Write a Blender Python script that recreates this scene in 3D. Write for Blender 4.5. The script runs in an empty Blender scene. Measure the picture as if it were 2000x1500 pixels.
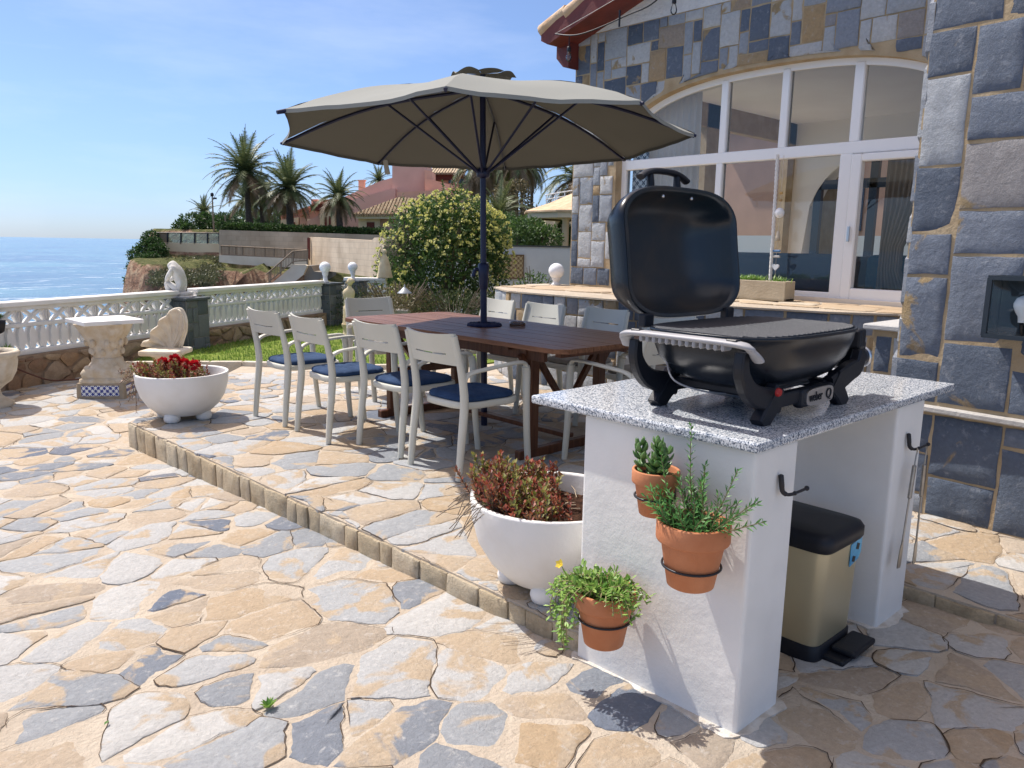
import bpy, bmesh, math, random
from mathutils import Vector, Matrix, noise
R = math.radians
PI = math.pi
random.seed(7)
S = bpy.context.scene
COL = S.collection

# ------------------------------------------------------------------ camera
CP = Vector((0.0, 0.0, 1.3135))
CR = Vector((0.73423732, -0.67869491, 0.01639438))
CU = Vector((0.10787037, 0.14047203, 0.98419083))
CF = Vector((0.67026826, 0.72086117, -0.17635088))
FPX = 1514.84
cd = bpy.data.cameras.new("camera")
cam = bpy.data.objects.new("camera", cd)
COL.objects.link(cam)
cd.sensor_width = 36.0
cd.lens = FPX / 2000 * 36
cd.clip_start = 0.05
cd.clip_end = 60000
mw = Matrix.Identity(4)
for i in range(3):
    mw[i][0] = CR[i]; mw[i][1] = CU[i]; mw[i][2] = -CF[i]; mw[i][3] = CP[i]
cam.matrix_world = mw
S.camera = cam

# ------------------------------------------------------------------ sky, sun, exposure
SUN_EL, SUN_AZ = 57.0, -12.0          # azimuth from +Y towards +X
w = bpy.data.worlds.new("World")
S.world = w
w.use_nodes = True
wn = w.node_tree.nodes; wl = w.node_tree.links
bg = wn["Background"]
sky = wn.new("ShaderNodeTexSky")
sky.sky_type = 'NISHITA'
sky.sun_disc = False
sky.sun_elevation = R(SUN_EL)
sky.sun_rotation = R(SUN_AZ)
sky.altitude = 10
sky.air_density = 0.9
sky.dust_density = 0.3
sky.ozone_density = 2.0
tint = wn.new("ShaderNodeMix"); tint.data_type = 'RGBA'; tint.blend_type = 'MULTIPLY'; tint.inputs[0].default_value = 1.0
# the air near the horizon is duller and bluer than the clear model, with a trace of thin high cloud
wtc = wn.new("ShaderNodeTexCoord"); wsx = wn.new("ShaderNodeSeparateXYZ"); wl.new(wtc.outputs["Generated"], wsx.inputs[0])
hz = wn.new("ShaderNodeValToRGB"); wl.new(wsx.outputs[2], hz.inputs[0])
hz.color_ramp.elements[0].position = 0.0; hz.color_ramp.elements[0].color = (0.43, 0.53, 0.80, 1)
hz.color_ramp.elements[1].position = 1.0; hz.color_ramp.elements[1].color = (6.0, 3.3, 1.75, 1)   # zenith brightened out of view, added as neutral fill for the shadows
e_ = hz.color_ramp.elements.new(0.16); e_.color = (0.65, 0.70, 0.85, 1)
e_ = hz.color_ramp.elements.new(0.34); e_.color = (0.79, 0.79, 0.89, 1)
e_ = hz.color_ramp.elements.new(0.50); e_.color = (1.0, 0.95, 1.0, 1)
e_ = hz.color_ramp.elements.new(0.74); e_.color = (4.2, 2.5, 1.5, 1)
wl.new(hz.outputs[0], tint.inputs[7]); wl.new(sky.outputs[0], tint.inputs[6])
wmp = wn.new("ShaderNodeMapping"); wmp.inputs["Scale"].default_value = (1.6, 1.6, 7.0); wl.new(wtc.outputs["Generated"], wmp.inputs[0])
wnz = wn.new("ShaderNodeTexNoise"); wnz.inputs["Scale"].default_value = 1.7; wnz.inputs["Detail"].default_value = 9; wnz.inputs["Roughness"].default_value = 0.6; wl.new(wmp.outputs[0], wnz.inputs["Vector"])
wmr = wn.new("ShaderNodeMapRange"); wmr.inputs[1].default_value = 0.46; wmr.inputs[2].default_value = 0.78; wmr.inputs[4].default_value = 0.22; wl.new(wnz.outputs["Fac"], wmr.inputs[0])
cl = wn.new("ShaderNodeMix"); cl.data_type = 'RGBA'; cl.inputs[7].default_value = (6.2, 6.6, 7.4, 1)
wl.new(wmr.outputs[0], cl.inputs[0]); wl.new(tint.outputs[2], cl.inputs[6]); wl.new(cl.outputs[2], bg.inputs[0])
bg.inputs[1].default_value = 0.10
sl = bpy.data.lights.new("sun", 'SUN')
sl.energy = 3.1
sl.angle = R(0.53)
sl.color = (1.0, 0.955, 0.895)
so = bpy.data.objects.new("sun", sl)
COL.objects.link(so)
sd = Vector((math.sin(R(SUN_AZ)) * math.cos(R(SUN_EL)), math.cos(R(SUN_AZ)) * math.cos(R(SUN_EL)), math.sin(R(SUN_EL))))
so.rotation_euler = sd.to_track_quat('Z', 'Y').to_euler()
so.location = (0, 20, 30)
S.view_settings.view_transform = 'Standard'
S.view_settings.look = 'None'
S.view_settings.gamma = 1
S.view_settings.exposure = 0.84

# ------------------------------------------------------------------ mesh helpers
def V(*a): return Vector(a)

class MB:
    """collects geometry for ONE mesh object"""
    def __init__(s):
        s.v = []; s.f = []; s.m = []; s.s = []; s.t = []
        s.M = None
    def add(s, vs, fs, m=0, sm=False, tone=0.0):
        b = len(s.v)
        if s.M is not None: vs = [s.M @ Vector(p) for p in vs]
        s.v.extend([tuple(p) for p in vs])
        for f in fs:
            s.f.append([b + i for i in f]); s.m.append(m); s.s.append(sm); s.t.append(tone)
    def box(s, c, d, m=0, rz=0, rot=None, tone=0.0):
        x, y, z = d[0] / 2, d[1] / 2, d[2] / 2
        q = rot if rot is not None else Matrix.Rotation(rz, 3, 'Z')
        c = Vector(c)
        vs = [c + q @ Vector(p) for p in ((-x,-y,-z),(x,-y,-z),(x,y,-z),(-x,y,-z),(-x,-y,z),(x,-y,z),(x,y,z),(-x,y,z))]
        s.add(vs, [(0,3,2,1),(4,5,6,7),(0,1,5,4),(1,2,6,5),(2,3,7,6),(3,0,4,7)], m, False, tone)
    def rbox(s, c, d, r=0.01, seg=2, m=0, rz=0, rot=None, sm=True):
        bm = bmesh.new()
        bmesh.ops.create_cube(bm, size=1)
        for v in bm.verts: v.co = Vector((v.co.x * d[0], v.co.y * d[1], v.co.z * d[2]))
        bmesh.ops.bevel(bm, geom=list(bm.edges), offset=min(r, min(d) * .49), segments=seg, profile=0.5, affect='EDGES')
        q = rot if rot is not None else Matrix.Rotation(rz, 3, 'Z')
        c = Vector(c)
        bm.verts.index_update()
        s.add([c + q @ v.co for v in bm.verts], [[v.index for v in f.verts] for f in bm.faces], m, False)
        bm.free()
    def beam(s, a, b, wd, th, m=0, up=(0,0,1), r=0):
        a = Vector(a); b = Vector(b); d = (b - a); L = d.length; d.normalize()
        side = d.cross(Vector(up))
        if side.length < 1e-5: side = d.cross(Vector((1,0,0)))
        side.normalize(); u = side.cross(d)
        q = Matrix((d, side, u)).transposed()
        if r: s.rbox((a + b) / 2, (L, wd, th), r, 1, m, rot=q)
        else: s.box((a + b) / 2, (L, wd, th), m, rot=q)
    def loft(s, rings, m=0, sm=True, close=True, cap=True, tone=0.0):
        n = len(rings[0]); vs = [p for r in rings for p in r]; fs = []
        for i in range(len(rings) - 1):
            for j in range(n if close else n - 1):
                k = (j + 1) % n
                fs.append((i*n+j, i*n+k, (i+1)*n+k, (i+1)*n+j))
        s.add(vs, fs, m, sm, tone)
        if cap and close:
            s.add(rings[0], [list(range(n))[::-1]], m, False, tone)
            s.add(rings[-1], [list(range(n))], m, False, tone)
    def tube(s, path, r, n=8, m=0, cap=True, flat=None, up=None, sm=True):
        """flat=(a,b): scale of the section along side and up"""
        P = [Vector(p) for p in path]; k = len(P)
        rr = r if isinstance(r, (list, tuple)) else [r] * k
        ref = None; rings = []
        for i in range(k):
            t = (P[min(i+1,k-1)] - P[max(i-1,0)]).normalized()
            if up is not None:
                a = t.cross(Vector(up))
                if a.length < 1e-4: a = ref if ref else t.orthogonal()
                a.normalize()
            elif ref is None: a = t.orthogonal().normalized()
            else: a = (ref - t * ref.dot(t)).normalized()
            ref = a; b = t.cross(a)
            fa, fb = flat if flat else (1, 1)
            rings.append([P[i] + a * (math.cos(2*PI*j/n) * rr[i] * fa) + b * (math.sin(2*PI*j/n) * rr[i] * fb) for j in range(n)])
        s.loft(rings, m, sm, True, cap)
    def lathe(s, prof, n=24, c=(0,0,0), m=0, sx=1, sy=1, cap=True, sm=True):
        c = Vector(c)
        rings = [[c + Vector((r*math.cos(2*PI*j/n)*sx, r*math.sin(2*PI*j/n)*sy, z)) for j in range(n)] for r, z in prof]
        s.loft(rings, m, sm, True, cap)
    def ball(s, c, r, n=16, m=0, sc=(1,1,1)):
        c = Vector(c); h = max(4, n // 2); rings = []
        for i in range(1, h):
            a = PI * i / h
            rings.append([c + Vector((math.cos(2*PI*j/n)*math.sin(a)*r*sc[0], math.sin(2*PI*j/n)*math.sin(a)*r*sc[1], -math.cos(a)*r*sc[2])) for j in range(n)])
        s.loft(rings, m, True, True, False)
        b = [c + Vector((0,0,-r*sc[2]))] + rings[0]
        s.add(b, [(0, 1 + (j+1) % n, 1 + j) for j in range(n)], m, True)
        t = [c + Vector((0,0,r*sc[2]))] + rings[-1]
        s.add(t, [(0, 1 + j, 1 + (j+1) % n) for j in range(n)], m, True)
    def prism(s, poly, fn, d0, d1, m=0, sm=False, tone=0.0):
        """poly in 2-D, fn(u,v,d) -> 3-D point"""
        n = len(poly)
        a = [fn(u, v, d0) for u, v in poly]; b = [fn(u, v, d1) for u, v in poly]
        s.add(a + b, [(i, (i+1) % n, n + (i+1) % n, n + i) for i in range(n)], m, sm, tone)
        s.add(a, [list(range(n))[::-1]], m, False, tone); s.add(b, [list(range(n))], m, False, tone)
    def leaf(s, c, d, nrm, L, W, m=0, fold=0.0):
        d = d.normalized(); sd_ = d.cross(nrm)
        if sd_.length < 1e-4: sd_ = d.orthogonal()
        sd_.normalize(); up = sd_.cross(d)
        mid = c + d * (L * .5) + up * (fold * L)
        s.add([c, mid + sd_ * (W / 2), c + d * L, mid - sd_ * (W / 2)], [(0, 1, 2, 3)], m, False)

def finish_normals(me):
    bm = bmesh.new(); bm.from_mesh(me)
    bmesh.ops.recalc_face_normals(bm, faces=bm.faces)
    bm.to_mesh(me); bm.free()

def wpos(o):
    p = Vector((0,0,0))
    while o: p += o.location; o = o.parent
    return p

def obj(name, mb, mats, parent=None, label=None, cat=None, group=None, kind=None, recalc=True, local=False, smooth_angle=None):
    me = bpy.data.meshes.new(name)
    off = wpos(parent) if (parent is not None and not local) else Vector((0,0,0))
    vs = [(p[0]-off.x, p[1]-off.y, p[2]-off.z) for p in mb.v]
    me.from_pydata(vs, [], mb.f)
    mats = mats if isinstance(mats, (list, tuple)) else [mats]
    for m in mats: me.materials.append(m)
    me.polygons.foreach_set("material_index", mb.m)
    me.polygons.foreach_set("use_smooth", mb.s)
    if any(mb.t):
        at_ = me.attributes.new("tone", 'FLOAT', 'FACE'); at_.data.foreach_set("value", mb.t)
    if recalc: finish_normals(me)
    me.update()
    o = bpy.data.objects.new(name, me)
    COL.objects.link(o)
    if parent is not None: o.parent = parent
    tag(o, label, cat, group, kind)
    return o

def tag(o, label=None, cat=None, group=None, kind=None):
    if label: o["label"] = label
    if cat: o["category"] = cat
    if group: o["group"] = group
    if kind: o["kind"] = kind
    return o

def thing(name, label, cat, loc=(0,0,0), group=None, rz=0):
    o = bpy.data.objects.new(name, None)
    COL.objects.link(o)
    o.location = loc; o.rotation_euler = (0, 0, rz)
    o.empty_display_size = 0.1
    return tag(o, label, cat, group)

def dup(root, loc, rz=0, label=None, group=None, scale=None):
    r = root.copy(); COL.objects.link(r)
    r.location = loc; r.rotation_euler = (0, 0, rz)
    if scale is not None: r.scale = scale
    if label: r["label"] = label
    if group: r["group"] = group
    for ch in list(root.children):
        c = ch.copy(); COL.objects.link(c); c.parent = r
        for g in ch.children:
            d = g.copy(); COL.objects.link(d); d.parent = c
    return r

def bez(pts, n=8):
    """Catmull-Rom through points"""
    P = [Vector(p) for p in pts]; out = []
    for i in range(len(P) - 1):
        p0 = P[max(i-1, 0)]; p1 = P[i]; p2 = P[i+1]; p3 = P[min(i+2, len(P)-1)]
        for k in range(n):
            t = k / n
            out.append(0.5 * ((2*p1) + (p2-p0)*t + (2*p0-5*p1+4*p2-p3)*t*t + (3*p1-p0-3*p2+p3)*t*t*t))
    out.append(P[-1])
    return out

# ------------------------------------------------------------------ materials
def mat(name, col, rough=0.6, metal=0.0, col2=None, nscale=8.0, bump=0.0, bscale=30.0, spec=0.5, detail=6.0, lo=0.35, hi=0.65, coat=0.0, sss=0.0):
    m = bpy.data.materials.new(name); m.use_nodes = True
    nt = m.node_tree; n = nt.nodes; l = nt.links
    b = n["Principled BSDF"]
    b.inputs["Base Color"].default_value = (*col, 1)
    b.inputs["Roughness"].default_value = rough
    b.inputs["Metallic"].default_value = metal
    b.inputs["Specular IOR Level"].default_value = spec
    b.inputs["Coat Weight"].default_value = coat
    if col2 or bump:
        tc = n.new("ShaderNodeTexCoord")
    if col2:
        t = n.new("ShaderNodeTexNoise"); t.inputs["Scale"].default_value = nscale; t.inputs["Detail"].default_value = detail
        r = n.new("ShaderNodeValToRGB")
        r.color_ramp.elements[0].position = lo; r.color_ramp.elements[1].position = hi
        r.color_ramp.elements[0].color = (*col, 1); r.color_ramp.elements[1].color = (*col2, 1)
        l.new(tc.outputs["Object"], t.inputs["Vector"]); l.new(t.outputs["Fac"], r.inputs[0]); l.new(r.outputs[0], b.inputs["Base Color"])
    if bump:
        t2 = n.new("ShaderNodeTexNoise"); t2.inputs["Scale"].default_value = bscale; t2.inputs["Detail"].default_value = 8
        t2.inputs["Roughness"].default_value = 0.65
        bp = n.new("ShaderNodeBump"); bp.inputs["Strength"].default_value = bump; bp.inputs["Distance"].default_value = 0.02
        l.new(tc.outputs["Object"], t2.inputs["Vector"]); l.new(t2.outputs["Fac"], bp.inputs["Height"]); l.new(bp.outputs[0], b.inputs["Normal"])
    return m

def ramp(n, stops, interp='LINEAR'):
    r = n.new("ShaderNodeValToRGB"); cr = r.color_ramp; cr.interpolation = interp
    while len(cr.elements) > 1: cr.elements.remove(cr.elements[-1])
    cr.elements[0].position = stops[0][0]; cr.elements[0].color = (*stops[0][1], 1)
    for p, c in stops[1:]:
        e = cr.elements.new(p); e.color = (*c, 1)
    return r

def stone_mat(name, stops, stain, stain_lo, stain_hi, pscale=4.0, rough=0.75, bump=0.6, bscale=14.0, streak=0.5, spec=0.35, pale=(0.72,0.71,0.68), paleamt=0.5, scl=(1,1,1), big=.5):
    """stone whose own colour comes from the per-stone 'tone', with rust stains and pale scuffs"""
    m = bpy.data.materials.new(name); m.use_nodes = True
    nt = m.node_tree; n = nt.nodes; l = nt.links; b = n["Principled BSDF"]
    b.inputs["Specular IOR Level"].default_value = spec
    at_ = n.new("ShaderNodeAttribute"); at_.attribute_name = "tone"
    tc = n.new("ShaderNodeTexCoord")
    mp = n.new("ShaderNodeMapping"); mp.inputs["Scale"].default_value = scl
    l.new(tc.outputs["Object"], mp.inputs["Vector"])
    # offset the patterns per stone
    cm = n.new("ShaderNodeVectorMath"); cm.operation = 'MULTIPLY_ADD'
    cx = n.new("ShaderNodeCombineXYZ")
    mu = n.new("ShaderNodeMath"); mu.operation = 'MULTIPLY'; mu.inputs[1].default_value = 37.0
    l.new(at_.outputs["Fac"], mu.inputs[0])
    for i in range(3): l.new(mu.outputs[0], cx.inputs[i])
    cm.inputs[1].default_value = (1, 1, 1)
    l.new(mp.outputs[0], cm.inputs[0]); l.new(cx.outputs[0], cm.inputs[2])
    vec = cm.outputs[0]
    rp = ramp(n, stops); l.new(at_.outputs["Fac"], rp.inputs[0])
    def nz(scale, det=6, ro=0.6, dist=0.0):
        t = n.new("ShaderNodeTexNoise"); t.inputs["Scale"].default_value = scale; t.inputs["Detail"].default_value = det
        t.inputs["Roughness"].default_value = ro; t.inputs["Distortion"].default_value = dist
        l.new(vec, t.inputs["Vector"]); return t.outputs["Fac"]
    def mapr(sock, a, b_, c=0.0, d=1.0):
        q = n.new("ShaderNodeMapRange"); q.inputs[1].default_value = a; q.inputs[2].default_value = b_; q.inputs[3].default_value = c; q.inputs[4].default_value = d
        l.new(sock, q.inputs[0]); return q.outputs[0]
    def mix(fac, a, b_, mode='MIX'):
        q = n.new("ShaderNodeMix"); q.data_type = 'RGBA'; q.blend_type = mode
        if isinstance(fac, float): q.inputs[0].default_value = fac
        else: l.new(fac, q.inputs[0])
        for s_, k in ((a, 6), (b_, 7)):
            if isinstance(s_, tuple): q.inputs[k].default_value = (*s_, 1)
            else: l.new(s_, q.inputs[k])
        return q.outputs[2]
    stn = ramp(n, [(0.0, stain[0]), (1.0, stain[1])]); l.new(nz(9.0), stn.inputs[0])
    c = mix(mapr(nz(pscale, 5, 0.55, 0.6), stain_lo, stain_hi), rp.outputs[0], stn.outputs[0])
    c = mix(mapr(nz(bscale * 1.6, 8, 0.74, 0.3), 0.55, 0.72, 0.0, paleamt), c, pale)
    c = mix(mapr(nz(bscale * 3.5, 6, 0.7), 0.3, 0.75, 0.0, 0.45), c, mix(1.0, c, (0.42, 0.42, 0.42), 'MULTIPLY'))
    l.new(c, b.inputs["Base Color"])
    b.inputs["Roughness"].default_value = rough
    ad = n.new("ShaderNodeMath"); ad.operation = 'ADD'
    a1 = mapr(nz(bscale, 10, 0.74, 0.15), 0, 1, 0, 1); a2 = mapr(nz(bscale * 0.28, 3, 0.5, 0.3), 0, 1, 0, big)
    l.new(a1, ad.inputs[0]); l.new(a2, ad.inputs[1])
    bp = n.new("ShaderNodeBump"); bp.inputs["Strength"].default_value = bump; bp.inputs["Distance"].default_value = 0.03
    l.new(ad.outputs[0], bp.inputs["Height"]); l.new(bp.outputs[0], b.inputs["Normal"])
    return m

PAVE = stone_mat("paving_stone",
    [(0.0,(.57,.56,.53)),(.18,(.49,.49,.48)),(.34,(.41,.425,.435)),(.44,(.27,.29,.315)),(.50,(.13,.16,.22)),(.55,(.40,.335,.265)),(.70,(.50,.405,.30)),(.85,(.47,.35,.22)),(1.0,(.53,.46,.375))],
    ((.49,.37,.235),(.50,.425,.335)), 0.53, 0.58, pscale=4.2, rough=0.7, bump=0.75, bscale=17, paleamt=0.55)
MORTAR = mat("paving_mortar", (.45,.38,.30), .9, col2=(.56,.49,.395), nscale=5, bump=.9, bscale=45, spec=.2, lo=.3, hi=.7)
KERB = stone_mat("kerb_stone", [(0,(.62,.52,.36)),(.5,(.58,.47,.31)),(1,(.66,.57,.42))], ((.36,.28,.17),(.50,.41,.28)), .5, .65, pscale=5, bump=.9, bscale=22, paleamt=.25, pale=(.58,.5,.38))
ASHLAR = stone_mat("house_stone",
    [(0.0,(.095,.125,.175)),(.3,(.14,.175,.235)),(.5,(.26,.295,.355)),(.66,(.45,.48,.51)),(.8,(.58,.59,.59)),(.86,(.28,.30,.34)),(.93,(.46,.32,.17)),(1.0,(.40,.30,.18))],
    ((.42,.29,.13),(.32,.26,.17)), 0.62, 0.655, pscale=3.0, rough=.72, bump=1.0, bscale=11, big=.9, paleamt=.5, pale=(.5,.52,.55))
WALLMORTAR = mat("house_mortar", (.38,.28,.165), .9, col2=(.47,.37,.24), nscale=6, bump=.6, bscale=40, spec=.2)
RUBBLE = stone_mat("rubble_stone", [(0,(.30,.18,.11)),(.4,(.44,.28,.16)),(.7,(.52,.38,.24)),(1,(.38,.29,.22))], ((.2,.12,.08),(.42,.3,.18)), .5, .7, pscale=6, bump=1, bscale=18, paleamt=.2, pale=(.5,.4,.3))
RUBBLEMORTAR = mat("rubble_mortar", (.27,.19,.13), .95, col2=(.36,.27,.19), nscale=10, bump=.8, bscale=30, spec=.1)
LEDGETOP = stone_mat("ledge_stone", [(0,(.55,.45,.32)),(.5,(.52,.38,.24)),(1,(.6,.53,.42))], ((.5,.34,.18),(.56,.47,.36)), .5, .65, pscale=4, bump=.5, bscale=16, paleamt=.3)
RENDER = mat("white_render", (.80,.79,.76), .8, col2=(.73,.72,.69), nscale=3.5, bump=.22, bscale=13, spec=.25)
ROUGHRENDER = mat("rough_white_render", (.76,.76,.75), .85, col2=(.68,.68,.68), nscale=9, bump=1.0, bscale=28, spec=.2)
WHITEPAINT = mat("white_paint", (.80,.79,.76), .6, col2=(.69,.66,.60), nscale=4.5, bump=.15, bscale=40, lo=.45, hi=.85, detail=9)
WHITEMETAL = mat("white_frame", (.88,.88,.87), .3)
CHAIRW = mat("chair_plastic", (.60,.59,.51), .42, col2=(.57,.56,.48), nscale=4)
NAVY = mat("navy_cloth", (.016,.042,.105), .85, col2=(.028,.062,.14), nscale=14, bump=.3, bscale=160, spec=.25)
GREYCLOTH = mat("taupe_cloth", (.21,.195,.175), .9, col2=(.26,.24,.21), nscale=14, bump=.3, bscale=160, spec=.2)
BLACKP = mat("black_plastic", (.008,.010,.016), .45, spec=.35, bump=.08, bscale=300)
BLACKENAMEL = mat("black_enamel", (.007,.011,.018), .27, bump=.03, bscale=120, spec=.38)
LIDIN = mat("lid_inside", (.012,.022,.032), .30, col2=(.07,.05,.035), nscale=4, lo=.42, hi=.75, bump=.05, bscale=60)
GREYP = mat("grey_plastic", (.33,.33,.345), .5)
SILVER = mat("silver_metal", (.62,.63,.65), .28, metal=1.0)
STEEL = mat("brushed_steel", (.42,.40,.37), .35, metal=1.0, col2=(.3,.29,.27), nscale=20)
IRON = mat("cast_iron", (.030,.036,.046), .36, metal=.3, bump=.25, bscale=250)
WIREBLK = mat("black_wire", (.015,.015,.02), .4, metal=.3)
TERRA = mat("terracotta", (.46,.17,.075), .78, col2=(.54,.235,.12), nscale=7, bump=.12, bscale=90, spec=.25)
SOIL = mat("dark_soil", (.030,.016,.011), .95, col2=(.11,.055,.035), nscale=50, bump=1.2, bscale=70, spec=.1)
PARASOLNAVY = mat("navy_metal", (.008,.012,.045), .38, metal=.2)
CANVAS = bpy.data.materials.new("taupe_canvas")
CONC = mat("concrete", (.42,.40,.36), .9, col2=(.34,.32,.29), nscale=6, bump=.5, bscale=30, spec=.2)
RED = mat("red_plastic", (.35,.01,.01), .4)
def canvas_nodes(m):
    m.use_nodes = True; n = m.node_tree.nodes; l = m.node_tree.links
    b = n["Principled BSDF"]; out = n["Material Output"]
    ge = n.new('ShaderNodeNewGeometry'); cm_ = n.new('ShaderNodeMix'); cm_.data_type = 'RGBA'; cm_.inputs[7].default_value = (.27,.28,.26,1); cm_.inputs[6].default_value = (.085,.082,.068,1); l.new(ge.outputs['Backfacing'], cm_.inputs[0]); l.new(cm_.outputs[2], b.inputs['Base Color'])  # shade of the underside put into the cloth colour, darker by facing
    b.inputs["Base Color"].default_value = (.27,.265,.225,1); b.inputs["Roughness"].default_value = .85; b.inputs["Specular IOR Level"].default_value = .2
    tr = n.new("ShaderNodeBsdfTranslucent"); tr.inputs[0].default_value = (.2,.18,.14,1)
    mx = n.new("ShaderNodeMixShader"); mx.inputs[0].default_value = .05
    l.new(b.outputs[0], mx.inputs[1]); l.new(tr.outputs[0], mx.inputs[2]); l.new(mx.outputs[0], out.inputs[0])
    tc = n.new("ShaderNodeTexCoord"); t = n.new("ShaderNodeTexNoise"); t.inputs["Scale"].default_value = 350
    bp = n.new("ShaderNodeBump"); bp.inputs["Strength"].default_value = .15; bp.inputs["Distance"].default_value = .005
    l.new(tc.outputs["Object"], t.inputs["Vector"]); l.new(t.outputs["Fac"], bp.inputs["Height"]); l.new(bp.outputs[0], b.inputs["Normal"])
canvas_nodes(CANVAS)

def wood_mat(name, c1, c2, axis=1, rough=.3, coat=.3):
    m = bpy.data.materials.new(name); m.use_nodes = True; n = m.node_tree.nodes; l = m.node_tree.links; b = n["Principled BSDF"]
    tc = n.new("ShaderNodeTexCoord"); mp = n.new("ShaderNodeMapping")
    sc = [22, 22, 22]; sc[axis] = 1.6; mp.inputs["Scale"].default_value = sc
    t = n.new("ShaderNodeTexNoise"); t.inputs["Scale"].default_value = 2.2; t.inputs["Detail"].default_value = 8; t.inputs["Distortion"].default_value = .8
    l.new(tc.outputs["Object"], mp.inputs["Vector"]); l.new(mp.outputs[0], t.inputs["Vector"])
    r = ramp(n, [(.3, c1), (.7, c2)]); l.new(t.outputs["Fac"], r.inputs[0]); l.new(r.outputs[0], b.inputs["Base Color"])
    b.inputs["Roughness"].default_value = rough; b.inputs["Specular IOR Level"].default_value = .3; b.inputs["Coat Weight"].default_value = coat; b.inputs["Coat Roughness"].default_value = .25
    bp = n.new("ShaderNodeBump"); bp.inputs["Strength"].default_value = .15; bp.inputs["Distance"].default_value = .01
    l.new(t.outputs["Fac"], bp.inputs["Height"]); l.new(bp.outputs[0], b.inputs["Normal"])
    return m
WOODTOP = wood_mat("oiled_wood_top", (.14,.06,.03), (.27,.125,.063), 1, .42, .0)
WOODLEG = wood_mat("oiled_wood_leg", (.075,.028,.014), (.15,.06,.03), 2, .4, .1)
GREYWOOD = wood_mat("weathered_wood", (.20,.15,.10), (.32,.25,.18), 0, .8, 0)

def granite_mat():
    m = bpy.data.materials.new("speckled_granite"); m.use_nodes = True; n = m.node_tree.nodes; l = m.node_tree.links; b = n["Principled BSDF"]
    tc = n.new("ShaderNodeTexCoord")
    v = n.new("ShaderNodeTexVoronoi"); v.inputs["Scale"].default_value = 250
    t = n.new("ShaderNodeTexNoise"); t.inputs["Scale"].default_value = 150; t.inputs["Detail"].default_value = 4; t.inputs["Roughness"].default_value = .7
    l.new(tc.outputs["Object"], v.inputs["Vector"]); l.new(tc.outputs["Object"], t.inputs["Vector"])
    sp = n.new("ShaderNodeSeparateColor"); l.new(v.outputs["Color"], sp.inputs[0])
    mx = n.new("ShaderNodeMath"); mx.operation = 'MULTIPLY_ADD'; mx.inputs[1].default_value = .45
    q = n.new("ShaderNodeMath"); q.operation = 'MULTIPLY'; q.inputs[1].default_value = .6
    l.new(sp.outputs[0], mx.inputs[0]); l.new(t.outputs["Fac"], q.inputs[0]); l.new(q.outputs[0], mx.inputs[2])
    r = ramp(n, [(.22,(.02,.025,.04)),(.34,(.10,.125,.17)),(.44,(.27,.31,.36)),(.55,(.50,.53,.56)),(.72,(.70,.72,.73))])
    l.new(mx.outputs[0], r.inputs[0]); l.new(r.outputs[0], b.inputs["Base Color"])
    b.inputs["Roughness"].default_value = .14
    return m
GRANITE = granite_mat()

def glass_mat(name, tint=(.86,.9,.9), refl=1.0, ior=1.5, rough=0.0):
    m = bpy.data.materials.new(name); m.use_nodes = True; n = m.node_tree.nodes; l = m.node_tree.links
    n.remove(n["Principled BSDF"])
    tr = n.new("ShaderNodeBsdfTransparent"); tr.inputs[0].default_value = (*tint, 1)
    gl = n.new("ShaderNodeBsdfGlossy"); gl.inputs["Roughness"].default_value = rough
    fr = n.new("ShaderNodeFresnel"); fr.inputs[0].default_value = ior
    mu = n.new("ShaderNodeMath"); mu.operation = 'MULTIPLY'; mu.inputs[1].default_value = refl; mu.use_clamp = True
    mx = n.new("ShaderNodeMixShader")
    l.new(fr.outputs[0], mu.inputs[0]); l.new(mu.outputs[0], mx.inputs[0]); l.new(tr.outputs[0], mx.inputs[1]); l.new(gl.outputs[0], mx.inputs[2])
    l.new(mx.outputs[0], n["Material Output"].inputs[0])
    return m
GLASS = glass_mat("window_glass", (.93,.95,.95), 1.6)
CLEARGLASS = glass_mat("clear_glass", (.9,.93,.93), 1.6)
POOLGLASS = glass_mat("balustrade_glass", (.40,.70,.80), 3.0)

def leaf_mat(name, c1, c2, scale=3.0, rough=.5, trans=.25, tcol=None):
    m = bpy.data.materials.new(name); m.use_nodes = True; n = m.node_tree.nodes; l = m.node_tree.links
    b = n["Principled BSDF"]; out = n["Material Output"]
    g = n.new("ShaderNodeNewGeometry")
    r = ramp(n, [(0, c1), (1, c2)]); l.new(g.outputs["Random Per Island"], r.inputs[0]); l.new(r.outputs[0], b.inputs["Base Color"])
    b.inputs["Roughness"].default_value = rough
    tr = n.new("ShaderNodeBsdfTranslucent")
    if tcol: tr.inputs[0].default_value = (*tcol, 1)
    else: l.new(r.outputs[0], tr.inputs[0])
    mx = n.new("ShaderNodeMixShader"); mx.inputs[0].default_value = trans
    l.new(b.outputs[0], mx.inputs[1]); l.new(tr.outputs[0], mx.inputs[2]); l.new(mx.outputs[0], out.inputs[0])
    return m
HEDGE = leaf_mat("hedge_leaf", (.025,.06,.015), (.07,.14,.03))
BUSHL = leaf_mat("bush_leaf", (.03,.075,.018), (.12,.21,.05))
FLOWERY = leaf_mat("bush_flower", (.60,.60,.16), (.80,.78,.34), trans=.3)
DRYTWIG = mat("dry_twig", (.16,.13,.10), .9)
PALML = leaf_mat("palm_leaf", (.07,.10,.035), (.19,.22,.09), trans=.2)
PALMDRY = leaf_mat("palm_dry_leaf", (.16,.11,.06), (.26,.19,.11), trans=.15)
PALMTRUNK = mat("palm_trunk", (.075,.06,.05), .95, col2=(.14,.11,.09), nscale=14, bump=1, bscale=20, spec=.1)
SUCC = leaf_mat("succulent_leaf", (.06,.15,.035), (.15,.27,.08), rough=.35, trans=.12)
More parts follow.
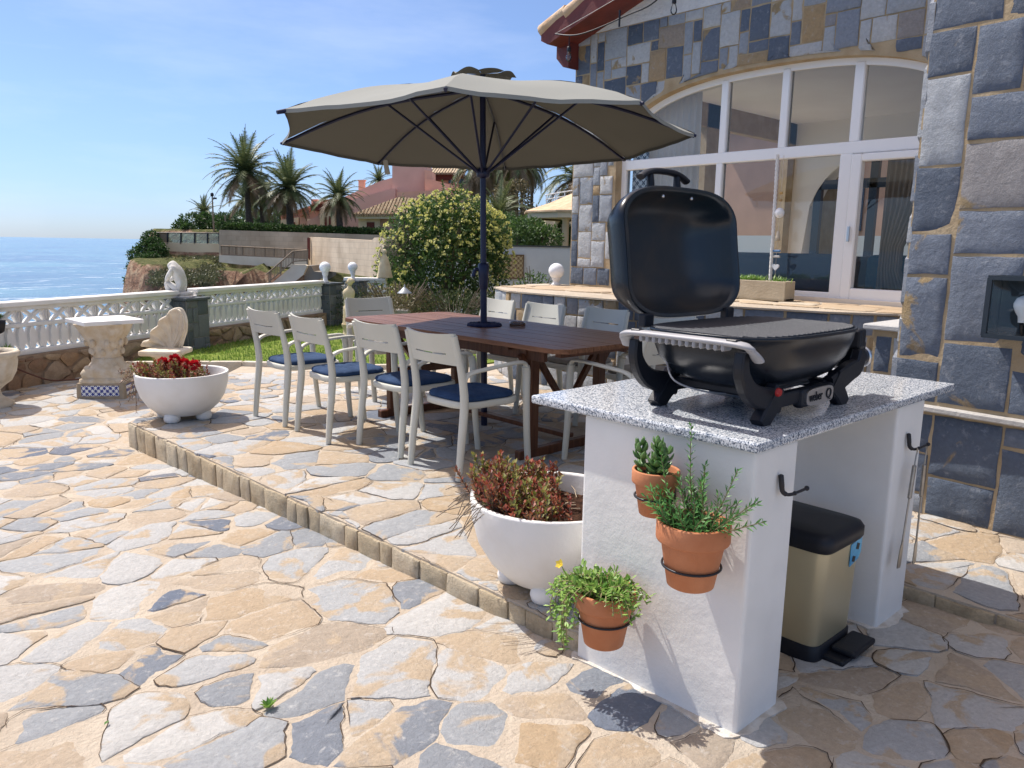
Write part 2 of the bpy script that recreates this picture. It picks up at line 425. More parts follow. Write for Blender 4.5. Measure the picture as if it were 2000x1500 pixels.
ROSEM = leaf_mat("rosemary_leaf", (.04,.16,.035), (.14,.33,.08), trans=.2)
TRAIL = leaf_mat("trailing_leaf", (.12,.27,.05), (.34,.50,.12), rough=.4, trans=.3)
SEDUMR = leaf_mat("sedum_red_leaf", (.20,.035,.03), (.42,.12,.06), trans=.2)
SEDUMG = leaf_mat("sedum_green_leaf", (.15,.18,.035), (.34,.30,.08), trans=.25)
SEDUMB = leaf_mat("sedum_brown_leaf", (.14,.06,.035), (.32,.16,.07), trans=.15)
YFLOWER = leaf_mat("yellow_petal", (.75,.55,.04), (.85,.68,.1), trans=.3)
REDFL = leaf_mat("red_petal", (.42,.008,.015), (.62,.02,.03), trans=.25)
GRASSM = leaf_mat("grass_blade", (.10,.20,.03), (.24,.34,.06), trans=.35)
STATUE = mat("weathered_statue", (.66,.60,.50), .85, col2=(.50,.42,.31), nscale=9, bump=.4, bscale=40, spec=.2)
STATUEW = mat("white_statue", (.74,.73,.70), .85, col2=(.58,.55,.49), nscale=10, bump=.5, bscale=35, spec=.2)
CREAMST = mat("cream_statue", (.68,.59,.40), .8, col2=(.60,.49,.31), nscale=10, bump=.3, bscale=40, spec=.2)
GLOBE = mat("opal_globe", (.84,.85,.86), .22)

# ================================================================== GROUND
def clip(poly, nx, ny, d):
    out = []; n = len(poly)
    for i in range(n):
        a = poly[i]; b = poly[(i+1) % n]
        da = nx*a[0]+ny*a[1]-d; db = nx*b[0]+ny*b[1]-d
        if da <= 0: out.append(a)
        if (da < 0 < db) or (db < 0 < da):
            t = da/(da-db); out.append((a[0]+(b[0]-a[0])*t, a[1]+(b[1]-a[1])*t))
    return out
def area(p): return sum(p[i][0]*p[(i+1)%len(p)][1]-p[(i+1)%len(p)][0]*p[i][1] for i in range(len(p)))/2
def cen(p): return (sum(q[0] for q in p)/len(p), sum(q[1] for q in p)/len(p))
def inset(poly, g):
    if area(poly) < 0: poly = poly[::-1]
    out = poly[:]; n = len(poly)
    for i in range(n):
        a = poly[i]; b = poly[(i+1) % n]
        ex, ey = b[0]-a[0], b[1]-a[1]; L = math.hypot(ex, ey)
        if L < 1e-6: continue
        nx, ny = ey/L, -ex/L
        out = clip(out, nx, ny, nx*a[0]+ny*a[1]-g)
        if len(out) < 3: return []
    return out
def halfplane(a, b):
    """keep the left side of a->b"""
    ex, ey = b[0]-a[0], b[1]-a[1]; L = math.hypot(ex, ey); nx, ny = ey/L, -ex/L
    return (nx, ny, nx*a[0]+ny*a[1])

def cells(x0, y0, x1, y1, size, rnd, sx=1.0, drop=.28):
    """irregular convex cells of mixed size"""
    gx, gy = size*sx, size
    nx, ny = int((x1-x0)/gx)+1, int((y1-y0)/gy)+1
    sd_ = {}
    for i in range(-2, nx+2):
        for j in range(-2, ny+2):
            if rnd.random() < drop: continue
            sd_[(i, j)] = (x0+(i+.5+rnd.uniform(-.46,.46))*gx, y0+(j+.5+rnd.uniform(-.46,.46))*gy)
    res = []
    for (i, j), p in sd_.items():
        if not (0 <= i < nx and 0 <= j < ny): continue
        poly = [(p[0]-3*gx, p[1]-3*gy), (p[0]+3*gx, p[1]-3*gy), (p[0]+3*gx, p[1]+3*gy), (p[0]-3*gx, p[1]+3*gy)]
        for di in range(-3, 4):
            for dj in range(-3, 4):
                q = sd_.get((i+di, j+dj))
                if q is None or q == p: continue
                ax, ay = (q[0]-p[0])/sx**2, q[1]-p[1]
                mx_, my_ = (p[0]+q[0])/2, (p[1]+q[1])/2
                poly = clip(poly, ax, ay, ax*mx_+ay*my_)
                if len(poly) < 3: break
            if len(poly) < 3: break
        if len(poly) >= 3: res.append(poly)
    return res

def rough_outline(poly, rnd, step=.03, amp=.010, rounds=1):
    if area(poly) < 0: poly = poly[::-1]
    for _ in range(rounds):
        q = []; n = len(poly)
        for i in range(n):
            a = poly[i]; b = poly[(i+1) % n]
            L = math.hypot(b[0]-a[0], b[1]-a[1]); t = min(.3, .035/max(L, 1e-6))
            q.append((a[0]+(b[0]-a[0])*t, a[1]+(b[1]-a[1])*t)); q.append((a[0]+(b[0]-a[0])*(1-t), a[1]+(b[1]-a[1])*(1-t)))
        poly = q
    out = []; n = len(poly); o = rnd.uniform(0, 99)
    for i in range(n):
        a = poly[i]; b = poly[(i+1) % n]; L = math.hypot(b[0]-a[0], b[1]-a[1]); k = max(1, int(L/step))
        for s_ in range(k):
            t = s_/k; x = a[0]+(b[0]-a[0])*t; y = a[1]+(b[1]-a[1])*t
            v = Vector((x*9+o, y*9, o)); v2 = Vector((x*34+o, y*34, o))
            out.append((x+noise.noise(v)*amp*1.6+noise.noise(v2)*amp*.7, y+noise.noise(v+Vector((7,3,1)))*amp*1.6+noise.noise(v2+Vector((5,9,2)))*amp*.7))
    return out

def stone(mb, outl, place, top, tone, rnd, m=0, tilt=.012, bulge=.004, edge=.005, depth=.014, rim=.0022, crack=None):
    c = cen(outl); n = len(outl); tx, ty = rnd.uniform(-tilt, tilt), rnd.uniform(-tilt, tilt)
    def ring(k, off, hz):
        r = []
        for x, y in outl:
            dx, dy = x-c[0], y-c[1]; L = math.hypot(dx, dy) or 1e-6
            f = max(.15, (L-off)/L)*k
            X, Y = c[0]+dx*f, c[1]+dy*f
            h = hz if hz < -.005 else top+hz+dx*f*tx+dy*f*ty+noise.noise(Vector((X*7, Y*7, tone*9)))*bulge
            r.append(place(X, Y, h))
        return r
    rs = [ring(1, 0, -depth), ring(1, .0006, -rim), ring(1, edge, 0), ring(.55, edge, bulge*.5)]
    vs = [p for r in rs for p in r]; fs = []
    for i in range(3):
        for j in range(n):
            k = (j+1) % n; fs.append((i*n+j, i*n+k, (i+1)*n+k, (i+1)*n+j))
    mb.add(vs, fs[:n], m, False, tone); 
    b = len(mb.v)-len(vs)
    for fi, f in enumerate(fs[n:]):
        mb.f.append([b+i for i in f]); mb.m.append(m); mb.s.append(fi >= n); mb.t.append(tone)
    if crack is not None:      # dark split joint along part of the rim
        i0 = rnd.randrange(n); k_ = int(n*rnd.uniform(.25, .6)); wv = rnd.uniform(.0015, .0045); va, vb = [], []
        for q in range(k_+1):
            x, y = outl[(i0+q) % n]; dx, dy = x-c[0], y-c[1]; L = math.hypot(dx, dy) or 1e-6
            e = wv*math.sin(PI*q/k_)*(1+.8*noise.noise(Vector((x*40, y*40, 3))))+.0002
            va.append(place(x-dx/L*.001, y-dy/L*.001, .0088)); vb.append(place(x+dx/L*e, y+dy/L*e, .0088))
        mb.loft([va, vb], crack, False, False, False)
    cc = place(c[0], c[1], top+bulge*.5)
    if mb.M is not None: cc = mb.M @ cc
    mb.v.append(tuple(cc)); ci = len(mb.v)-1
    for j in range(n):
        mb.f.append([b+3*n+j, b+3*n+(j+1) % n, ci]); mb.m.append(m); mb.s.append(True); mb.t.append(tone)

def zl(x, y):
    """lower paving: falls gently towards the sea, level again along the garden wall"""
    if y < 5.9: return -.06-.026*(y-1.0)
    t = min(1, (y-5.9)/2.4); t = t*t*(3-2*t)
    return -.187*(1-t)-.10*t

def tone_pave(rnd):
    r = rnd.random()
    if r < .54: return rnd.uniform(.02, .42)
    if r < .69: return rnd.uniform(.40, .51)
    return rnd.uniform(.56, 1.0)

CRACK = mat("dark_joint", (.075,.055,.040), .95, spec=.05)
rnd = random.Random(11)
KA, KB = (1.71, 5.92), (1.88, 1.60)        # kerb line
# --- lower paving: mortar sheet + stones, one mesh
mb = MB()
gx, gy = [-7+i*.3 for i in range(41)], [-3+i*.3 for i in range(44)]
base = {}
vs = []; fs = []
for j, y in enumerate(gy):
    for i, x in enumerate(gx): vs.append((x, y, zl(x, y)+.004+noise.noise(Vector((x*2, y*2, 0)))*.003))
nx_ = len(gx)
for j in range(len(gy)-1):
    for i in range(nx_-1): fs.append((j*nx_+i, j*nx_+i+1, (j+1)*nx_+i+1, (j+1)*nx_+i))
mb.add(vs, fs, 1, True)
def on_terrace(x, y):
    if x > 3.25 and y < 1.5: return True
    kx = KA[0]+(KB[0]-KA[0])*(KA[1]-y)/(KA[1]-KB[1])
    if x > kx+.15 and 1.7 < y: 
        ex, ey = 3.46-KA[0], 7.94-KA[1]
        return ex*(y-KA[1])-ey*(x-KA[0]) < -.2
    return False
for poly in cells(-2.6, -.6, 3.4, 9.3, .155, rnd, sx=1.18, drop=.42):
    c = cen(poly)
    if on_terrace(*c): continue
    if c[1] > 8.5+.5*(c[0]-1.35)+.4: continue
    if (c[0]*CF.x+c[1]*CF.y) < .5: continue
    g = rnd.choice([.0015, .002, .003, .006, .010, .017])
    poly = inset(poly, g)
    if len(poly) < 3 or abs(area(poly)) < .0025: continue
    o = rough_outline(poly, rnd, .02, .012, 0 if rnd.random() < .55 else 1)
    stone(mb, o, lambda x, y, h: Vector((x, y, zl(x, y)+h)), rnd.choice([.0045, .005, .006, .007, .008]), tone_pave(rnd), rnd, tilt=.012, bulge=.003, rim=.0014, crack=2 if rnd.random() < .75 else None)
obj("patio_paving", mb, [PAVE, MORTAR, CRACK], kind="structure")

# --- raised terrace
mb = MB()
LA, LB, LC = (3.46, 7.94), (4.29, 6.98), (5.35, 6.45)
tpoly = [KB, (3.16, 1.60), (3.16, -2.0), (6.6, -2.0), (6.6, 6.45), LC, LB, LA, KA]
n = len(tpoly)
top = [(x, y, 0.0) for x, y in tpoly]; bot = [(x, y, -.4) for x, y in tpoly]
mb.add(top+bot, [(i, n+i, n+(i+1) % n, (i+1) % n) for i in range(n)], 1)
mb.add(top, [list(range(n))], 1)
regs = [[halfplane(KB, (9, 1.60)), halfplane(KA, KB), halfplane(LA, KA), halfplane(LB, LA), halfplane(LC, LB), halfplane((5.3, 0), (5.3, 9))],
        [halfplane((3.16, 5), (3.16, -5)), halfplane((9, 1.60), (0, 1.60)), halfplane((4.25, -5), (4.25, 5)), halfplane((0, -1.6), (9, -1.6))]]
for ri, rg in enumerate(regs):
    for poly in cells(1.5, -1.8, 5.5, 8.2, .172, rnd, sx=1.18, drop=.42):
        for h in rg:
            poly = clip(poly, *h)
            if len(poly) < 3: break
        if len(poly) < 3: continue
        poly = inset(poly, rnd.choice([.0015, .002, .004, .007, .012]))
        if len(poly) < 3 or abs(area(poly)) < .0025: continue
        o = rough_outline(poly, rnd, .02, .011, 0 if rnd.random() < .55 else 1)
        stone(mb, o, lambda x, y, h: Vector((x, y, h-.0045)), rnd.choice([.0055, .006, .007, .008, .010]), tone_pave(rnd), rnd, tilt=.012, bulge=.003, rim=.0014, crack=3 if rnd.random() < .75 else None)
# kerb blocks of the step
def kerb_run(a, b, ztop=-.006):
    L = math.hypot(b[0]-a[0], b[1]-a[1]); d = Vector((b[0]-a[0], b[1]-a[1], 0))/L; nn = Vector((d.y, -d.x, 0)); t = 0
    while t < L-.03:
        w_ = min(rnd.uniform(.09, .26), L-t); p0 = Vector((*a, 0))+d*t
        hz = zl(p0.x, p0.y)-.03
        poly = rough_outline([(.004, hz), (w_-.004, hz), (w_-.002, ztop-rnd.uniform(.0, .006)), (.002, ztop-rnd.uniform(0, .006))], rnd, .03, .004, 0)
        off = rnd.uniform(.008, .016)
        stone(mb, poly, lambda u, v, h: p0+d*u+nn*h+Vector((0, 0, v)), off, rnd.random(), rnd, m=2, edge=.006, bulge=.006, depth=.02)
        t += w_
kerb_run(KA, KB); kerb_run((3.16, 1.60), (3.16, -1.6))
kerb_run((3.46, 7.94), KA)
obj("terrace", mb, [PAVE, MORTAR, KERB, CRACK], kind="structure")

# --- lawn
def fence_y(x): return 8.56+(x-1.35)*(11.0-8.56)/(6.2-1.35)
mb = MB()
lp = [LA, LB, LC, (7.2, 6.6), (7.6, 9.5), (9.5, 13.0), (6.5, 11.5), (3.0, 9.35), (2.55, 8.75)]
mb.prism(lp, lambda u, v, d: Vector((u, v, d)), -.4, .012)
LAWNBASE = mat("lawn_soil", (.13,.20,.035), .95, col2=(.22,.27,.06), nscale=6, bump=.8, bscale=80, spec=.1)
obj("lawn", mb, LAWNBASE, kind="structure")
def inside(p, poly):
    r = False; n = len(poly)
    for i in range(n):
        a, b = poly[i], poly[(i+1) % n]
        if (a[1] > p[1]) != (b[1] > p[1]) and p[0] < (b[0]-a[0])*(p[1]-a[1])/(b[1]-a[1])+a[0]: r = not r
    return r
mb = MB()
while len(mb.f) < 15000:
    x, y = rnd.uniform(2.5, 7.4), rnd.uniform(6.6, 11.6)
    if not inside((x, y), lp): continue
    a = rnd.uniform(0, 2*PI); h = rnd.uniform(.02, .05); d = Vector((math.cos(a)*.5, math.sin(a)*.5, 1))
    c = Vector((x, y, .010)); sd2 = Vector((-math.sin(a), math.cos(a), 0))*.006
    mb.add([c-sd2, c+sd2, c+d*h], [(0, 1, 2)])
tag(obj("grass", mb, GRASSM, recalc=False), "short sunlit grass of the lawn beside the terrace", "grass", kind="stuff")
# lawn edging
mb = MB()
for a, b in ((LA, LB), (LB, LC), ((2.5, 8.62), LA)):
    L = math.hypot(b[0]-a[0], b[1]-a[1]); d = Vector((b[0]-a[0], b[1]-a[1], 0))/L; t = 0
    while t < L-.02:
        w_ = min(.42, L-t); p = Vector((*a, 0))+d*(t+w_/2)
        mb.rbox((p.x, p.y, -.10), (w_-.008, .075, .30), .012, 2, rz=math.atan2(d.y, d.x)); t += w_
obj("lawn_edging", mb, mat("pale_edging", (.62,.58,.50), .85, col2=(.52,.46,.37), nscale=9, bump=.5, bscale=40), kind="structure")

# ------------------------------------------------------------------ headland, land and sea
ES = Vector((CR.x, CR.y)).normalized(); ED = Vector((CF.x, CF.y)).normalized()
def SD(s_, D): return Vector((ES.x*s_+ED.x*D, ES.y*s_+ED.y*D))
def at(px, py, D):
    """real place of a far thing: along the sight line, D metres out"""
    d = CR*((px-1000)/FPX)+CU*((750-py)/FPX)+CF
    k = D/Vector((d.x, d.y)).dot(ED)
    return CP+d*k
def sm(a, b, x):
    t = max(0, min(1, (x-a)/(b-a))); return t*t*(3-2*t)
def nzz(x, y, z=0, o=4):
    v = 0; a = 1; f = 1
    for _ in range(o): v += noise.noise(Vector((x*f, y*f, z*f)))*a; a *= .5; f *= 2.1
    return v
def land_z(s_, D):
    sedge = -18.0-(D-38)*.62 if D < 47 else (-.488+.011*min(D-47, 9)+.0018*max(0, D-56))*D
    e1 = s_-sedge-.9*nzz(D*.16, s_*.05, 3)
    rk_ = sm(-17.4, -16.6, s_)*(1-.8*sm(-14.6, -14.2, s_)*sm(13.6, 14.0, -s_)); rk2 = sm(-20.2, -19.4, s_)*(1-sm(-18.2, -17.6, s_))
    df = 37.8+4.6*max(rk_, .75*rk2) if s_ < -11 else max(11.5, 42.4-(s_+11)*3.2)
    e2 = D-df-1.0*nzz(s_*.35, 5, 1)
    top = -1.5+1.75*sm(36, 45, D)+1.7*sm(46.6, 48.2, D)
    if D < 46.4: top += rk_*(-.30-top); top += .8*rk2*(.05-top)*(1-sm(43, 45.5, D))
    if s_ > -11: top -= 1.0*sm(-11, -8, s_)*(1-sm(41, 46, D))
    if s_ > -1: top = -.3+.4*sm(15, 40, D)
    t = min(sm(-2.4, .6, e1), sm(-1.9, .5, e2))
    rock = nzz(s_*.55, D*.55, 2, 5)*(.25+1.1*(1-abs(2*t-1)))
    return -13*(1-t)+top*t+rock*(.18 if t > .97 else .6)
mb = MB()
ss = [-60+i*1.0 for i in range(36)]+[-24+i*.4 for i in range(48)]+[-4.6+i*3 for i in range(50)]
dd = [9+i*1.0 for i in range(24)]+[33+i*.4 for i in range(42)]+[50+i*3 for i in range(20)]+[112+i*30 for i in range(14)]
vs = []; fs = []
for D in dd:
    for s_ in ss:
        q = SD(s_*max(1, D/60), D); vs.append((q.x, q.y, land_z(s_*max(1, D/60) if D > 60 else s_, D)))
k = len(ss)
for j in range(len(dd)-1):
    for i in range(k-1): fs.append((j*k+i, j*k+i+1, (j+1)*k+i+1, (j+1)*k+i))
mb.add(vs, fs, 0, True)
def cliff_mat():
    m = bpy.data.materials.new("cliff_rock_and_scrub"); m.use_nodes = True; n = m.node_tree.nodes; l = m.node_tree.links; b = n["Principled BSDF"]
    g = n.new("ShaderNodeNewGeometry"); sx = n.new("ShaderNodeSeparateXYZ"); l.new(g.outputs["Normal"], sx.inputs[0])
    tc = n.new("ShaderNodeTexCoord")
    t = n.new("ShaderNodeTexNoise"); t.inputs["Scale"].default_value = .5; t.inputs["Detail"].default_value = 8; l.new(tc.outputs["Object"], t.inputs[0])
    t2 = n.new("ShaderNodeTexNoise"); t2.inputs["Scale"].default_value = 2.2; t2.inputs["Detail"].default_value = 10; t2.inputs["Roughness"].default_value = .7; l.new(tc.outputs["Object"], t2.inputs[0])
    ma = n.new("ShaderNodeMath"); ma.operation = 'MULTIPLY_ADD'; ma.inputs[1].default_value = .7; ma.use_clamp = False; l.new(t.outputs["Fac"], ma.inputs[0]); l.new(sx.outputs[2], ma.inputs[2])
    sc_ = n.new("ShaderNodeMath"); sc_.operation = 'MULTIPLY'; sc_.inputs[1].default_value = .6; l.new(ma.outputs[0], sc_.inputs[0]); r = ramp(n, [(.66, (0,0,0)), (.74, (1,1,1))]); l.new(sc_.outputs[0], r.inputs[0])
    rk = ramp(n, [(.3, (.17,.10,.07)), (.48, (.32,.20,.14)), (.6, (.44,.33,.23)), (.8, (.56,.46,.35))]); l.new(t2.outputs["Fac"], rk.inputs[0])
    gr = ramp(n, [(.35, (.07,.085,.03)), (.55, (.14,.15,.06)), (.7, (.28,.23,.12))]); l.new(t2.outputs["Fac"], gr.inputs[0])
    mx = n.new("ShaderNodeMix"); mx.data_type = 'RGBA'; l.new(r.outputs[0], mx.inputs[0]); l.new(rk.outputs[0], mx.inputs[6]); l.new(gr.outputs[0], mx.inputs[7])
    l.new(mx.outputs[2], b.inputs["Base Color"]); b.inputs["Roughness"].default_value = .95; b.inputs["Specular IOR Level"].default_value = .1
    bp = n.new("ShaderNodeBump"); bp.inputs["Strength"].default_value = 1; bp.inputs["Distance"].default_value = .4
    l.new(t2.outputs["Fac"], bp.inputs["Height"]); l.new(bp.outputs[0], b.inputs["Normal"])
    return m
obj("headland", mb, cliff_mat(), kind="structure")
mb = MB()   # garden soil under and behind the house
gp = [(-9, -6), (30, -6), (30, 12), (13.0, 16.0), (6.2, 11.3), (1.3, 8.8), (-9, 3.5)]
mb.prism(gp, lambda u, v, d: Vector((u, v, d)), -14, -.42)
obj("garden_ground", mb, mat("garden_soil", (.20,.15,.10), .95, col2=(.30,.24,.16), nscale=3, bump=.6, bscale=20), kind="structure")

def sea_mat():
    m = bpy.data.materials.new("sea_water"); m.use_nodes = True; n = m.node_tree.nodes; l = m.node_tree.links; b = n["Principled BSDF"]
    tc = n.new("ShaderNodeTexCoord")
    t0 = n.new("ShaderNodeTexNoise"); t0.inputs["Scale"].default_value = .012; t0.inputs["Detail"].default_value = 4; l.new(tc.outputs["Object"], t0.inputs[0])
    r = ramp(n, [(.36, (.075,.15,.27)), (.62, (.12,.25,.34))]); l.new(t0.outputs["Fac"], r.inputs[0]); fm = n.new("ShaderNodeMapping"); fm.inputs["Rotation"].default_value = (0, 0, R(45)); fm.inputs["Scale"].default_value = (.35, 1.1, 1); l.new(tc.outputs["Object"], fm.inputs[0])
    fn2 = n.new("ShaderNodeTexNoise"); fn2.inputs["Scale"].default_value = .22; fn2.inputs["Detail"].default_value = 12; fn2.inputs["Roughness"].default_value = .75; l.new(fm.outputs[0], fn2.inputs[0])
    fr2 = ramp(n, [(.575, (0,0,0)), (.64, (1,1,1))]); l.new(fn2.outputs["Fac"], fr2.inputs[0])  # sun sparkle on the water painted in as pale streaks
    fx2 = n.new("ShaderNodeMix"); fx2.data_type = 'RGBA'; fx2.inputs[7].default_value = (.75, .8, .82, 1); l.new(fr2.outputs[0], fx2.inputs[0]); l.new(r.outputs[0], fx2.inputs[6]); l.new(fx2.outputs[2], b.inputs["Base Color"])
    b.inputs["Roughness"].default_value = .16; b.inputs["IOR"].default_value = 1.33; b.inputs["Specular IOR Level"].default_value = .22
    mp = n.new("ShaderNodeMapping"); mp.inputs["Rotation"].default_value = (0, 0, R(25)); mp.inputs["Scale"].default_value = (1, 1.8, 1); l.new(tc.outputs["Object"], mp.inputs[0])
    t1 = n.new("ShaderNodeTexNoise"); t1.inputs["Scale"].default_value = .35; t1.inputs["Detail"].default_value = 9; t1.inputs["Roughness"].default_value = .62; l.new(mp.outputs[0], t1.inputs[0])
    bp = n.new("ShaderNodeBump"); bp.inputs["Strength"].default_value = 1; bp.inputs["Distance"].default_value = .45
    l.new(t1.outputs["Fac"], bp.inputs["Height"]); l.new(bp.outputs[0], b.inputs["Normal"])
    return m
mb = MB(); Q = 40000
mb.add([(-Q, -Q, -12), (Q, -Q, -12), (Q, Q, -12), (-Q, Q, -12)], [(0, 1, 2, 3)])
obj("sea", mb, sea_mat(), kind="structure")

# ================================================================== COUNTER
PLASTER = mat("plaster_splash", (.66,.64,.60), .95, col2=(.48,.43,.36), nscale=22, bump=.5, bscale=60)
t = thing("barbecue_counter", "white rendered barbecue counter with a speckled granite slab on two end walls", "counter", (2.44, 1.32, -.06))
CT = .782   # underside of the slab
for x0, x1, pr in ((1.845, 2.08, 0), (2.80, 3.045, 1)):
    mb = MB(); mb.rbox(((x0+x1)/2, 1.33, (CT-.09)/2), (x1-x0, .615, CT+.09), .012, 3)
    obj("support_wall", mb, RENDER, t)
    mb = MB(); rr_ = random.Random(int(x0*100)); oo = rough_outline([(x0-.022, 1.0), (x1+.022, 1.0), (x1+.022, 1.66), (x0-.022, 1.66)], rr_, .02, .014)
    mb.prism(oo, lambda u, v, d: Vector((u, v, d+zl(u, v))), -.01, .0102); obj("plaster_smear", mb, PLASTER, t)
mb = MB()
gpoly = [(1.818, 1.005), (3.33, 1.005), (3.33, 1.86), (1.818, 1.86)]
mb.rbox((2.5555, 1.432, CT+.0145), (1.475, .855, .029), .007, 2)
obj("granite_slab", mb, GRANITE, t)
SL = CT+.029

# ------------------------------------------------------------------ gas grill
g = thing("gas_grill", "black portable gas grill with its lid open standing on the granite slab", "grill", (2.24, 1.31, SL))
GX0, GX1, GY0, GY1, RZ = 1.93, 2.63, 1.055, 1.545, 1.068
gcx, gcy = (GX0+GX1)/2, (GY0+GY1)/2
def rrect(hx, hy, p=4.0, n=48, cx=gcx, cy=gcy):
    o = []
    for i in range(n):
        a = 2*PI*i/n; c, s_ = math.cos(a), math.sin(a)
        o.append((cx+hx*abs(c)**(2/p)*(1 if c >= 0 else -1), cy+hy*abs(s_)**(2/p)*(1 if s_ >= 0 else -1)))
    return o
hx, hy = (GX1-GX0)/2, (GY1-GY0)/2
mb = MB(); rings = []
for f, z in ((.30, RZ-.185), (.55, RZ-.175), (.78, RZ-.14), (.91, RZ-.09), (.97, RZ-.04), (.985, RZ-.012), (1.0, RZ-.010), (1.005, RZ), (.985, RZ+.001), (.975, RZ-.02)):
    rings.append([Vector((x, y, z)) for x, y in rrect(hx*f, hy*f, 3.6)])
mb.loft(rings, 0, True)
box_ = obj("cookbox", mb, BLACKENAMEL, g)
mb = MB()
mb.prism(rrect(hx*.97, hy*.97, 3.7), lambda u, v, d: Vector((u, v, d)), RZ-.014, RZ-.007)
i = 0
while i < 26:
    x = GX0+.022+i*(GX1-GX0-.044)/25
    lim = hy*.965*(1-(abs(x-gcx)/hx)**4)**.25
    mb.rbox((x, gcy, RZ-.0015), (.008, 2*lim-.02, .012), .003, 1); i += 1
for yy in (gcy-.13, gcy, gcy+.13):
    mb.box((gcx, yy, RZ-.009), (2*hx*.93, .010, .010))
obj("cooking_grate", mb, IRON, g)
# lid : outer shell and lining, hinged along the far side, opened to about 100 degrees
ang = R(8)
hy0, hz0 = GY1+.012, RZ+.012
def lidp(u, v, d):   # u along X, v up the open lid, d depth towards the back
    return Vector((u, hy0+v*math.sin(ang)+d*math.cos(ang), hz0+v*math.cos(ang)-d*math.sin(ang)))
LH = .44
def lidring(f, d, p=3.4, up=0):
    return [lidp(gcx+.005+(u-gcx)*f*(.985-.05*math.exp(-(((v-gcy)/hy)/.50)**4)), (v-gcy)/hy*LH/2*f+LH/2+up, d) for u, v in rrect(hx, hy, p, 56)]
mb = MB()
mb.loft([lidring(1.0, -.004), lidring(1.012, .0), lidring(1.01, .02), lidring(.97, .055), lidring(.88, .10), lidring(.70, .135), lidring(.40, .15), lidring(.05, .154)], 0, True, True, False)
q_ = lidring(.05, .154); mb.add(q_, [list(range(len(q_)))])
lid = obj("lid", mb, BLACKENAMEL, g)
mb = MB()
mb.loft([lidring(1.0, -.006), lidring(.955, -.007), lidring(.93, .012), lidring(.90, .04), lidring(.82, .085), lidring(.64, .118), lidring(.35, .13), lidring(.04, .132)], 0, True, True, False)
q_ = lidring(.04, .132); mb.add(q_, [list(range(len(q_)))], 0, True)
obj("lid_lining", mb, LIDIN, lid)
for u in (gcx-.09, gcx+.075):
    mb = MB(); mb.ball(lidp(u, LH*.93, .012), .007, 10); obj("bolt", mb, SILVER, lid)
mb = MB()
hw = .105
hp = [lidp(gcx-.03+u*hw, LH+.062-abs(u)**3*.014, .045) for u in (-1.25, -1, -.6, 0, .6, 1, 1.25)]
mb.tube(bez(hp, 5), .0135, 10, flat=(1.25, .8), up=(0, 0, 1))
for u in (-.72, .72): mb.tube([lidp(gcx-.03+u*hw, LH-.015, .05), lidp(gcx-.03+u*hw, LH+.055, .045)], [.016, .011], 8)
obj("lid_handle", mb, BLACKP, lid)
for u in (GX0+.10, GX1-.12):
    mb = MB(); mb.rbox((u, GY1+.004, RZ+.012), (.05, .03, .045), .006, 2); obj("hinge", mb, BLACKP, g)
# cradle: near and far side frames (outlines in the X-Z plane), cross rails
fx = lambda y0: (lambda u, v, d: Vector((u, y0+d, SL+v)))
def frame_outline():
    L, Rr = GX0-.045, GX1+.05
    return L, Rr
def limb(mb, pts, wds, y, th=.034):
    """a flat curved limb in the X-Z plane"""
    P = bez([Vector((p[0], 0, p[1])) for p in pts], 6); k = len(P)
    ws = []
    for i in range(k):
        s_ = i/(k-1)*(len(wds)-1); a = int(min(s_, len(wds)-2)); ws.append(wds[a]+(wds[a+1]-wds[a])*(s_-a))
    rings = []
    for i in range(k):
        tt = (P[min(i+1, k-1)]-P[max(i-1, 0)]).normalized(); nn = Vector((-tt.z, 0, tt.x)); h = ws[i]/2
        b = .006
        sec = [(-h, -th/2+b), (-h+b, -th/2), (h-b, -th/2), (h, -th/2+b), (h, th/2-b), (h-b, th/2), (-h+b, th/2), (-h, th/2-b)]
        rings.append([Vector((P[i].x+nn.x*a, y+c, SL+P[i].z+nn.z*a)) for a, c in sec])
    mb.loft(rings, 0, False)
zt = RZ-SL
for yy, nm in ((1.118, 'near'), (1.485, 'far')):
    for sgn in (-1, 1):
        mb = MB()
        xe = GX0-.035 if sgn < 0 else GX1+.035
        xm = gcx-.165 if sgn < 0 else gcx+.165
        limb(mb, [(xe+.005, zt-.035), (xe+.012*-sgn, zt-.10), (xe-.075*sgn, .095), (xm, .062)] if sgn < 0 else [(xe-.01, zt-.09), (xe-.03, zt-.14), (xe-.095, .10), (xm, .062)], [.030, .045, .062, .075] if sgn < 0 else [.05, .06, .07, .08], yy)
        limb(mb, [(xm+.01*sgn, .085), (xm+.055*sgn, .045), (xm+.10*sgn, .0)], [.085, .064, .055], yy, .04)
        obj("leg", mb, BLACKP, g)
    mb = MB()
    mb.rbox((gcx, yy, SL+.062), (.34, .03, .045), .008, 2)
    if nm == 'near': mb.rbox((gcx+.05, yy-.008, SL+.055), (.22, .034, .062), .012, 2)
    obj("cross_rail", mb, BLACKP, g)
for xx in (gcx-.165, gcx+.165):
    mb = MB(); mb.rbox((xx, 1.30, SL+.075), (.05, .36, .03), .006, 1); obj("side_rail", mb, BLACKP, g)
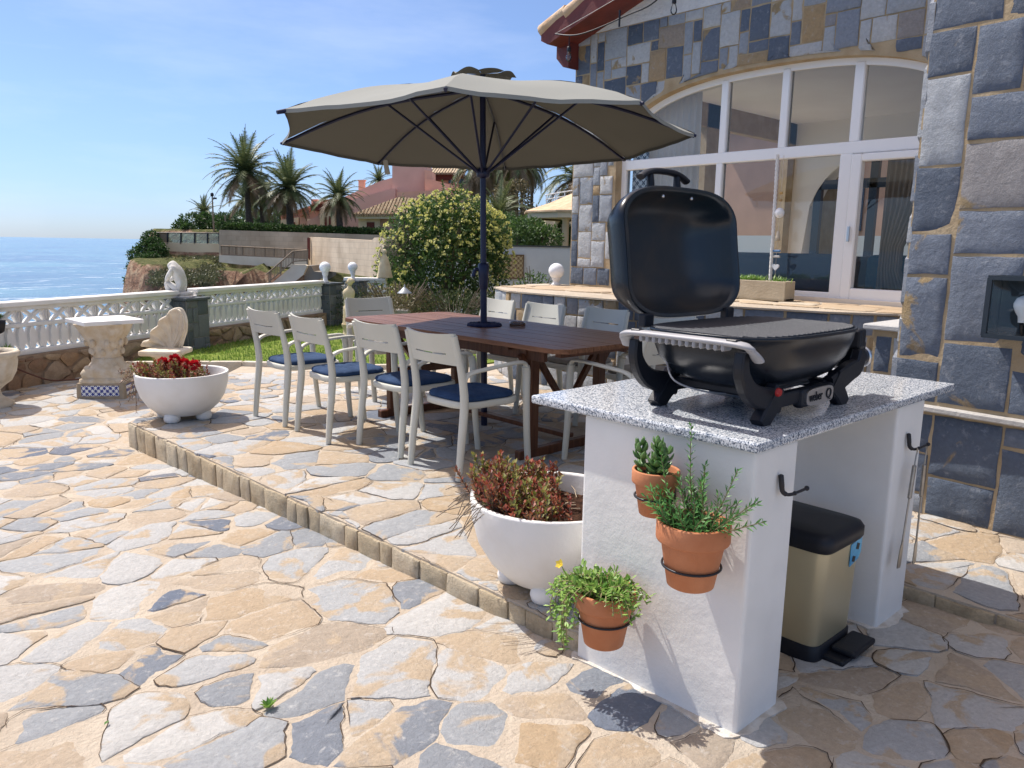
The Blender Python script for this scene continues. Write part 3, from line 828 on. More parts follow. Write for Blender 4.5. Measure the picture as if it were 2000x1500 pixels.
# side handles with ribbed grip
for sgn in (-1,):
    mb = MB(); xe = GX0-.05
    pts = [(xe+.035*-sgn, 1.075, RZ-.055), (xe+.012*-sgn, 1.085, RZ-.028), (xe, 1.115, RZ-.012), (xe, 1.30, RZ-.010), (xe, 1.485, RZ-.012), (xe+.012*-sgn, 1.515, RZ-.028), (xe+.035*-sgn, 1.525, RZ-.055)]
    mb.tube(bez(pts, 6), .0165, 10, flat=(1.35, .58), up=(0, 0, 1))
    for i in range(13):
        mb.rbox((xe+.006*sgn*-1, 1.16+i*.0235, RZ-.020), (.046, .011, .028), .004, 1)
    h = obj("side_handle", mb, GREYP, g)
    mb = MB()
    for yv in (1.135, 1.465):
        mb = MB(); mb.rbox((xe, yv, RZ-.004), (.026, .034, .012), .003, 1); obj("handle_clip", mb, BLACKP, h)
# gas control: housing and knob at the +X end
mb = MB(); mb.rbox((GX1+.055, 1.17, RZ-.105), (.07, .10, .10), .014, 2); mb.rbox((GX1+.03, 1.17, RZ-.05), (.05, .12, .07), .01, 2)
cb = obj("control_housing", mb, BLACKP, g)
mb = MB()
mb.M = Matrix.Translation((GX1+.085, 1.165, RZ-.125)) @ Matrix.Rotation(R(90), 4, 'Y')
mb.lathe([(.036, 0), (.037, .03), (.034, .06), (.030, .068)], 28, (0, 0, 0)); obj("control_knob", mb, BLACKP, g)
kn = bpy.data.objects["control_knob"]
mb = MB(); mb.M = Matrix.Translation((GX1+.085, 1.165, RZ-.125)) @ Matrix.Rotation(R(90), 4, 'Y')
mb.lathe([(.035, .058), (.0395, .060), (.0395, .068), (.033, .070)], 28); mb.lathe([(.011, .066), (.011, .074)], 16)
obj("knob_ring", mb, SILVER, kn)
# drip tray, hose, igniter
mb = MB(); mb.rbox((gcx, 1.30, SL+.085), (.20, .30, .012), .004, 1); mb.rbox((gcx-.03, 1.32, SL+.055), (.13, .17, .05), .012, 2)
obj("drip_tray", mb, SILVER, g)
mb = MB(); mb.tube(bez([(2.0, 1.44, RZ-.10), (1.99, 1.40, RZ-.16), (2.04, 1.32, RZ-.19), (2.13, 1.26, RZ-.20)], 6), .003, 8); obj("igniter_cable", mb, GREYP, g)
mb = MB(); mb.M = Matrix.Translation((2.055, 1.088, SL+.098)) @ Matrix.Rotation(R(90), 4, 'X'); mb.lathe([(.013, 0), (.013, .006), (.010, .010)], 16); obj("igniter_button", mb, RED, g)
mb = MB(); mb.rbox((2.07, 1.20, SL+.125), (.10, .012, .012), .003, 1); obj("burner_pipe", mb, RED, g)
# name badge with its lettering
by = 1.118-.008-.017
mb = MB()
mb.prism([(gcx+.05+u, SL+.056+v) for u, v in [(.088*abs(math.cos(a))**.5*(1 if math.cos(a) >= 0 else -1), .027*abs(math.sin(a))**.5*(1 if math.sin(a) >= 0 else -1)) for a in [2*PI*i/40 for i in range(40)]]], lambda u, v, d: Vector((u, by-d, v)), -.003, .004)
bd = obj("badge", mb, SILVER, g)
def text(name, body, size, m, loc, rot, parent, sx=1.0, shear=0.0, extrude=.0008, align='CENTER'):
    cu = bpy.data.curves.new(name, 'FONT'); cu.body = body; cu.size = size; cu.extrude = extrude; cu.align_x = align; cu.align_y = 'CENTER'; cu.shear = shear
    cu.materials.append(m)
    o = bpy.data.objects.new(name, cu); COL.objects.link(o)
    me = bpy.data.meshes.new_from_object(o); bpy.data.objects.remove(o); me.name = name
    o = bpy.data.objects.new(name, me); COL.objects.link(o)
    if parent: o.parent = parent
    o.location = Vector(loc)-(wpos(parent) if parent else Vector((0, 0, 0))); o.rotation_euler = rot; o.scale = (sx, 1, 1)
    return o
text("lettering", "weber", .042, BLACKP, (gcx+.02, by-.0055, SL+.056), (R(90), 0, 0), bd, sx=.78)
text("lettering", "Q", .046, BLACKP, (gcx+.105, by-.0055, SL+.056), (R(90), 0, 0), bd, sx=1.0)

# ------------------------------------------------------------------ wall pots
def pot_mesh(r, h):
    mb = MB(); rb = r*.64
    mb.lathe([(rb*.9, 0), (rb, .004), (r*.865, h*.70), (r*.87, h*.71), (r*.985, h*.715), (r, h*.735), (r, h*.985), (r*.985, h), (r*.90, h), (r*.885, h*.97), (r*.82, h*.82)], 40, cap=False)
    mb.add([(rb*.9*math.cos(2*PI*j/40), rb*.9*math.sin(2*PI*j/40), 0) for j in range(40)], [list(range(40))])
    return mb
def soil_mesh(r, z):
    mb = MB(); mb.lathe([(r, z), (r*.7, z+.006), (r*.3, z+.010), (.001, z+.012)], 24, cap=False); return mb
def wall_pot(name, label, c, r, h, group, ringz):
    t = thing(name, label, "plant pot", c, group)
    obj("pot", pot_mesh(r, h), TERRA, t, local=True)
    obj("soil", soil_mesh(r*.86, h*.86), SOIL, t, local=True)
    mb = MB(); rr = r*(.64+.225*(ringz/h)/.7)+.005; z = c[2]+ringz
    mb.tube([(c[0]+rr*math.cos(2*PI*i/36), c[1]+rr*math.sin(2*PI*i/36), z) for i in range(37)], .0036, 8)
    mb.tube([(c[0]+rr, c[1], z), (1.846, c[1], z)], .0045, 8)
    mb.rbox((1.843, c[1], z-.01), (.005, .03, .05), .002, 1)
    return t, mb
PW = 1.845
rnd = random.Random(5)
def put(name, mb, mats, t): return obj(name, mb, mats, t, recalc=False, local=True)
# 1: small pot with jade-like succulent
tp1, rg1 = wall_pot("terracotta_pot", "smallest terracotta wall pot with a thick leaved succulent rosette", (PW-.082, 1.285, .555), .068, .135, "pots hanging on the counter wall", .055)
mb = MB()
for st in range(7):
    a = rnd.uniform(0, 2*PI); rr = rnd.uniform(.005, .035); b = Vector((rr*math.cos(a), rr*math.sin(a), .118)); tipz = rnd.uniform(.05, .125)
    ax = Vector((math.cos(a)*.25, math.sin(a)*.25, 1)).normalized()
    lv = max(3, int(tipz/.018))
    for k in range(lv):
        p = b+ax*(tipz*k/lv)
        for q in range(4):
            an = k*1.1+q*PI/2+rnd.uniform(-.2, .2); elev = .25+.75*k/lv
            d = (Vector((math.cos(an), math.sin(an), 0))*(1.1-elev*.6)+Vector((0, 0, 1))*elev).normalized()
            L = rnd.uniform(.030, .044)*(1-.25*k/lv); W = L*.55
            s2 = d.cross(Vector((0, 0, 1))).normalized(); u2 = s2.cross(d)
            ctr = [p, p+d*L*.55, p+d*L]
            rings = []
            for s3, wv in ((0, .25), (.3, .75), (.6, 1.0), (.85, .7), (1.0, .08)):
                cc = p+d*L*s3+u2*(L*.12*math.sin(s3*PI)*-1+L*.14*s3*s3); rings.append([cc+s2*W/2*wv*math.cos(x)+u2*W*.2*wv*math.sin(x) for x in (0, PI/3, 2*PI/3, PI, 4*PI/3, 5*PI/3)])
            mb.loft(rings, 0, True)
put("plant", mb, SUCC, tp1)
# 2: largest pot with rosemary
tp2, rg2 = wall_pot("terracotta_pot", "largest terracotta wall pot with upright rosemary in it", (PW-.115, 1.128, .402), .100, .185, "pots hanging on the counter wall", .060)
mb = MB()
def rosemary(b, d, L, mb):
    P = bez([b, b+d*L*.5+Vector((rnd.uniform(-.01, .01), rnd.uniform(-.01, .01), 0)), b+d*L+Vector((rnd.uniform(-.02, .02), rnd.uniform(-.02, .02), L*.08))], 10)
    mb.tube(P, [.0022*(1-.6*i/(len(P)-1)) for i in range(len(P))], 5, 1)
    k = int(L/.0042)
    for i in range(k):
        s_ = .06+.94*i/k; q = P[min(int(s_*(len(P)-1)), len(P)-1)]; tdir = (P[min(int(s_*(len(P)-1))+1, len(P)-1)]-P[max(int(s_*(len(P)-1))-1, 0)]).normalized()
        a = i*2.4; o = tdir.orthogonal().normalized(); o2 = tdir.cross(o); side = o*math.cos(a)+o2*math.sin(a)
        dd_ = (side*.9+tdir*(.45+.5*s_)).normalized(); l_ = rnd.uniform(.020, .032)*(1-.35*s_)
        q = q+tdir*rnd.uniform(-.003, .003)
        mb.leaf(q, dd_, tdir, l_*1.15, .0062, 0, .06)
for b, d, L in (((0, 0, .16), (0.1, .18, 1), .27), ((-.02, .03, .16), (.0, .35, .95), .20), ((.01, -.03, .16), (.05, -.35, .9), .19), ((-.01, -.05, .16), (-.2, -.75, .62), .19), ((.0, .05, .16), (-.25, .55, .75), .12),
                ((-.03, 0, .16), (-.45, .15, .8), .13), ((-.02, -.04, .16), (-.5, -.3, .7), .13), ((.02, .0, .16), (.1, .0, 1), .17), ((-.03, .03, .16), (-.6, .35, .5), .11), ((0, -.06, .16), (-.05, -.8, .42), .16), ((.01, .02, .16), (.1, .4, .9), .13), ((-.04, -.01, .16), (-.6, -.1, .5), .10),
                ((-.01, .01, .16), (-.2, .05, 1), .15), ((.0, -.02, .16), (-.15, -.2, 1), .14)):
    rosemary(Vector(b), Vector(d).normalized(), L, mb)
for i in range(26):
    a = rnd.uniform(0, 2*PI); rr = rnd.uniform(0, .06)
    rosemary(Vector((rr*math.cos(a), rr*math.sin(a), .155)), Vector((math.cos(a)*.6-.15, math.sin(a)*.8, rnd.uniform(.6, 1.1))).normalized(), rnd.uniform(.08, .16), mb)
put("plant", mb, [ROSEM, mat("rosemary_stem", (.16, .13, .06), .8)], tp2)
# 3: lowest pot with trailing purslane and a yellow flower
tp3, rg3 = wall_pot("terracotta_pot", "lowest terracotta wall pot overflowing with bright trailing plant and one yellow flower", (PW-.112, 1.428, .106), .096, .178, "pots hanging on the counter wall", .085)
mb = MB()
def trail(pts, mb, dens=.011, ls=(.018, .030)):
    P = bez(pts, 8); 
    mb.tube(P, .0018, 5, 1)
    L = sum((P[i+1]-P[i]).length for i in range(len(P)-1)); k = max(4, int(L/dens))
    for i in range(k):
        s_ = i/k*(len(P)-1); j = int(s_); q = P[j].lerp(P[j+1], s_-j); tdir = (P[j+1]-P[j]).normalized()
        for _ in range(2):
            a = rnd.uniform(0, 2*PI); o = tdir.orthogonal().normalized(); o2 = tdir.cross(o); side = o*math.cos(a)+o2*math.sin(a)
            dd_ = (side+tdir*.6+Vector((0, 0, .35))).normalized(); l_ = rnd.uniform(*ls); s2 = dd_.cross(Vector((rnd.uniform(-.4, .4), rnd.uniform(-.4, .4), 1))); s2.normalize(); u2 = s2.cross(dd_)
            w_ = l_*.34
            mb.add([q, q+dd_*l_*.35+s2*w_*.45, q+dd_*l_*.75+s2*w_*.5+u2*l_*.06, q+dd_*l_, q+dd_*l_*.75-s2*w_*.5+u2*l_*.06, q+dd_*l_*.35-s2*w_*.45], [(0, 1, 2, 3, 4, 5)], 0)
for i in range(46):
    a = rnd.uniform(0, 2*PI); r0 = rnd.uniform(0, .06); b = Vector((r0*math.cos(a), r0*math.sin(a), .158)); o = Vector((math.cos(a), math.sin(a), 0))
    if o.x > .2: o.x *= .3
    ln = rnd.uniform(.05, .11); trail([b, b+o*ln*.5+Vector((0, 0, .045)), b+o*ln+Vector((0, 0, rnd.uniform(-.02, .06)))], mb)
for (ox, oy, dz) in ((-.06, .13, -.16), (-.07, .11, -.13), (-.05, .16, -.11), (-.09, .07, -.15), (-.09, .09, -.17), (-.10, .03, -.09), (-.04, .19, -.05), (-.06, .12, -.19), (-.08, .09, -.20), (-.05, .14, -.18), (-.03, -.13, .02), (-.04, -.15, .0), (-.02, -.11, .04), (-.05, -.14, -.02), (-.06, .17, -.12), (-.07, .10, -.10)):
    e = Vector((ox, oy, .16+dz)); trail([Vector((ox*.3, oy*.35, .165)), Vector((ox*.85, oy*.75, .185)), Vector((ox*1.1, oy*.97, .16+dz*.45)), e], mb, .013)
put("plant", mb, [TRAIL, mat("trailing_stem", (.30, .26, .12), .7)], tp3)
mb = MB(); fc = Vector((-.07, .125, .235))
mb.tube([fc, Vector((-.05, .09, .17))], .0015, 5, 1)
for i in range(5):
    a = 2*PI*i/5; d = Vector((math.cos(a)*.5-.5, math.sin(a)*.8, math.cos(a)*.6+.15)).normalized(); mb.leaf(fc, d, Vector((-1, 0, .3)), .019, .017)
mb.ball(fc, .004, 8)
put("flower", mb, [YFLOWER, TRAIL], tp3)
for mb, lb in ((rg1, "thin black iron ring holding the smallest terracotta pot"), (rg2, "thin black iron ring holding the largest terracotta pot with rosemary"), (rg3, "thin black iron ring holding the lowest terracotta pot with the trailing plant")):
    obj("pot_ring", mb, WIREBLK, label=lb, cat="pot holder", group="iron pot rings on the counter wall")

# ------------------------------------------------------------------ hooks and barbecue tools
def hook(c, label):
    t = thing("coat_hook", label, "hook", c, "iron hooks on the counter ends")
    mb = MB()
    mb.tube(bez([(c[0], c[1]-.006, c[2]+.045), (c[0], c[1]-.010, c[2]+.02), (c[0]+.004, c[1]-.013, c[2]-.004), (c[0]+.018, c[1]-.022, c[2]-.014), (c[0]+.036, c[1]-.036, c[2]-.010)], 6), [.0035]+[.0075]*8+[.007]*8+[.005]*8, 10)
    obj("hook_body", mb, WIREBLK, t)
    mb = MB()
    mb.tube([(c[0]+.030, c[1]-.032, c[2]-.012), (c[0]+.062, c[1]-.052, c[2]+.002)], .0042, 8); mb.ball((c[0]+.064, c[1]-.053, c[2]+.003), .0075, 10); mb.ball((c[0]+.034, c[1]-.034, c[2]-.010), .0065, 10)
    obj("hook_arm", mb, WIREBLK, t)
    return t
hook((1.972, 1.02, .652), "black iron hook with nothing on it, on the near wall of the counter")
hook((2.888, 1.02, .628), "black iron hook carrying two barbecue tools on the far wall of the counter")
def tool(c, lean, label, kind):
    t = thing("barbecue_tool", label, "grill tool", c, "barbecue tools hanging from the hook")
    mt = Matrix.Translation(c) @ Matrix.Rotation(lean, 4, 'Y')
    mb = MB(); mb.M = mt
    mb.tube([(0, 0, .0), (.006, 0, -.012), (.002, 0, -.03), (0, 0, -.07)], .0025, 6); mb.tube([(0, 0, -.065), (0, 0, -.36)], .0036, 8)
    obj("rod", mb, STEEL, t)
    mb = MB(); mb.M = mt; mb.rbox((0, 0, -.125), (.017, .013, .125), .005, 2); obj("handle", mb, STEEL, t)
    mb = MB(); mb.M = mt
    mb.prism([(-.004, -.34), (.004, -.34), (.012, -.37), (.016, -.43), (.013, -.445), (-.013, -.445), (-.016, -.43), (-.012, -.37)], lambda u, v, d: Vector((u, d, v)), -.0015, .0015)
    obj(kind, mb, STEEL, t)
    return t
tool((2.905, .986, .622), R(7), "steel barbecue turner hanging left on the counter hook", "blade")
tool((2.935, .966, .624), R(-1), "steel barbecue fork tool hanging right on the counter hook", "blade")

# ------------------------------------------------------------------ pedal bin
t = thing("pedal_bin", "gold coloured pedal bin with black lid under the granite counter", "bin", (2.52, 1.25, -.06))
bx0, bx1, by0, by1 = 2.375, 2.665, 1.045, 1.46
mb = MB(); rings = []
def bring(f, z, p=9, sh=0): return [Vector((2.52+(x-2.52)*f, 1.2525+(y-1.2525)*f, z)) for x, y in rrect((bx1-bx0)/2, (by1-by0)/2, p, 48, 2.52, 1.2525)]
mb.loft([bring(.93, -.005), bring(.94, .0), bring(1.0, .36)], 0, True)
obj("body", mb, mat("champagne_metal", (.64, .57, .38), .40, metal=.6, col2=(.60, .53, .35), nscale=3), t)
mb = MB(); mb.loft([bring(.97, -.062), bring(.97, -.006), bring(.95, .0)], 0, True)
mb.rbox((2.52, 1.03, -.045), (.17, .10, .02), .008, 2)
obj("base", mb, BLACKP, t)
mb = MB(); mb.rbox((2.565, 1.005, -.025), (.17, .085, .022), .008, 2); obj("pedal", mb, BLACKP, t)
mb = MB(); mb.loft([bring(1.03, .335), bring(1.055, .345), bring(1.055, .375), bring(1.0, .392), bring(.9, .398), bring(.5, .402), bring(.05, .403)], 0, True); obj("lid", mb, BLACKP, t)
mb = MB()
mb.prism([(2.565, .245), (2.63, .26), (2.648, .28), (2.65, .335), (2.565, .325)], lambda u, v, d: Vector((u, 1.0455-d, v)), 0, .0015)
stk = obj("sticker", mb, mat("blue_sticker", (.03, .28, .55), .35, col2=(.12, .50, .72), nscale=22), t)
mb = MB(); mb.box((2.618, 1.0433, .308), (.022, .001, .022), rot=Matrix.Rotation(R(20), 3, 'Y')); mb.box((2.592, 1.0433, .268), (.022, .001, .020), rot=Matrix.Rotation(R(20), 3, 'Y'))
obj("printed_picture", mb, BLACKP, stk)

# ------------------------------------------------------------------ round bowl planters
def bowl(c, r, h, label):
    t = thing("bowl_planter", label, "planter", c, "white bowl planters on the terrace")
    mb = MB(); z0 = .045
    mb.lathe([(r*.42, z0), (r*.55, z0+.006), (r*.76, z0+h*.22), (r*.90, z0+h*.45), (r*.975, z0+h*.72), (r, z0+h*.97), (r*.997, z0+h), (r*.95, z0+h), (r*.945, z0+h*.97), (r*.90, z0+h*.72)], 64, cap=False)
    mb.add([(r*.42*math.cos(2*PI*j/64), r*.42*math.sin(2*PI*j/64), z0) for j in range(64)], [list(range(64))])
    obj("bowl", mb, WHITEPAINT, t, local=True)
    for k in range(4):
        a = PI/4+k*PI/2-.12; mb = MB()
        mb.lathe([(.035, .0), (.052, .008), (.058, .03), (.052, .058), (.03, .072)], 18, (r*.48*math.cos(a), r*.48*math.sin(a), .002))
        obj("foot", mb, WHITEPAINT, t, local=True)
    mb = MB(); rings = []
    for rr in (.91, .8, .65, .5, .33, .16, .03):
        rings.append([Vector((r*rr*math.cos(2*PI*j/40), r*rr*math.sin(2*PI*j/40), z0+h*.76+nzz(r*rr*math.cos(2*PI*j/40)*14, r*rr*math.sin(2*PI*j/40)*14, c[0])*.012)) for j in range(40)])
    mb.loft(rings, 0, True, True, False)
    for i in range(60):
        a = rnd.uniform(0, 2*PI); rr = r*.85*math.sqrt(rnd.random()); p = Vector((rr*math.cos(a), rr*math.sin(a), z0+h*.77+rnd.uniform(.0, .015))); b = rnd.uniform(0, 2*PI); l_ = rnd.uniform(.02, .06)
        mb.tube([p, p+Vector((math.cos(b)*l_, math.sin(b)*l_, rnd.uniform(-.004, .012)))], .0018, 5, 1)
    obj("soil", mb, [SOIL, mat("dead_twig", (.42, .34, .25), .9)], t, local=True)
    return t, z0+h*.77
def sedum(mb, b, d, L):
    P = bez([b, b+d*L*.5+Vector((rnd.uniform(-.01, .01), rnd.uniform(-.01, .01), 0)), b+d*L+Vector((0, 0, L*.15))], 4)
    mb.tube(P, .002, 5, 3); mi = rnd.choice([0, 0, 0, 1, 1, 2, 2]); k = max(6, int(L/.006))
    for i in range(k):
        s_ = .25+.75*i/k; j = min(int(s_*(len(P)-1)), len(P)-2); q = P[j].lerp(P[j+1], s_*(len(P)-1)-j); td = (P[j+1]-P[j]).normalized()
        a = i*2.4; o = td.orthogonal().normalized(); dd_ = (o*math.cos(a)+td.cross(o)*math.sin(a)+td*(.3+s_)).normalized()
        l_ = rnd.uniform(.018, .030); mm = mi if rnd.random() < .75 else rnd.choice([0, 1, 2])
        mb.leaf(q, dd_, td, l_, l_*.62, mm, .10)
tb2, zs2 = bowl((2.07, 1.99, 0), .315, .325, "large white bowl planter of reddish succulents behind the white counter")
mb = MB()
for i in range(430):
    a = rnd.uniform(0, 2*PI); rr = .27*math.sqrt(rnd.random()); p = Vector((rr*math.cos(a), rr*math.sin(a), zs2))
    lat = -p.x*CR.x-p.y*CR.y        # the planting fills the side away from the counter
    if lat < -.02+rnd.uniform(-.05, .05): continue
    hh = rnd.uniform(.05, .15)*(.55+2.2*max(0, min(.25, lat+.02)))
    d = Vector((rnd.uniform(-.4, .4)-CR.x*.3, rnd.uniform(-.4, .4)-CR.y*.3, 1)).normalized(); sedum(mb, p, d, hh+.03)
for i in range(36):   # dry twigs hanging over the rim
    a = rnd.uniform(-.7, .7); o = Vector((-CR.x, -CR.y, 0)); o = Matrix.Rotation(a, 3, 'Z') @ o; p = o*.25+Vector((0, 0, zs2+rnd.uniform(.02, .07)))
    mb.tube(bez([p, p+o*.07+Vector((0, 0, rnd.uniform(0, .05))), p+o*rnd.uniform(.10, .17)+Vector((rnd.uniform(-.03, .03), rnd.uniform(-.03, .03), rnd.uniform(-.07, .03)))], 4), .0016, 5, 3)
put("plant", mb, [SEDUMR, SEDUMB, SEDUMG, DRYTWIG], tb2)
tb1, zs1 = bowl((2.06, 5.80, 0), .325, .31, "white bowl planter with red geranium flowers at the terrace corner")
mb = MB()
for i in range(260):
    a = rnd.uniform(0, 2*PI); rr = .27*math.sqrt(rnd.random()); p = Vector((rr*math.cos(a), rr*math.sin(a), zs1))
    lat = -p.x*CR.x-p.y*CR.y
    if lat < -.10+rnd.uniform(-.06, .06): continue
    d = Vector((rnd.uniform(-.5, .5)-CR.x*.4, rnd.uniform(-.5, .5)-CR.y*.4, .9)).normalized(); sedum(mb, p, d, rnd.uniform(.06, .15))
for i in range(46):
    a = rnd.uniform(-.6, .6); o = Vector((-CR.x, -CR.y, 0)); o = Matrix.Rotation(a, 3, 'Z') @ o; p = o*.24+Vector((0, 0, zs1+rnd.uniform(.0, .06)))
    e = p+o*rnd.uniform(.08, .19)+Vector((0, 0, rnd.uniform(-.22, .09)))
    P = bez([p, p+o*.06+Vector((0, 0, .05)), e], 4); mb.tube(P, .002, 5, 3)
    for q in P[2:]:
        for _ in range(3): mb.leaf(q, Vector((rnd.uniform(-1, 1), rnd.uniform(-1, 1), rnd.uniform(-.6, 1))).normalized(), Vector((0, 0, 1)), .022, .007, 1)
put("plant", mb, [SEDUMR, SEDUMB, SEDUMG, DRYTWIG], tb1)
for lat, hh in ((-.155, .135), (-.07, .16), (.0, .13), (.075, .12)):
    mb = MB(); c = Vector((CR.x, CR.y, 0))*(lat+.06)+Vector((-.03, .02, zs1+hh))
    mb.tube([c, Vector((c.x, c.y, zs1))], .003, 5, 1)
    for i in range(60):
        d = Vector((rnd.gauss(0, 1), rnd.gauss(0, 1), rnd.gauss(.3, 1))).normalized(); mb.leaf(c+d*.014, d, Vector((rnd.random(), rnd.random(), 1)), .034, .032, 0, .1)
    put("flower", mb, [REDFL, SEDUMG], tb1)

# ================================================================== DINING TABLE
TX0, TX1, TY0, TY1, TZ = 3.115, 4.12, 2.95, 5.32, .74
t = thing("dining_table", "long dark wooden slatted dining table with trestle legs and a hole for the parasol", "table", (3.617, 4.135, 0))
tcx, tcy = (TX0+TX1)/2, (TY0+TY1)/2
mb = MB()
# bevelled-corner outline: slats along Y clipped to it, framed by end boards
ch = .07
def ylim(x):
    e = min(x-TX0, TX1-x); return max(0, ch-e) if e < ch else 0
n = 15; wd = (TX1-TX0)/n
for half in (0, 1):
    ya, yb = (TY0, tcy-.0015) if half == 0 else (tcy+.0015, TY1)
    for i in range(n):
        xa = TX0+i*wd+(.0018 if i else 0); xb = TX0+(i+1)*wd-(.0018 if i < n-1 else 0)
        if half == 0: poly = [(xa, ya+ylim(xa)), (xb, ya+ylim(xb)), (xb, yb), (xa, yb)]
        else: poly = [(xa, ya), (xb, ya), (xb, yb-ylim(xb)), (xa, yb-ylim(xa))]
        dz = random.uniform(-.0008, .0008)
        mb.prism(poly, lambda u, v, d: Vector((u, v, d)), TZ-.028+dz, TZ+dz)
obj("tabletop", mb, WOODTOP, t)
mb = MB()
for yy in (TY0+.10, TY0+.55, tcy-.06, tcy+.06, TY1-.55, TY1-.10): mb.box((tcx, yy, TZ-.044), (TX1-TX0-.16, .05, .03))
for xx in (TX0+.13, TX1-.13): mb.box((xx, tcy, TZ-.068), (.028, TY1-TY0-.5, .078))
obj("apron", mb, WOODLEG, t)
for ye in (TY0+.42, TY1-.42):
    for xx in (TX0+.19, TX1-.19):
        mb = MB(); mb.rbox((xx, ye, .37), (.075, .055, .63), .005, 1); obj("leg", mb, WOODLEG, t)
    mb = MB(); mb.rbox((tcx, ye, .032), (.86, .055, .06), .006, 1)
    obj("foot_beam", mb, WOODLEG, t)
    mb = MB(); mb.rbox((tcx, ye, .35), (.56, .04, .055), .004, 1); mb.rbox((tcx, ye, .68), (.80, .05, .045), .005, 1)
    obj("cross_beam", mb, WOODLEG, t)
    mb = MB()
    for sg in (-1, 1):
        mb.beam((tcx+sg*.07, ye, .37), (tcx+sg*.29, ye, .655), .032, .035)
        mb.beam((tcx+sg*.345, ye, .56), (tcx+sg*.42, ye, .66), .03, .03)
    obj("brace", mb, WOODLEG, t)
mb = MB(); mb.rbox((tcx+.02, tcy-.04, .095), (.07, TY1-TY0-.87, .03), .005, 1); obj("stretcher", mb, WOODLEG, t)
# glass ashtray
mb = MB()
mb.lathe([(.052, 0), (.058, .004), (.060, .030), (.056, .032), (.052, .030), (.047, .012), (.02, .009), (.001, .009)], 32, (3.80, 4.04, TZ), cap=False)
ag = bpy.data.materials.new("ashtray_glass"); ag.use_nodes = True
b = ag.node_tree.nodes["Principled BSDF"]; b.inputs["Transmission Weight"].default_value = 1; b.inputs["Roughness"].default_value = .02; b.inputs["Base Color"].default_value = (.92, .95, .95, 1)
obj("ashtray", mb, ag, label="round clear glass ashtray on the wooden table beside the parasol pole", cat="ashtray")

# ================================================================== PARASOL
pb = Vector((3.642, 4.21, 0)); ptop = Vector((3.592, 4.205, 2.44)); pd = (ptop-pb)/2.44
def pz(z): return pb+pd*z
t = thing("parasol", "large taupe canvas parasol on a dark navy pole through the wooden table", "parasol", pb)
mb = MB()
mb.tube([pz(0), pz(1.02)], .0235, 16); mb.tube([pz(1.0), pz(2.42)], .0205, 16)
obj("pole", mb, PARASOLNAVY, t)
mb = MB()
mb.tube([pz(1.00), pz(1.02), pz(1.05), pz(1.10), pz(1.17), pz(1.185)], [.027, .031, .033, .037, .040, .030], 16)
cr_ = obj("crank_housing", mb, PARASOLNAVY, t)
mb = MB(); q = pz(1.14); e = q-Vector((CR.x, CR.y, 0))*.06
mb.tube([q, e], .012, 8); mb.tube([e, e+Vector((0, 0, -.05))-Vector((CR.x, CR.y, 0))*.012], [.012, .016], 10); obj("crank_handle", mb, PARASOLNAVY, cr_)
NL = 4
RT, ZT, A0 = 1.425, 2.035, R(-3.3)
apex = pz(2.37); hubp = pz(1.80); crown = pz(2.33)
tips = []
for k in range(8):
    a = A0+k*PI/4; d = Vector((math.cos(a), math.sin(a), 0)); tx, ty = -.017, -.044
    tips.append(Vector((pz(2.0).x, pz(2.0).y, 0))+d*RT+Vector((0, 0, ZT+(tx*d.x+ty*d.y)*RT)))
def rib_pt(k, s_):
    p = apex.lerp(tips[k], s_); p.z += .072*math.sin(PI*s_**1.15)
    return p
# canopy: per gore, sagging between the ribs, edge scalloped inward
mb = MB(); NU, NV = 14, 12
for k in range(8):
    k2 = (k+1) % 8; rows = []
    for i in range(NU+1):
        s_ = .085+(1-.085)*i/NU; row = []
        for j in range(NV+1):
            q = j/NV; a = rib_pt(k, s_); b = rib_pt(k2, s_); p = a.lerp(b, q); c_ = math.sin(PI*q)
            p.z -= .040*c_*s_*math.sin(PI*min(1, s_*.9))
            p = p.lerp(Vector((apex.x, apex.y, p.z)), .030*c_*s_**5)
            p.z += .012*noise.noise(Vector((p.x*5, p.y*5, k)))*s_
            row.append(p)
        rows.append(row)
    mb.loft(rows, 0, True, False, False)
    # hem
    r2 = [[p for p in rows[-1]], [p+Vector((0, 0, -.022)) for p in rows[-1]]]
    mb.loft(r2, 0, True, False, False)
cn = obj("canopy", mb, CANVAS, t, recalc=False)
mb = MB()      # small vented top cap with wavy flaps
for k in range(8):
    k2 = (k+1) % 8; rows = []
    for i in range(7):
        s_ = .01+.15*i/6; row = []
        for j in range(9):
            q = j/8; p = rib_pt(k, s_).lerp(rib_pt(k2, s_), q); p.z += .075+.024*math.sin(PI*q)*(i/6)**2+.012*noise.noise(Vector((p.x*9, p.y*9, k*3)))*(i/6); row.append(p)
        rows.append(row)
    mb.loft(rows, 0, True, False, False)
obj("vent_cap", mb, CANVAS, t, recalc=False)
mb = MB(); mb.tube([pz(1.765), pz(1.775), pz(1.825), pz(1.835)], [.03, .045, .045, .03], 16); obj("hub", mb, PARASOLNAVY, t)
mb = MB(); mb.tube([pz(2.30), pz(2.31), pz(2.36), pz(2.37)], [.03, .045, .045, .03], 16); mb.tube([pz(2.40), pz(2.455)], [.012, .02], 10); obj("top_hub", mb, PARASOLNAVY, t)
def pxof(p):
    d = p-CP; f = d.dot(CF); return Vector((1000+FPX*d.dot(CR)/f, 750-FPX*d.dot(CU)/f))
NL = min(range(8), key=lambda k: (pxof(tips[k])-Vector((557, 211))).length)
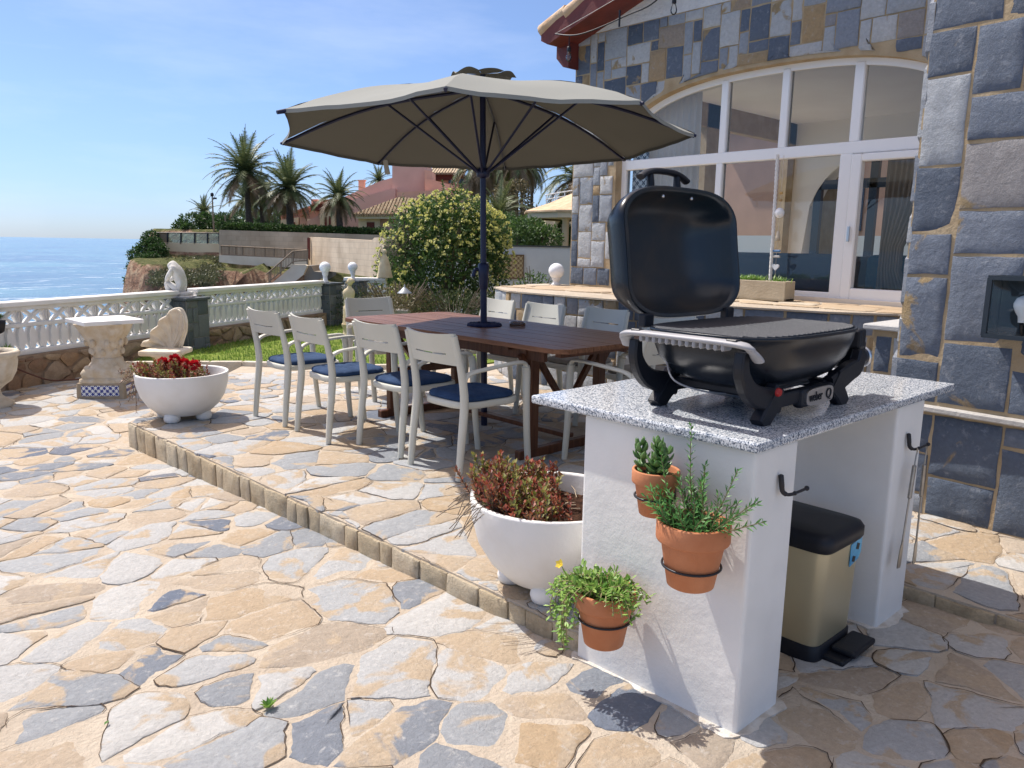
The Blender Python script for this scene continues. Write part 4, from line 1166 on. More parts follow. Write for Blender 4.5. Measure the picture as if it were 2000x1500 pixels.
for k in range(8):
    mb = MB(); P = [rib_pt(k, .03+.97*i/10)+Vector((0, 0, -.018)) for i in range(11)]
    if k == 4+0: pass
    mb.tube(P, .0095, 8, flat=(.8, 1.2), up=(0, 0, 1))
    rb = obj("rib", mb, PARASOLNAVY, t)
    mb = MB(); d = (tips[k]-P[-2]).normalized(); mb.tube([tips[k]-d*.03+Vector((0, 0, -.012)), tips[k]+d*(.045 if k == NL else .012)+Vector((0, 0, -.012))], [.014, .011 if k == NL else .009], 8); obj("rib_tip", mb, PARASOLNAVY, rb)
    mb = MB(); a = Vector((tips[k].x-hubp.x, tips[k].y-hubp.y, 0)).normalized()
    mb.tube([hubp+a*.035, rib_pt(k, .46)+Vector((0, 0, -.024))], .0085, 8); obj("strut", mb, PARASOLNAVY, t)
mb = MB(); q = rib_pt(3, .93) ; q = min(tips, key=lambda p: (p-CP).dot(CR)/(p-CP).dot(CF) if (p-CP).dot(CF) > 4.6 else 9)
tp_ = min(tips, key=lambda p: (pxof(p)-Vector((752, 318))).length)
dn = (apex-tp_).normalized()
mb.add([tp_+dn*.05+Vector(CR)*.010, tp_+dn*.05+Vector(CR)*.05, tp_+dn*.05+Vector(CR)*.075+Vector((0, 0, -.115)), tp_+dn*.05+Vector(CR)*.045+Vector((0, 0, -.12))], [(0, 1, 2, 3)])
mb.prism([(0, 0), (.03, 0), (.045, -.11), (.018, -.115)], lambda u, v, d: tp_+dn*.05+CR*(u+.012)+Vector((0, 0, v))+CF*d, .002, .004)
obj("tie_strap", mb, mat("strap_canvas", (.42, .40, .34), .85), t)
# dark rope trim around the pole where it passes through the table
mb = MB()
for rr, zz in ((.062, .012), (.088, .010), (.112, .008)):
    mb.tube([(tcx+.012+rr*math.cos(2*PI*i/40)*(1+.05*math.sin(i*2.3)), 4.205+rr*math.sin(2*PI*i/40), TZ+zz+.003*math.sin(i*1.7)) for i in range(41)], .013, 6)
obj("table_grommet", mb, mat("navy_rope", (.012, .016, .06), .8, bump=.6, bscale=200), label="dark navy rope ring around the parasol pole on the table", cat="ring")

# ================================================================== CHAIRS   local frame: x = facing, y = left, z up
def make_chair(label, group):
    t = thing("dining_chair", label, "chair", (0, 0, 0), group)
    def pt(mb, P, ws, ths):   # rounded-rectangular tapering limb: widths along y, thickness along x
        pass
    # seat
    mb = MB(); sp = []
    for i in range(40):
        a = 2*PI*i/40; c, s_ = math.cos(a), math.sin(a)
        sp.append((.01+.235*abs(c)**(.5)*(1 if c >= 0 else -1), (.222-.012*(c < 0))*abs(s_)**(.55)*(1 if s_ >= 0 else -1)))
    rings = []
    for f, z in ((.94, .388), (.99, .390), (1.0, .400), (1.0, .418), (.985, .426), (.95, .428), (.6, .421), (.1, .419)): rings.append([Vector((.01+(x-.01)*f, y*f, z)) for x, y in sp])
    mb.loft(rings, 0, True)
    obj("seat", mb, CHAIRW, t)
    for sy in (-1, 1):
        # rear leg running up into the back post
        mb = MB()
        P = bez([(-.275, sy*.222, 0), (-.255, sy*.220, .20), (-.232, sy*.216, .40), (-.236, sy*.215, .52), (-.262, sy*.213, .66), (-.300, sy*.208, .815)], 6)
        k = len(P); mb.tube(P, [.0185+.006*math.sin(PI*min(1, i/(k-1)*1.15)) for i in range(k)], 12, flat=(.95, 1.12), up=(0, 1, 0)); obj("leg", mb, CHAIRW, t)
        mb = MB()
        P = bez([(.272, sy*.228, 0), (.252, sy*.232, .20), (.238, sy*.236, .42), (.232, sy*.240, .56), (.222, sy*.242, .605)], 6)
        k = len(P); mb.tube(P, [.0175+.0055*i/(k-1) for i in range(k)], 12, flat=(1.0, 1.2), up=(0, 1, 0)); obj("leg", mb, CHAIRW, t)
        mb = MB()
        P = bez([(.226, sy*.242, .592), (.214, sy*.243, .622), (.17, sy*.244, .634), (.05, sy*.245, .630), (-.10, sy*.240, .617), (-.180, sy*.230, .606), (-.228, sy*.220, .580), (-.240, sy*.216, .53)], 6)
        k = len(P); mb.tube(P, [.016]*6+[.0155]*(k-18)+[.0165]*6+[.018]*6, 10, flat=(.72, 1.3), up=(0, 1, 0)); obj("armrest", mb, CHAIRW, t)
    # backrest: a gently hollowed sheet with one slot
    mb = MB(); NY = 16
    def bp(y, z, d):
        f = (z-.655)/(.815-.655); x = -.262-.038*f-.036*(1-(y/.21)**2)*(.55+.45*f)
        return Vector((x+d, y, z+.014*f*((y/.21)**2-1)*-1*0+(.012*f*(y/.21)**2)))
    def strip(za, zb, ya, yb, n):
        for d0, d1 in ((-.0075, .0075),):
            rows = []
            for j in range(n+1):
                y = ya+(yb-ya)*j/n
                rows.append([bp(y, za, d0), bp(y, zb, d0), bp(y, zb, d1), bp(y, za, d1)])
            mb.loft(rows, 0, False)
    strip(.712, .818, -.212, .212, 16); strip(.648, .704, -.214, .214, 16); strip(.704, .712, -.212, -.135, 3); strip(.704, .712, .135, .212, 3)
    obj("backrest", mb, CHAIRW, t)
    return t
def make_cushion(m, label, group):
    mb = MB(); NX, NYY = 24, 24; top = []; 
    def outl(f, z):
        r = []
        for i in range(48):
            a = 2*PI*i/48; c, s_ = math.cos(a), math.sin(a)
            r.append(Vector((.005+.215*f*abs(c)**.5*(1 if c >= 0 else -1), (.208 if c > 0 else .200)*f*abs(s_)**.5*(1 if s_ >= 0 else -1), z)))
        return r
    def seam(p):   # five quilted channels
        g = abs(((p.x+.2)/.083) % 1-.5)*2
        return p+Vector((0, 0, -.010*max(0, (g-.72)/.28)**1.5*(1 if p.z > .02 else 0)))
    rings = [outl(.5, 0), outl(.93, .0), outl(.985, .006), outl(1.0, .016), outl(.985, .027), outl(.94, .034), outl(.88, .037)]
    for f in (.8, .7, .6, .5, .4, .3, .2, .1, .02): rings.append(outl(f, .040))
    mb.loft([[seam(p) for p in r] for r in rings], 0, True)
    o = obj("seat_cushion", mb, m, label=label, cat="cushion", group=group)
    return o
GF, GB, GE = "chairs along the near side of the table", "chairs along the far side of the table", "chairs at the table ends"
front = [(2.765, 5.30, 2, "leftmost chair of the near row, farthest left"), (2.775, 4.67, -1, "second chair from the left in the near row"), (2.925, 4.10, 3, "third chair from the left in the near row"), (2.905, 3.49, 1.5, "nearest chair of the near row, beside the bowl planter")]
back = [(4.37, 5.22, 178, "far row chair behind the parasol pole"), (4.36, 4.60, 182, "far row chair behind the ashtray"), (4.43, 4.00, 179, "far row chair showing its back beside the grill lid"), (4.40, 3.36, 181, "far row chair mostly hidden behind the grill")]
ends = [(3.74, 5.66, -97, "end chair beside the lawn"), (3.66, 2.93, 90, "end chair nearest the granite counter")]
proto = make_chair("", GF); cush = make_cushion(NAVY, "", "navy seat cushions"); gcush = make_cushion(GREYCLOTH, "", "taupe seat cushions")
first = True; fn_, fg = True, True
for lst, gp, kind in ((front, GF, 'n'), (back, GB, 'g'), (ends, GE, 'e')):
    for i, (x, y, a, lb) in enumerate(lst):
        lab = "pale grey plastic armchair, "+lb
        if first: proto.location = (x, y, .006); proto.rotation_euler = (0, 0, R(a)); proto["label"] = lab; first = False
        else: dup(proto, (x, y, .006), R(a), lab, gp)
        if kind == 'n' or True:
            src = cush if kind == 'n' else gcush
            if kind == 'n':
                if fn_: c = cush; fn_ = False
                else: c = cush.copy(); COL.objects.link(c)
                c["label"] = "navy quilted cushion on the "+lb; c["group"] = "navy seat cushions"
            else:
                if fg: c = gcush; fg = False
                else: c = gcush.copy(); COL.objects.link(c)
                c["label"] = "taupe quilted cushion on the "+lb; c["group"] = "taupe seat cushions"
            c.location = (x, y, .006+.4245); c.rotation_euler = (0, 0, R(a))

# ================================================================== HOUSE
rnd = random.Random(23)
def ashlar(u0, u1, v0, v1, unit, rnd, sizes):
    nu, nv = max(1, round((u1-u0)/unit)), max(1, round((v1-v0)/unit)); du, dv = (u1-u0)/nu, (v1-v0)/nv
    occ = [[False]*nv for _ in range(nu)]; out = []
    for j in range(nv):
        for i in range(nu):
            if occ[i][j]: continue
            a, b = rnd.choice(sizes); w_ = 1
            while w_ < a and i+w_ < nu and not occ[i+w_][j]: w_ += 1
            h = 1
            while h < b and j+h < nv and all(not occ[i+q][j+h] for q in range(w_)): h += 1
            for p in range(w_):
                for q in range(h): occ[i+p][j+q] = True
            out.append((u0+i*du, v0+j*dv, u0+(i+w_)*du, v0+(j+h)*dv))
    return out
def tone_house(rnd, light, warm=.14):
    r = rnd.random()
    if r < light: return rnd.uniform(.56, .82)
    if r < light+warm: return rnd.uniform(.84, 1.0)
    return rnd.uniform(0, .55)
def clad(mb, rects, place, rnd, light=.3, warm=.14, gap=.007, relief=(.002, .010), m=0, warp=None, bulge=.005):
    for a, b, c, d in rects:
        g = gap*rnd.uniform(.7, 1.5)
        if c-a < 3*g or d-b < 3*g: continue
        o = rough_outline([(a+g, b+g), (c-g, b+g), (c-g, d-g), (a+g, d-g)], rnd, .035, .0035, 0)
        if warp:
            o = warp(o)
            if o is None: continue
        stone(mb, o, place, rnd.uniform(*relief), tone_house(rnd, light, warm), rnd, m=m, edge=rnd.uniform(.003, .008), bulge=bulge, tilt=.018, depth=.012, rim=.002)

hs = thing("stone_house", "stone clad house with a wide arched window and white gable above", "house", (6.5, 3.7, 0))
FX = 6.5; AY, AA, AZ, AB, AN = 3.745, 1.70, 2.2, .70, 2.5
def arch_top(y, a=AA, b=AB):
    d = abs(y-AY)/a
    return None if d >= 1 else AZ+b*(1-d**AN)**(1/AN)
# facade shell with the arched opening
mb = MB(); Y0, Y1, ZB, ZT_ = .6, 6.06, .86, 3.515
ys = sorted(set([Y0, Y1]+[AY+AA*math.sin(PI/2*(-1+2*i/64)) for i in range(65)]))
for a, b in zip(ys[:-1], ys[1:]):
    m_ = (a+b)/2
    if abs(m_-AY) < AA:
        za = arch_top(a) or AZ; zb = arch_top(b) or AZ
        mb.add([(FX, a, za), (FX, b, zb), (FX, b, ZT_), (FX, a, ZT_)], [(0, 1, 2, 3)])
        mb.add([(FX, a, za), (FX, b, zb), (FX+.24, b, zb), (FX+.24, a, za)], [(0, 1, 2, 3)])
        mb.add([(FX+.24, a, za), (FX+.24, b, zb), (FX+.24, b, ZT_+1.5), (FX+.24, a, ZT_+1.5)], [(0, 1, 2, 3)])
    else:
        mb.add([(FX, a, ZB), (FX, b, ZB), (FX, b, ZT_), (FX, a, ZT_)], [(0, 1, 2, 3)])
        mb.add([(FX+.24, a, ZB), (FX+.24, b, ZB), (FX+.24, b, ZT_+1.5), (FX+.24, a, ZT_+1.5)], [(0, 1, 2, 3)])
for y in (AY-AA, AY+AA): mb.add([(FX, y, ZB), (FX+.24, y, ZB), (FX+.24, y, AZ), (FX, y, AZ)], [(0, 1, 2, 3)])
mb.box((10.4, .7, 2.2), (7.7, .12, 2.9))
for x_, w_, z_, h_ in ((6.95, .5, 2.2, 2.9), (9.05, .35, 2.2, 2.9), (12.3, 2.6, 2.2, 2.9), (10.0, 6.6, 3.25, .8)): mb.box((x_, 6.0, z_), (w_, .12, h_))
def warp(o):
    M = .035; out = []; ins = 0
    for u, v in o:
        y, z = u, v; dy = y-AY
        if z <= AZ:
            if abs(dy) < AA+M: ins += 1; y = AY+(AA+M)*(1 if dy >= 0 else -1)
        else:
            F = (abs(dy)/(AA+M))**AN+((z-AZ)/(AB+M))**AN
            if F < 1:
                ins += 1; k = F**(-1/AN); y = AY+dy*k; z = AZ+(z-AZ)*k
        out.append((y, z))
    if ins > .62*len(o): return None
    return out if abs(area(out)) > .004 else None
SZ = [(2, 2), (3, 2), (2, 3), (3, 3), (1, 2), (2, 1), (3, 2), (2, 2), (3, 3), (2, 3)]
clad(mb, ashlar(1.2, 6.05, .89, 3.51, .098, rnd, SZ), lambda u, v, h: Vector((FX-h, u, v)), rnd, .60, warm=.08, gap=.005, m=1, warp=warp)
obj("wall", mb, [WALLMORTAR, ASHLAR], hs)
# white gable
mb = MB(); mb.add([(FX-.004, 6.06, ZT_), (FX-.004, .6, ZT_), (FX-.004, .6, 5.2), (FX-.004, 6.06, 3.62)], [(0, 1, 2, 3)]); mb.add([(FX-.004, 6.06, ZT_), (FX-.004, .6, ZT_), (FX+.03, .6, ZT_), (FX+.03, 6.06, ZT_)], [(0, 1, 2, 3)])
obj("gable", mb, ROUGHRENDER, hs)
# roof with dark red verge
REDF = mat("oxblood_paint", (.16, .028, .02), .6, col2=(.11, .02, .015), nscale=6, bump=.2, bscale=30)
TILE = mat("roof_tile", (.50, .33, .20), .85, col2=(.62, .47, .32), nscale=7, bump=.6, bscale=30, spec=.2)
mb = MB(); RX0, RX1, RY, RZ0, sl_ = 6.14, 14.5, 6.24, 3.42, .30
def rz_(y): return RZ0+(RY-y)*sl_
mb.prism([(RY-.10, rz_(RY)-.02), (RY, rz_(RY)+.03), (RY, rz_(RY)+.13), (.3, rz_(.3)+.16), (.3, rz_(.3)-.03), (RY-.35, rz_(RY-.35)-.05)], lambda u, v, d: Vector((d, u, v)), RX0, RX0+.22)
mb.prism([(RY-.05, rz_(RY)-.03), (RY-.02, rz_(RY)+.10), (.3, rz_(.3)+.12), (.3, rz_(.3)+.04)], lambda u, v, d: Vector((d, u, v)), RX0+.22, RX1)
mb.prism([(6.20, 3.30), (6.10, 3.20), (6.02, 3.18), (6.02, 3.48), (6.20, 3.46)], lambda u, v, d: Vector((d, u, v)), RX0+.20, RX0+.40)
rf = obj("roof", mb, REDF, hs)
mb = MB()
y = RY+.03; k = 0
while y > .4:
    r2 = max(.4, y-.36); mb.M = None
    mb.tube([(RX0+.05, y, rz_(y)+.145), (RX0+.05, r2, rz_(r2)+.185)], [.075, .06], 10); k += 1; y = r2
mb.M = None
for i in range(30):
    xx = RX0+.25+i*.27
    mb.tube([(xx, RY+.05, rz_(RY)+.14), (xx, .4, rz_(.4)+.18)], .09, 8)
obj("roof_tile", mb, TILE, rf)
# window
mb = MB(); FXW = FX+.10
def frame_path(a, b, z0, n=48):
    P = [Vector((FXW, AY+a, z0)), Vector((FXW, AY+a, AZ))]
    for i in range(1, n):
        th = PI*i/n; c = math.cos(th); s_ = math.sin(th)
        P.append(Vector((FXW, AY+a*abs(c)**(2/AN)*(1 if c >= 0 else -1), AZ+b*abs(s_)**(2/AN))))
    return P+[Vector((FXW, AY-a, AZ)), Vector((FXW, AY-a, z0))]
oP, iP = frame_path(AA+.003, AB+.003, .885), frame_path(AA-.058, AB-.055, .885)
for i in range(len(oP)-1):
    o0, o1, i0, i1 = oP[i], oP[i+1], iP[i], iP[i+1]; e = Vector((.07, 0, 0))
    mb.add([o0, o1, i1, i0, o0+e, o1+e, i1+e, i0+e], [(0, 1, 2, 3), (3, 2, 6, 7), (4, 5, 6, 7)])
def bar(y0, y1, z0, z1, x0=FXW-.006, d=.075): mb.rbox((x0+d/2, (y0+y1)/2, (z0+z1)/2), (d, abs(y1-y0), z1-z0), .008, 1)
bar(AY+AA-.05, AY-AA+.05, 2.105, 2.205, FXW-.010, .083)
bar(AY+AA-.05, 3.085, .885, .955)
for yc, wd_ in ((4.245, .075), (3.635, .075), (2.99, .085)):
    bar(yc-wd_/2, yc+wd_/2, 2.2, (arch_top(yc)-.03), FXW-.008, .079)
bar(4.225, 4.295, .95, 2.11, FXW-.008, .079)
bar(2.985, 3.09, .885, 2.11, FXW-.014, .09)
fr = obj("window_frame", mb, WHITEMETAL, hs)
mb = MB()
for y0, y1, z0, z1 in ((2.06, 2.12, .9, 2.10), (2.90, 2.985, .9, 2.10), (2.12, 2.90, .9, 1.00), (2.12, 2.90, 2.04, 2.10)): mb.rbox((FXW+.012, (y0+y1)/2, (z0+z1)/2), (.08, y1-y0, z1-z0), .008, 1)
dr = obj("door", mb, WHITEMETAL, hs)
mb = MB(); mb.rbox((FXW-.05, 2.945, 1.45), (.02, .022, .13), .005, 2); obj("handle", mb, SILVER, dr)
def pane(poly, parent, x):
    mb = MB(); mb.add([(x, a, b) for a, b in poly], [list(range(len(poly)))]); obj("pane", mb, GLASS, parent)
def uppane(ya, yb):
    ps = [(ya, 2.19), (yb, 2.19)]
    for i in range(17):
        y = yb+(ya-yb)*i/16; z = arch_top(y, AA-.04, AB-.04) or 2.2; ps.append((y, max(2.195, z)))
    pane(ps, fr, FXW+.03)
for a, b in ((5.40, 4.26), (4.24, 3.65), (3.63, 3.0), (2.98, 2.09)): uppane(a, b)
pane([(5.42, .94), (4.27, .94), (4.27, 2.12), (5.42, 2.12)], fr, FXW+.03); pane([(4.25, .94), (3.06, .94), (3.06, 2.12), (4.25, 2.12)], fr, FXW+.03)
pane([(2.91, .98), (2.11, .98), (2.11, 2.06), (2.91, 2.06)], dr, FXW+.05)
# interior of the room
INW = mat("interior_wall", (.84, .81, .76), .9); INC = mat("interior_ceiling", (.86, .84, .80), .9, col2=(.80, .77, .73), nscale=1.2); INF = mat("interior_floor", (.62, .55, .47), .5)
mb = MB()
BX = 11.2
bo = lambda y: 1.0+1.75*max(0, 1-(abs(y-4.0)/1.75)**3)**(1/3)
yy = [.75+i*.1 for i in range(53)]
for a, b in zip(yy[:-1], yy[1:]):
    ins = abs((a+b)/2-4.0) < 1.75
    z0a, z0b = (bo(a), bo(b)) if ins else (.9, .9)
    mb.add([(BX, a, z0a), (BX, b, z0b), (BX, b, 3.15), (BX, a, 3.15)], [(0, 1, 2, 3)])
    if ins: mb.add([(BX, a, z0a), (BX, b, z0b), (BX+.3, b, z0b), (BX+.3, a, z0a)], [(0, 1, 2, 3)])
obj("interior_wall", mb, INW, hs)
mb = MB(); mb.box((8.98, 3.35, 3.16), (4.5, 5.3, .04)); obj("ceiling", mb, INC, hs)
mb = MB(); mb.box((8.98, 3.35, .885), (4.9, 5.3, .05)); obj("interior_floor", mb, INF, hs)
mb = MB(); DARKF = mat("dark_blue_frame", (.012, .03, .06), .4)
for y in (5.55, 4.75, 4.1, 3.35, 2.45): mb.box((BX+.05, y, 1.8), (.08, .11, 1.9))
mb.box((BX+.05, 4.0, 2.25), (.08, 3.4, .13))
obj("back_window_frame", mb, DARKF, hs)

# ------------------------------------------------------------------ projecting stone wall at the right
hp = thing("stone_wing_wall", "blue grey stone clad wall rising at the right edge beside the terrace", "wall", (4.11, 1.385, 0))
wq = R(-3.0)        # slightly turned
wu = Vector((math.sin(wq), -math.cos(wq), 0)); wn_ = Vector((-math.cos(wq), -math.sin(wq), 0))
wo = Vector((4.125, 1.545, 0))
mb = MB()
c = wo+wu*1.25-wn_*.20
mb.box((c.x, c.y, 1.9), (.40, 2.5, 4.4), rz=wq)
SZP = [(2, 3), (3, 3), (2, 2), (3, 2), (1, 2), (3, 4), (2, 4), (2, 1), (3, 3), (3, 2)]
place = lambda u, v, h: wo+wu*u+wn_*h+Vector((0, 0, v))
rnd_ = rnd; rnd = random.Random(9)
rl = [r for r in ashlar(0.0, 2.4, .0, .52, .104, rnd, SZP)]+ashlar(0.0, 2.4, .575, 3.9, .104, rnd, SZP)
clad(mb, rl, place, random.Random(4), .16, warm=.02, gap=.006, relief=(.001, .006), m=1, bulge=.004)
rnd = rnd_
# stones of the end seen edge-on
z = .02
while z < 3.9:
    h = rnd.choice([.2, .3, .3, .4]); o = rough_outline([(0, z+.006), (.38, z+.006), (.38, z+h-.006), (0, z+h-.006)], rnd, .04, .004)
    stone(mb, o, lambda u, v, h_: wo-wn_*(u-.002)+Vector((0, h_, v)), rnd.uniform(.008, .022), rnd.uniform(.5, .8), rnd, m=1, depth=.01); z += h
obj("wall", mb, [WALLMORTAR, ASHLAR], hp)
mb = MB(); c = wo+wu*1.2+wn_*.018; mb.rbox((c.x, c.y, .548), (.06, 2.38, .030), .006, 1, rz=wq)
obj("stone_band", mb, mat("pale_band", (.50, .49, .46), .8, col2=(.40, .38, .35), nscale=8, bump=.4, bscale=40), hp)
# stub wall beside it with its cap slab
t = thing("stone_stub", "low stone stub with a grey cap slab between the wing wall and the ledge", "wall stub", (4.55, 1.66, 0))
mb = MB(); mb.box((4.62, 1.665, .44), (.5, .21, .90))
clad(mb, ashlar(1.565, 1.765, .02, .86, .10, rnd, [(1, 2), (1, 3), (2, 2)]), lambda u, v, h: Vector((4.37-h, u, v)), rnd, .2, m=1)
clad(mb, ashlar(4.38, 4.86, .02, .86, .10, rnd, SZP), lambda u, v, h: Vector((u, 1.77+h, v)), rnd, .2, m=1)
obj("stub_wall", mb, [WALLMORTAR, ASHLAR], t)
mb = MB(); mb.rbox((4.60, 1.68, .905), (.56, .27, .030), .006, 1); obj("cap_slab", mb, mat("grey_cap", (.45, .45, .44), .8, bump=.4, bscale=30), t)
# wall lantern
c = place(.56, 1.075, .008)
t = thing("wall_lantern", "black framed glass box lantern with a white bulb on the stone wing wall", "wall lamp", c)
mb = MB(); W, H, Dp = .25, .26, .13
def lp_(u, v, d): return place(.56+u, 1.075+v, .012+d)
q3 = Matrix.Rotation(wq, 3, 'Z')
for u in (-W/2, W/2):
    for d in (0, Dp): mb.beam(lp_(u, -H/2, d), lp_(u, H/2, d), .020, .020)
for v in (-H/2, H/2):
    for d in (0, Dp): mb.beam(lp_(-W/2, v, d), lp_(W/2, v, d), .020, .020)
    for u in (-W/2, W/2): mb.beam(lp_(u, v, 0), lp_(u, v, Dp), .020, .020)
cc = lp_(0, 0, .002); mb.box(cc, (.006, W, H), rot=q3); cc = lp_(0, H/2, Dp/2); mb.box(cc, (Dp, W, .006), rot=q3)
obj("frame", mb, mat("lantern_black", (.02, .03, .04), .4), t)
mb = MB()
for u in (-W/2, W/2): mb.add([lp_(u, -H/2, 0), lp_(u, -H/2, Dp), lp_(u, H/2, Dp), lp_(u, H/2, 0)], [(0, 1, 2, 3)])
mb.add([lp_(-W/2, -H/2, Dp), lp_(W/2, -H/2, Dp), lp_(W/2, H/2, Dp), lp_(-W/2, H/2, Dp)], [(0, 1, 2, 3)])
obj("glass_pane", mb, CLEARGLASS, t)
mb = MB(); q = lp_(0, -.01, Dp*.5); mb.lathe([(.016, -.055), (.018, -.03), (.030, -.010), (.040, .015), (.040, .03), (.030, .052), (.012, .064), (.001, .066)], 20, q, cap=True); b_ = obj("bulb", mb, GLOBE, t)
mb = MB(); mb.tube([lp_(0, -.07, Dp*.5), lp_(0, -.12, Dp*.3), lp_(0, -.12, 0)], .009, 8); obj("bulb_holder", mb, WIREBLK, t)

# ------------------------------------------------------------------ raised stone ledge in front of the window
t = thing("stone_ledge", "raised stone ledge with sandy flagstone top below the arched window", "ledge", (5.7, 4, 0))
pl = [(6.5, 6.45), (5.55, 6.25), (5.30, 5.85), (5.19, 5.62), (5.17, 4.25), (5.58, 2.60), (5.84, 2.2), (5.9, 1.2), (6.5, 1.2)]
mb = MB(); mb.prism(pl, lambda u, v, d: Vector((u, v, d)), -.2, .862)
for i in range(0, len(pl)-2):
    a, b = Vector((*pl[i], 0)), Vector((*pl[i+1], 0)); d = b-a; L = d.length; d.normalize(); nn = Vector((d.y, -d.x, 0))
    if nn.dot(Vector((-1, .3, 0))) < 0: nn = -nn
    if L < .5: rr = ashlar(0, L, 0, .70, .10, rnd, [(3, 3), (2, 3), (3, 2)])+ashlar(0, L, .70, .86, .16, rnd, [(1, 1)])
    else: rr = ashlar(0, L, 0, .70, .09, rnd, SZ)+ashlar(0, L, .70, .86, .16, rnd, [(1, 1), (2, 1), (1, 1)])
    clad(mb, rr, lambda u, v, h: a+d*u+nn*h+Vector((0, 0, v)), rnd, .45, m=1, relief=(.005, .018), bulge=.008)
obj("ledge_wall", mb, [WALLMORTAR, ASHLAR], t)
mb = MB(); mb.prism([(x-(.03 if x < 6.4 else 0), y) for x, y in pl], lambda u, v, d: Vector((u, v, d)), .858, .872, 1)
for poly in cells(5.1, 1.2, 6.5, 6.4, .3, rnd, drop=.3):
    for i in range(len(pl)-2):
        a, b = pl[i], pl[i+1]; h = halfplane((a[0]-.03, a[1]), (b[0]-.03, b[1])); poly = clip(poly, *h)
        if len(poly) < 3: break
    if len(poly) >= 3: poly = clip(poly, 1, 0, 6.49)
    if len(poly) < 3: continue
    poly = inset(poly, .008)
    if len(poly) < 3 or abs(area(poly)) < .006: continue
    stone(mb, rough_outline(poly, rnd, .04, .006), lambda x, y, h: Vector((x, y, .872+h)), rnd.uniform(.003, .010), rnd.random(), rnd)
obj("ledge_top", mb, [LEDGETOP, MORTAR], t)
# white globe lamp on the ledge
def globe_lamp(c, r, label, h=.10):
    t = thing("globe_lamp", label, "lamp", c, "white globe lamps")
    mb = MB(); mb.lathe([(r*.55, 0), (r*.60, .01), (r*.55, .022), (r*.42, .03), (r*.38, h*.6), (r*.55, h*.8), (r*.55, h)], 24, c); obj("lamp_base", mb, WHITEPAINT, t)
    mb = MB(); mb.ball(Vector(c)+Vector((0, 0, h+r*.86)), r, 28); obj("globe", mb, GLOBE, t)
globe_lamp((6.30, 6.08, .875), .088, "white globe lamp on the stone ledge at the corner of the house", .085)
# planter trough on the ledge
t = thing("trough_planter", "beige rectangular trough with green tufts on the ledge below the window", "planter", (6.22, 3.58, .875))
mb = MB(); cx_, cy_, zz = 6.22, 3.58, .88
mb.rbox((cx_, cy_, zz+.013), (.17, .66, .022), .004, 1)
for sx_ in (-1, 1): mb.rbox((cx_+sx_*.077, cy_, zz+.085), (.016, .66, .165), .004, 1)
for sy_ in (-1, 1): mb.rbox((cx_, cy_+sy_*.322, zz+.085), (.14, .016, .165), .004, 1)
obj("trough", mb, mat("sand_planter", (.46, .39, .28), .8, col2=(.40, .33, .23), nscale=9, bump=.3, bscale=50), t)
mb = MB(); mb.box((cx_, cy_, zz+.13), (.138, .628, .03)); obj("soil", mb, SOIL, t)
mb = MB()
for c0, n_ in ((.27, 110), (.06, 150), (-.02, 90), (-.22, 70), (.2, 60)):
    for i in range(n_):
        a = rnd.uniform(0, 2*PI); p = Vector((cx_+rnd.gauss(0, .022), cy_+c0+rnd.gauss(0, .035), zz+.14)); d = Vector((math.cos(a)*.7, math.sin(a)*.7, rnd.uniform(.5, 1.4))).normalized()
        mb.leaf(p, d, Vector((0, 0, 1)), rnd.uniform(.05, .10), .009, 0, .08)
obj("plant", mb, TRAIL, t, recalc=False)
# ------------------------------------------------------------------ things inside the room
def sofa(cx, cy, w_, label, m):
    t = thing("sofa", label, "sofa", (cx, cy, .91), "sofas behind the window")
    mb = MB(); mb.rbox((cx-.33, cy, 1.10), (.22, w_, .36), .06, 3); obj("backrest", mb, m, t)
    mb = MB(); mb.rbox((cx+.10, cy, 1.03), (.75, w_-.3, .22), .05, 3); obj("seat", mb, m, t)
    for s_ in (-1, 1):
        mb = MB(); mb.rbox((cx+.05, cy+s_*(w_/2-.08), 1.10), (.85, .18, .32), .05, 3); obj("armrest", mb, m, t)
SOFA1 = mat("slate_fabric", (.10, .15, .21), .95, bump=.3, bscale=90); SOFA2 = mat("teal_fabric", (.015, .10, .17), .9, bump=.3, bscale=90)
sofa(7.55, 3.95, 1.5, "slate blue sofa behind the middle pane of the window", SOFA1)
sofa(7.55, 2.35, 1.35, "teal sofa behind the glass of the white door", SOFA2)
t = thing("curtain", "white sheer curtain behind the left pane of the window", "curtain", (6.85, 4.95, .91), "curtains in the window")
mb = MB(); rows = []
for j in range(60):
    y = 5.28-.62*j/59; x = 6.84+.03*math.sin(j*.9); rows.append([Vector((x, y, .93)), Vector((x+.01*math.sin(j), y, 2.0)), Vector((6.84+.02*math.sin(j*.9), y, 2.95))])
mb.loft(rows, 0, True, False, False); obj("curtain_cloth", mb, leaf_mat("sheer_cloth", (.75, .76, .76), (.78, .78, .78), trans=.45, rough=.9), t, recalc=False)
t = thing("curtain", "taupe gathered curtain behind the glass of the white door", "curtain", (6.95, 2.75, .91), "curtains in the window")
mb = MB(); rows = []
for j in range(50):
    f = j/49; xs_ = []
    for z in (.93, 1.15, 1.35, 1.7, 2.0, 2.16):
        wd_ = .40-.22*math.exp(-((z-1.25)/.35)**2); xs_.append(Vector((7.0+.035*math.sin(j*1.1), 2.86-wd_*f, z)))
    rows.append(xs_)
mb.loft(rows, 0, True, False, False); obj("curtain_cloth", mb, leaf_mat("taupe_cloth_sheet", (.42, .36, .30), (.45, .39, .33), trans=.2, rough=.95), t, recalc=False)
mb = MB()
P = [Vector((6.47, 3.595-.02*i/60, 2.13-1.22*i/60)) for i in range(61)]
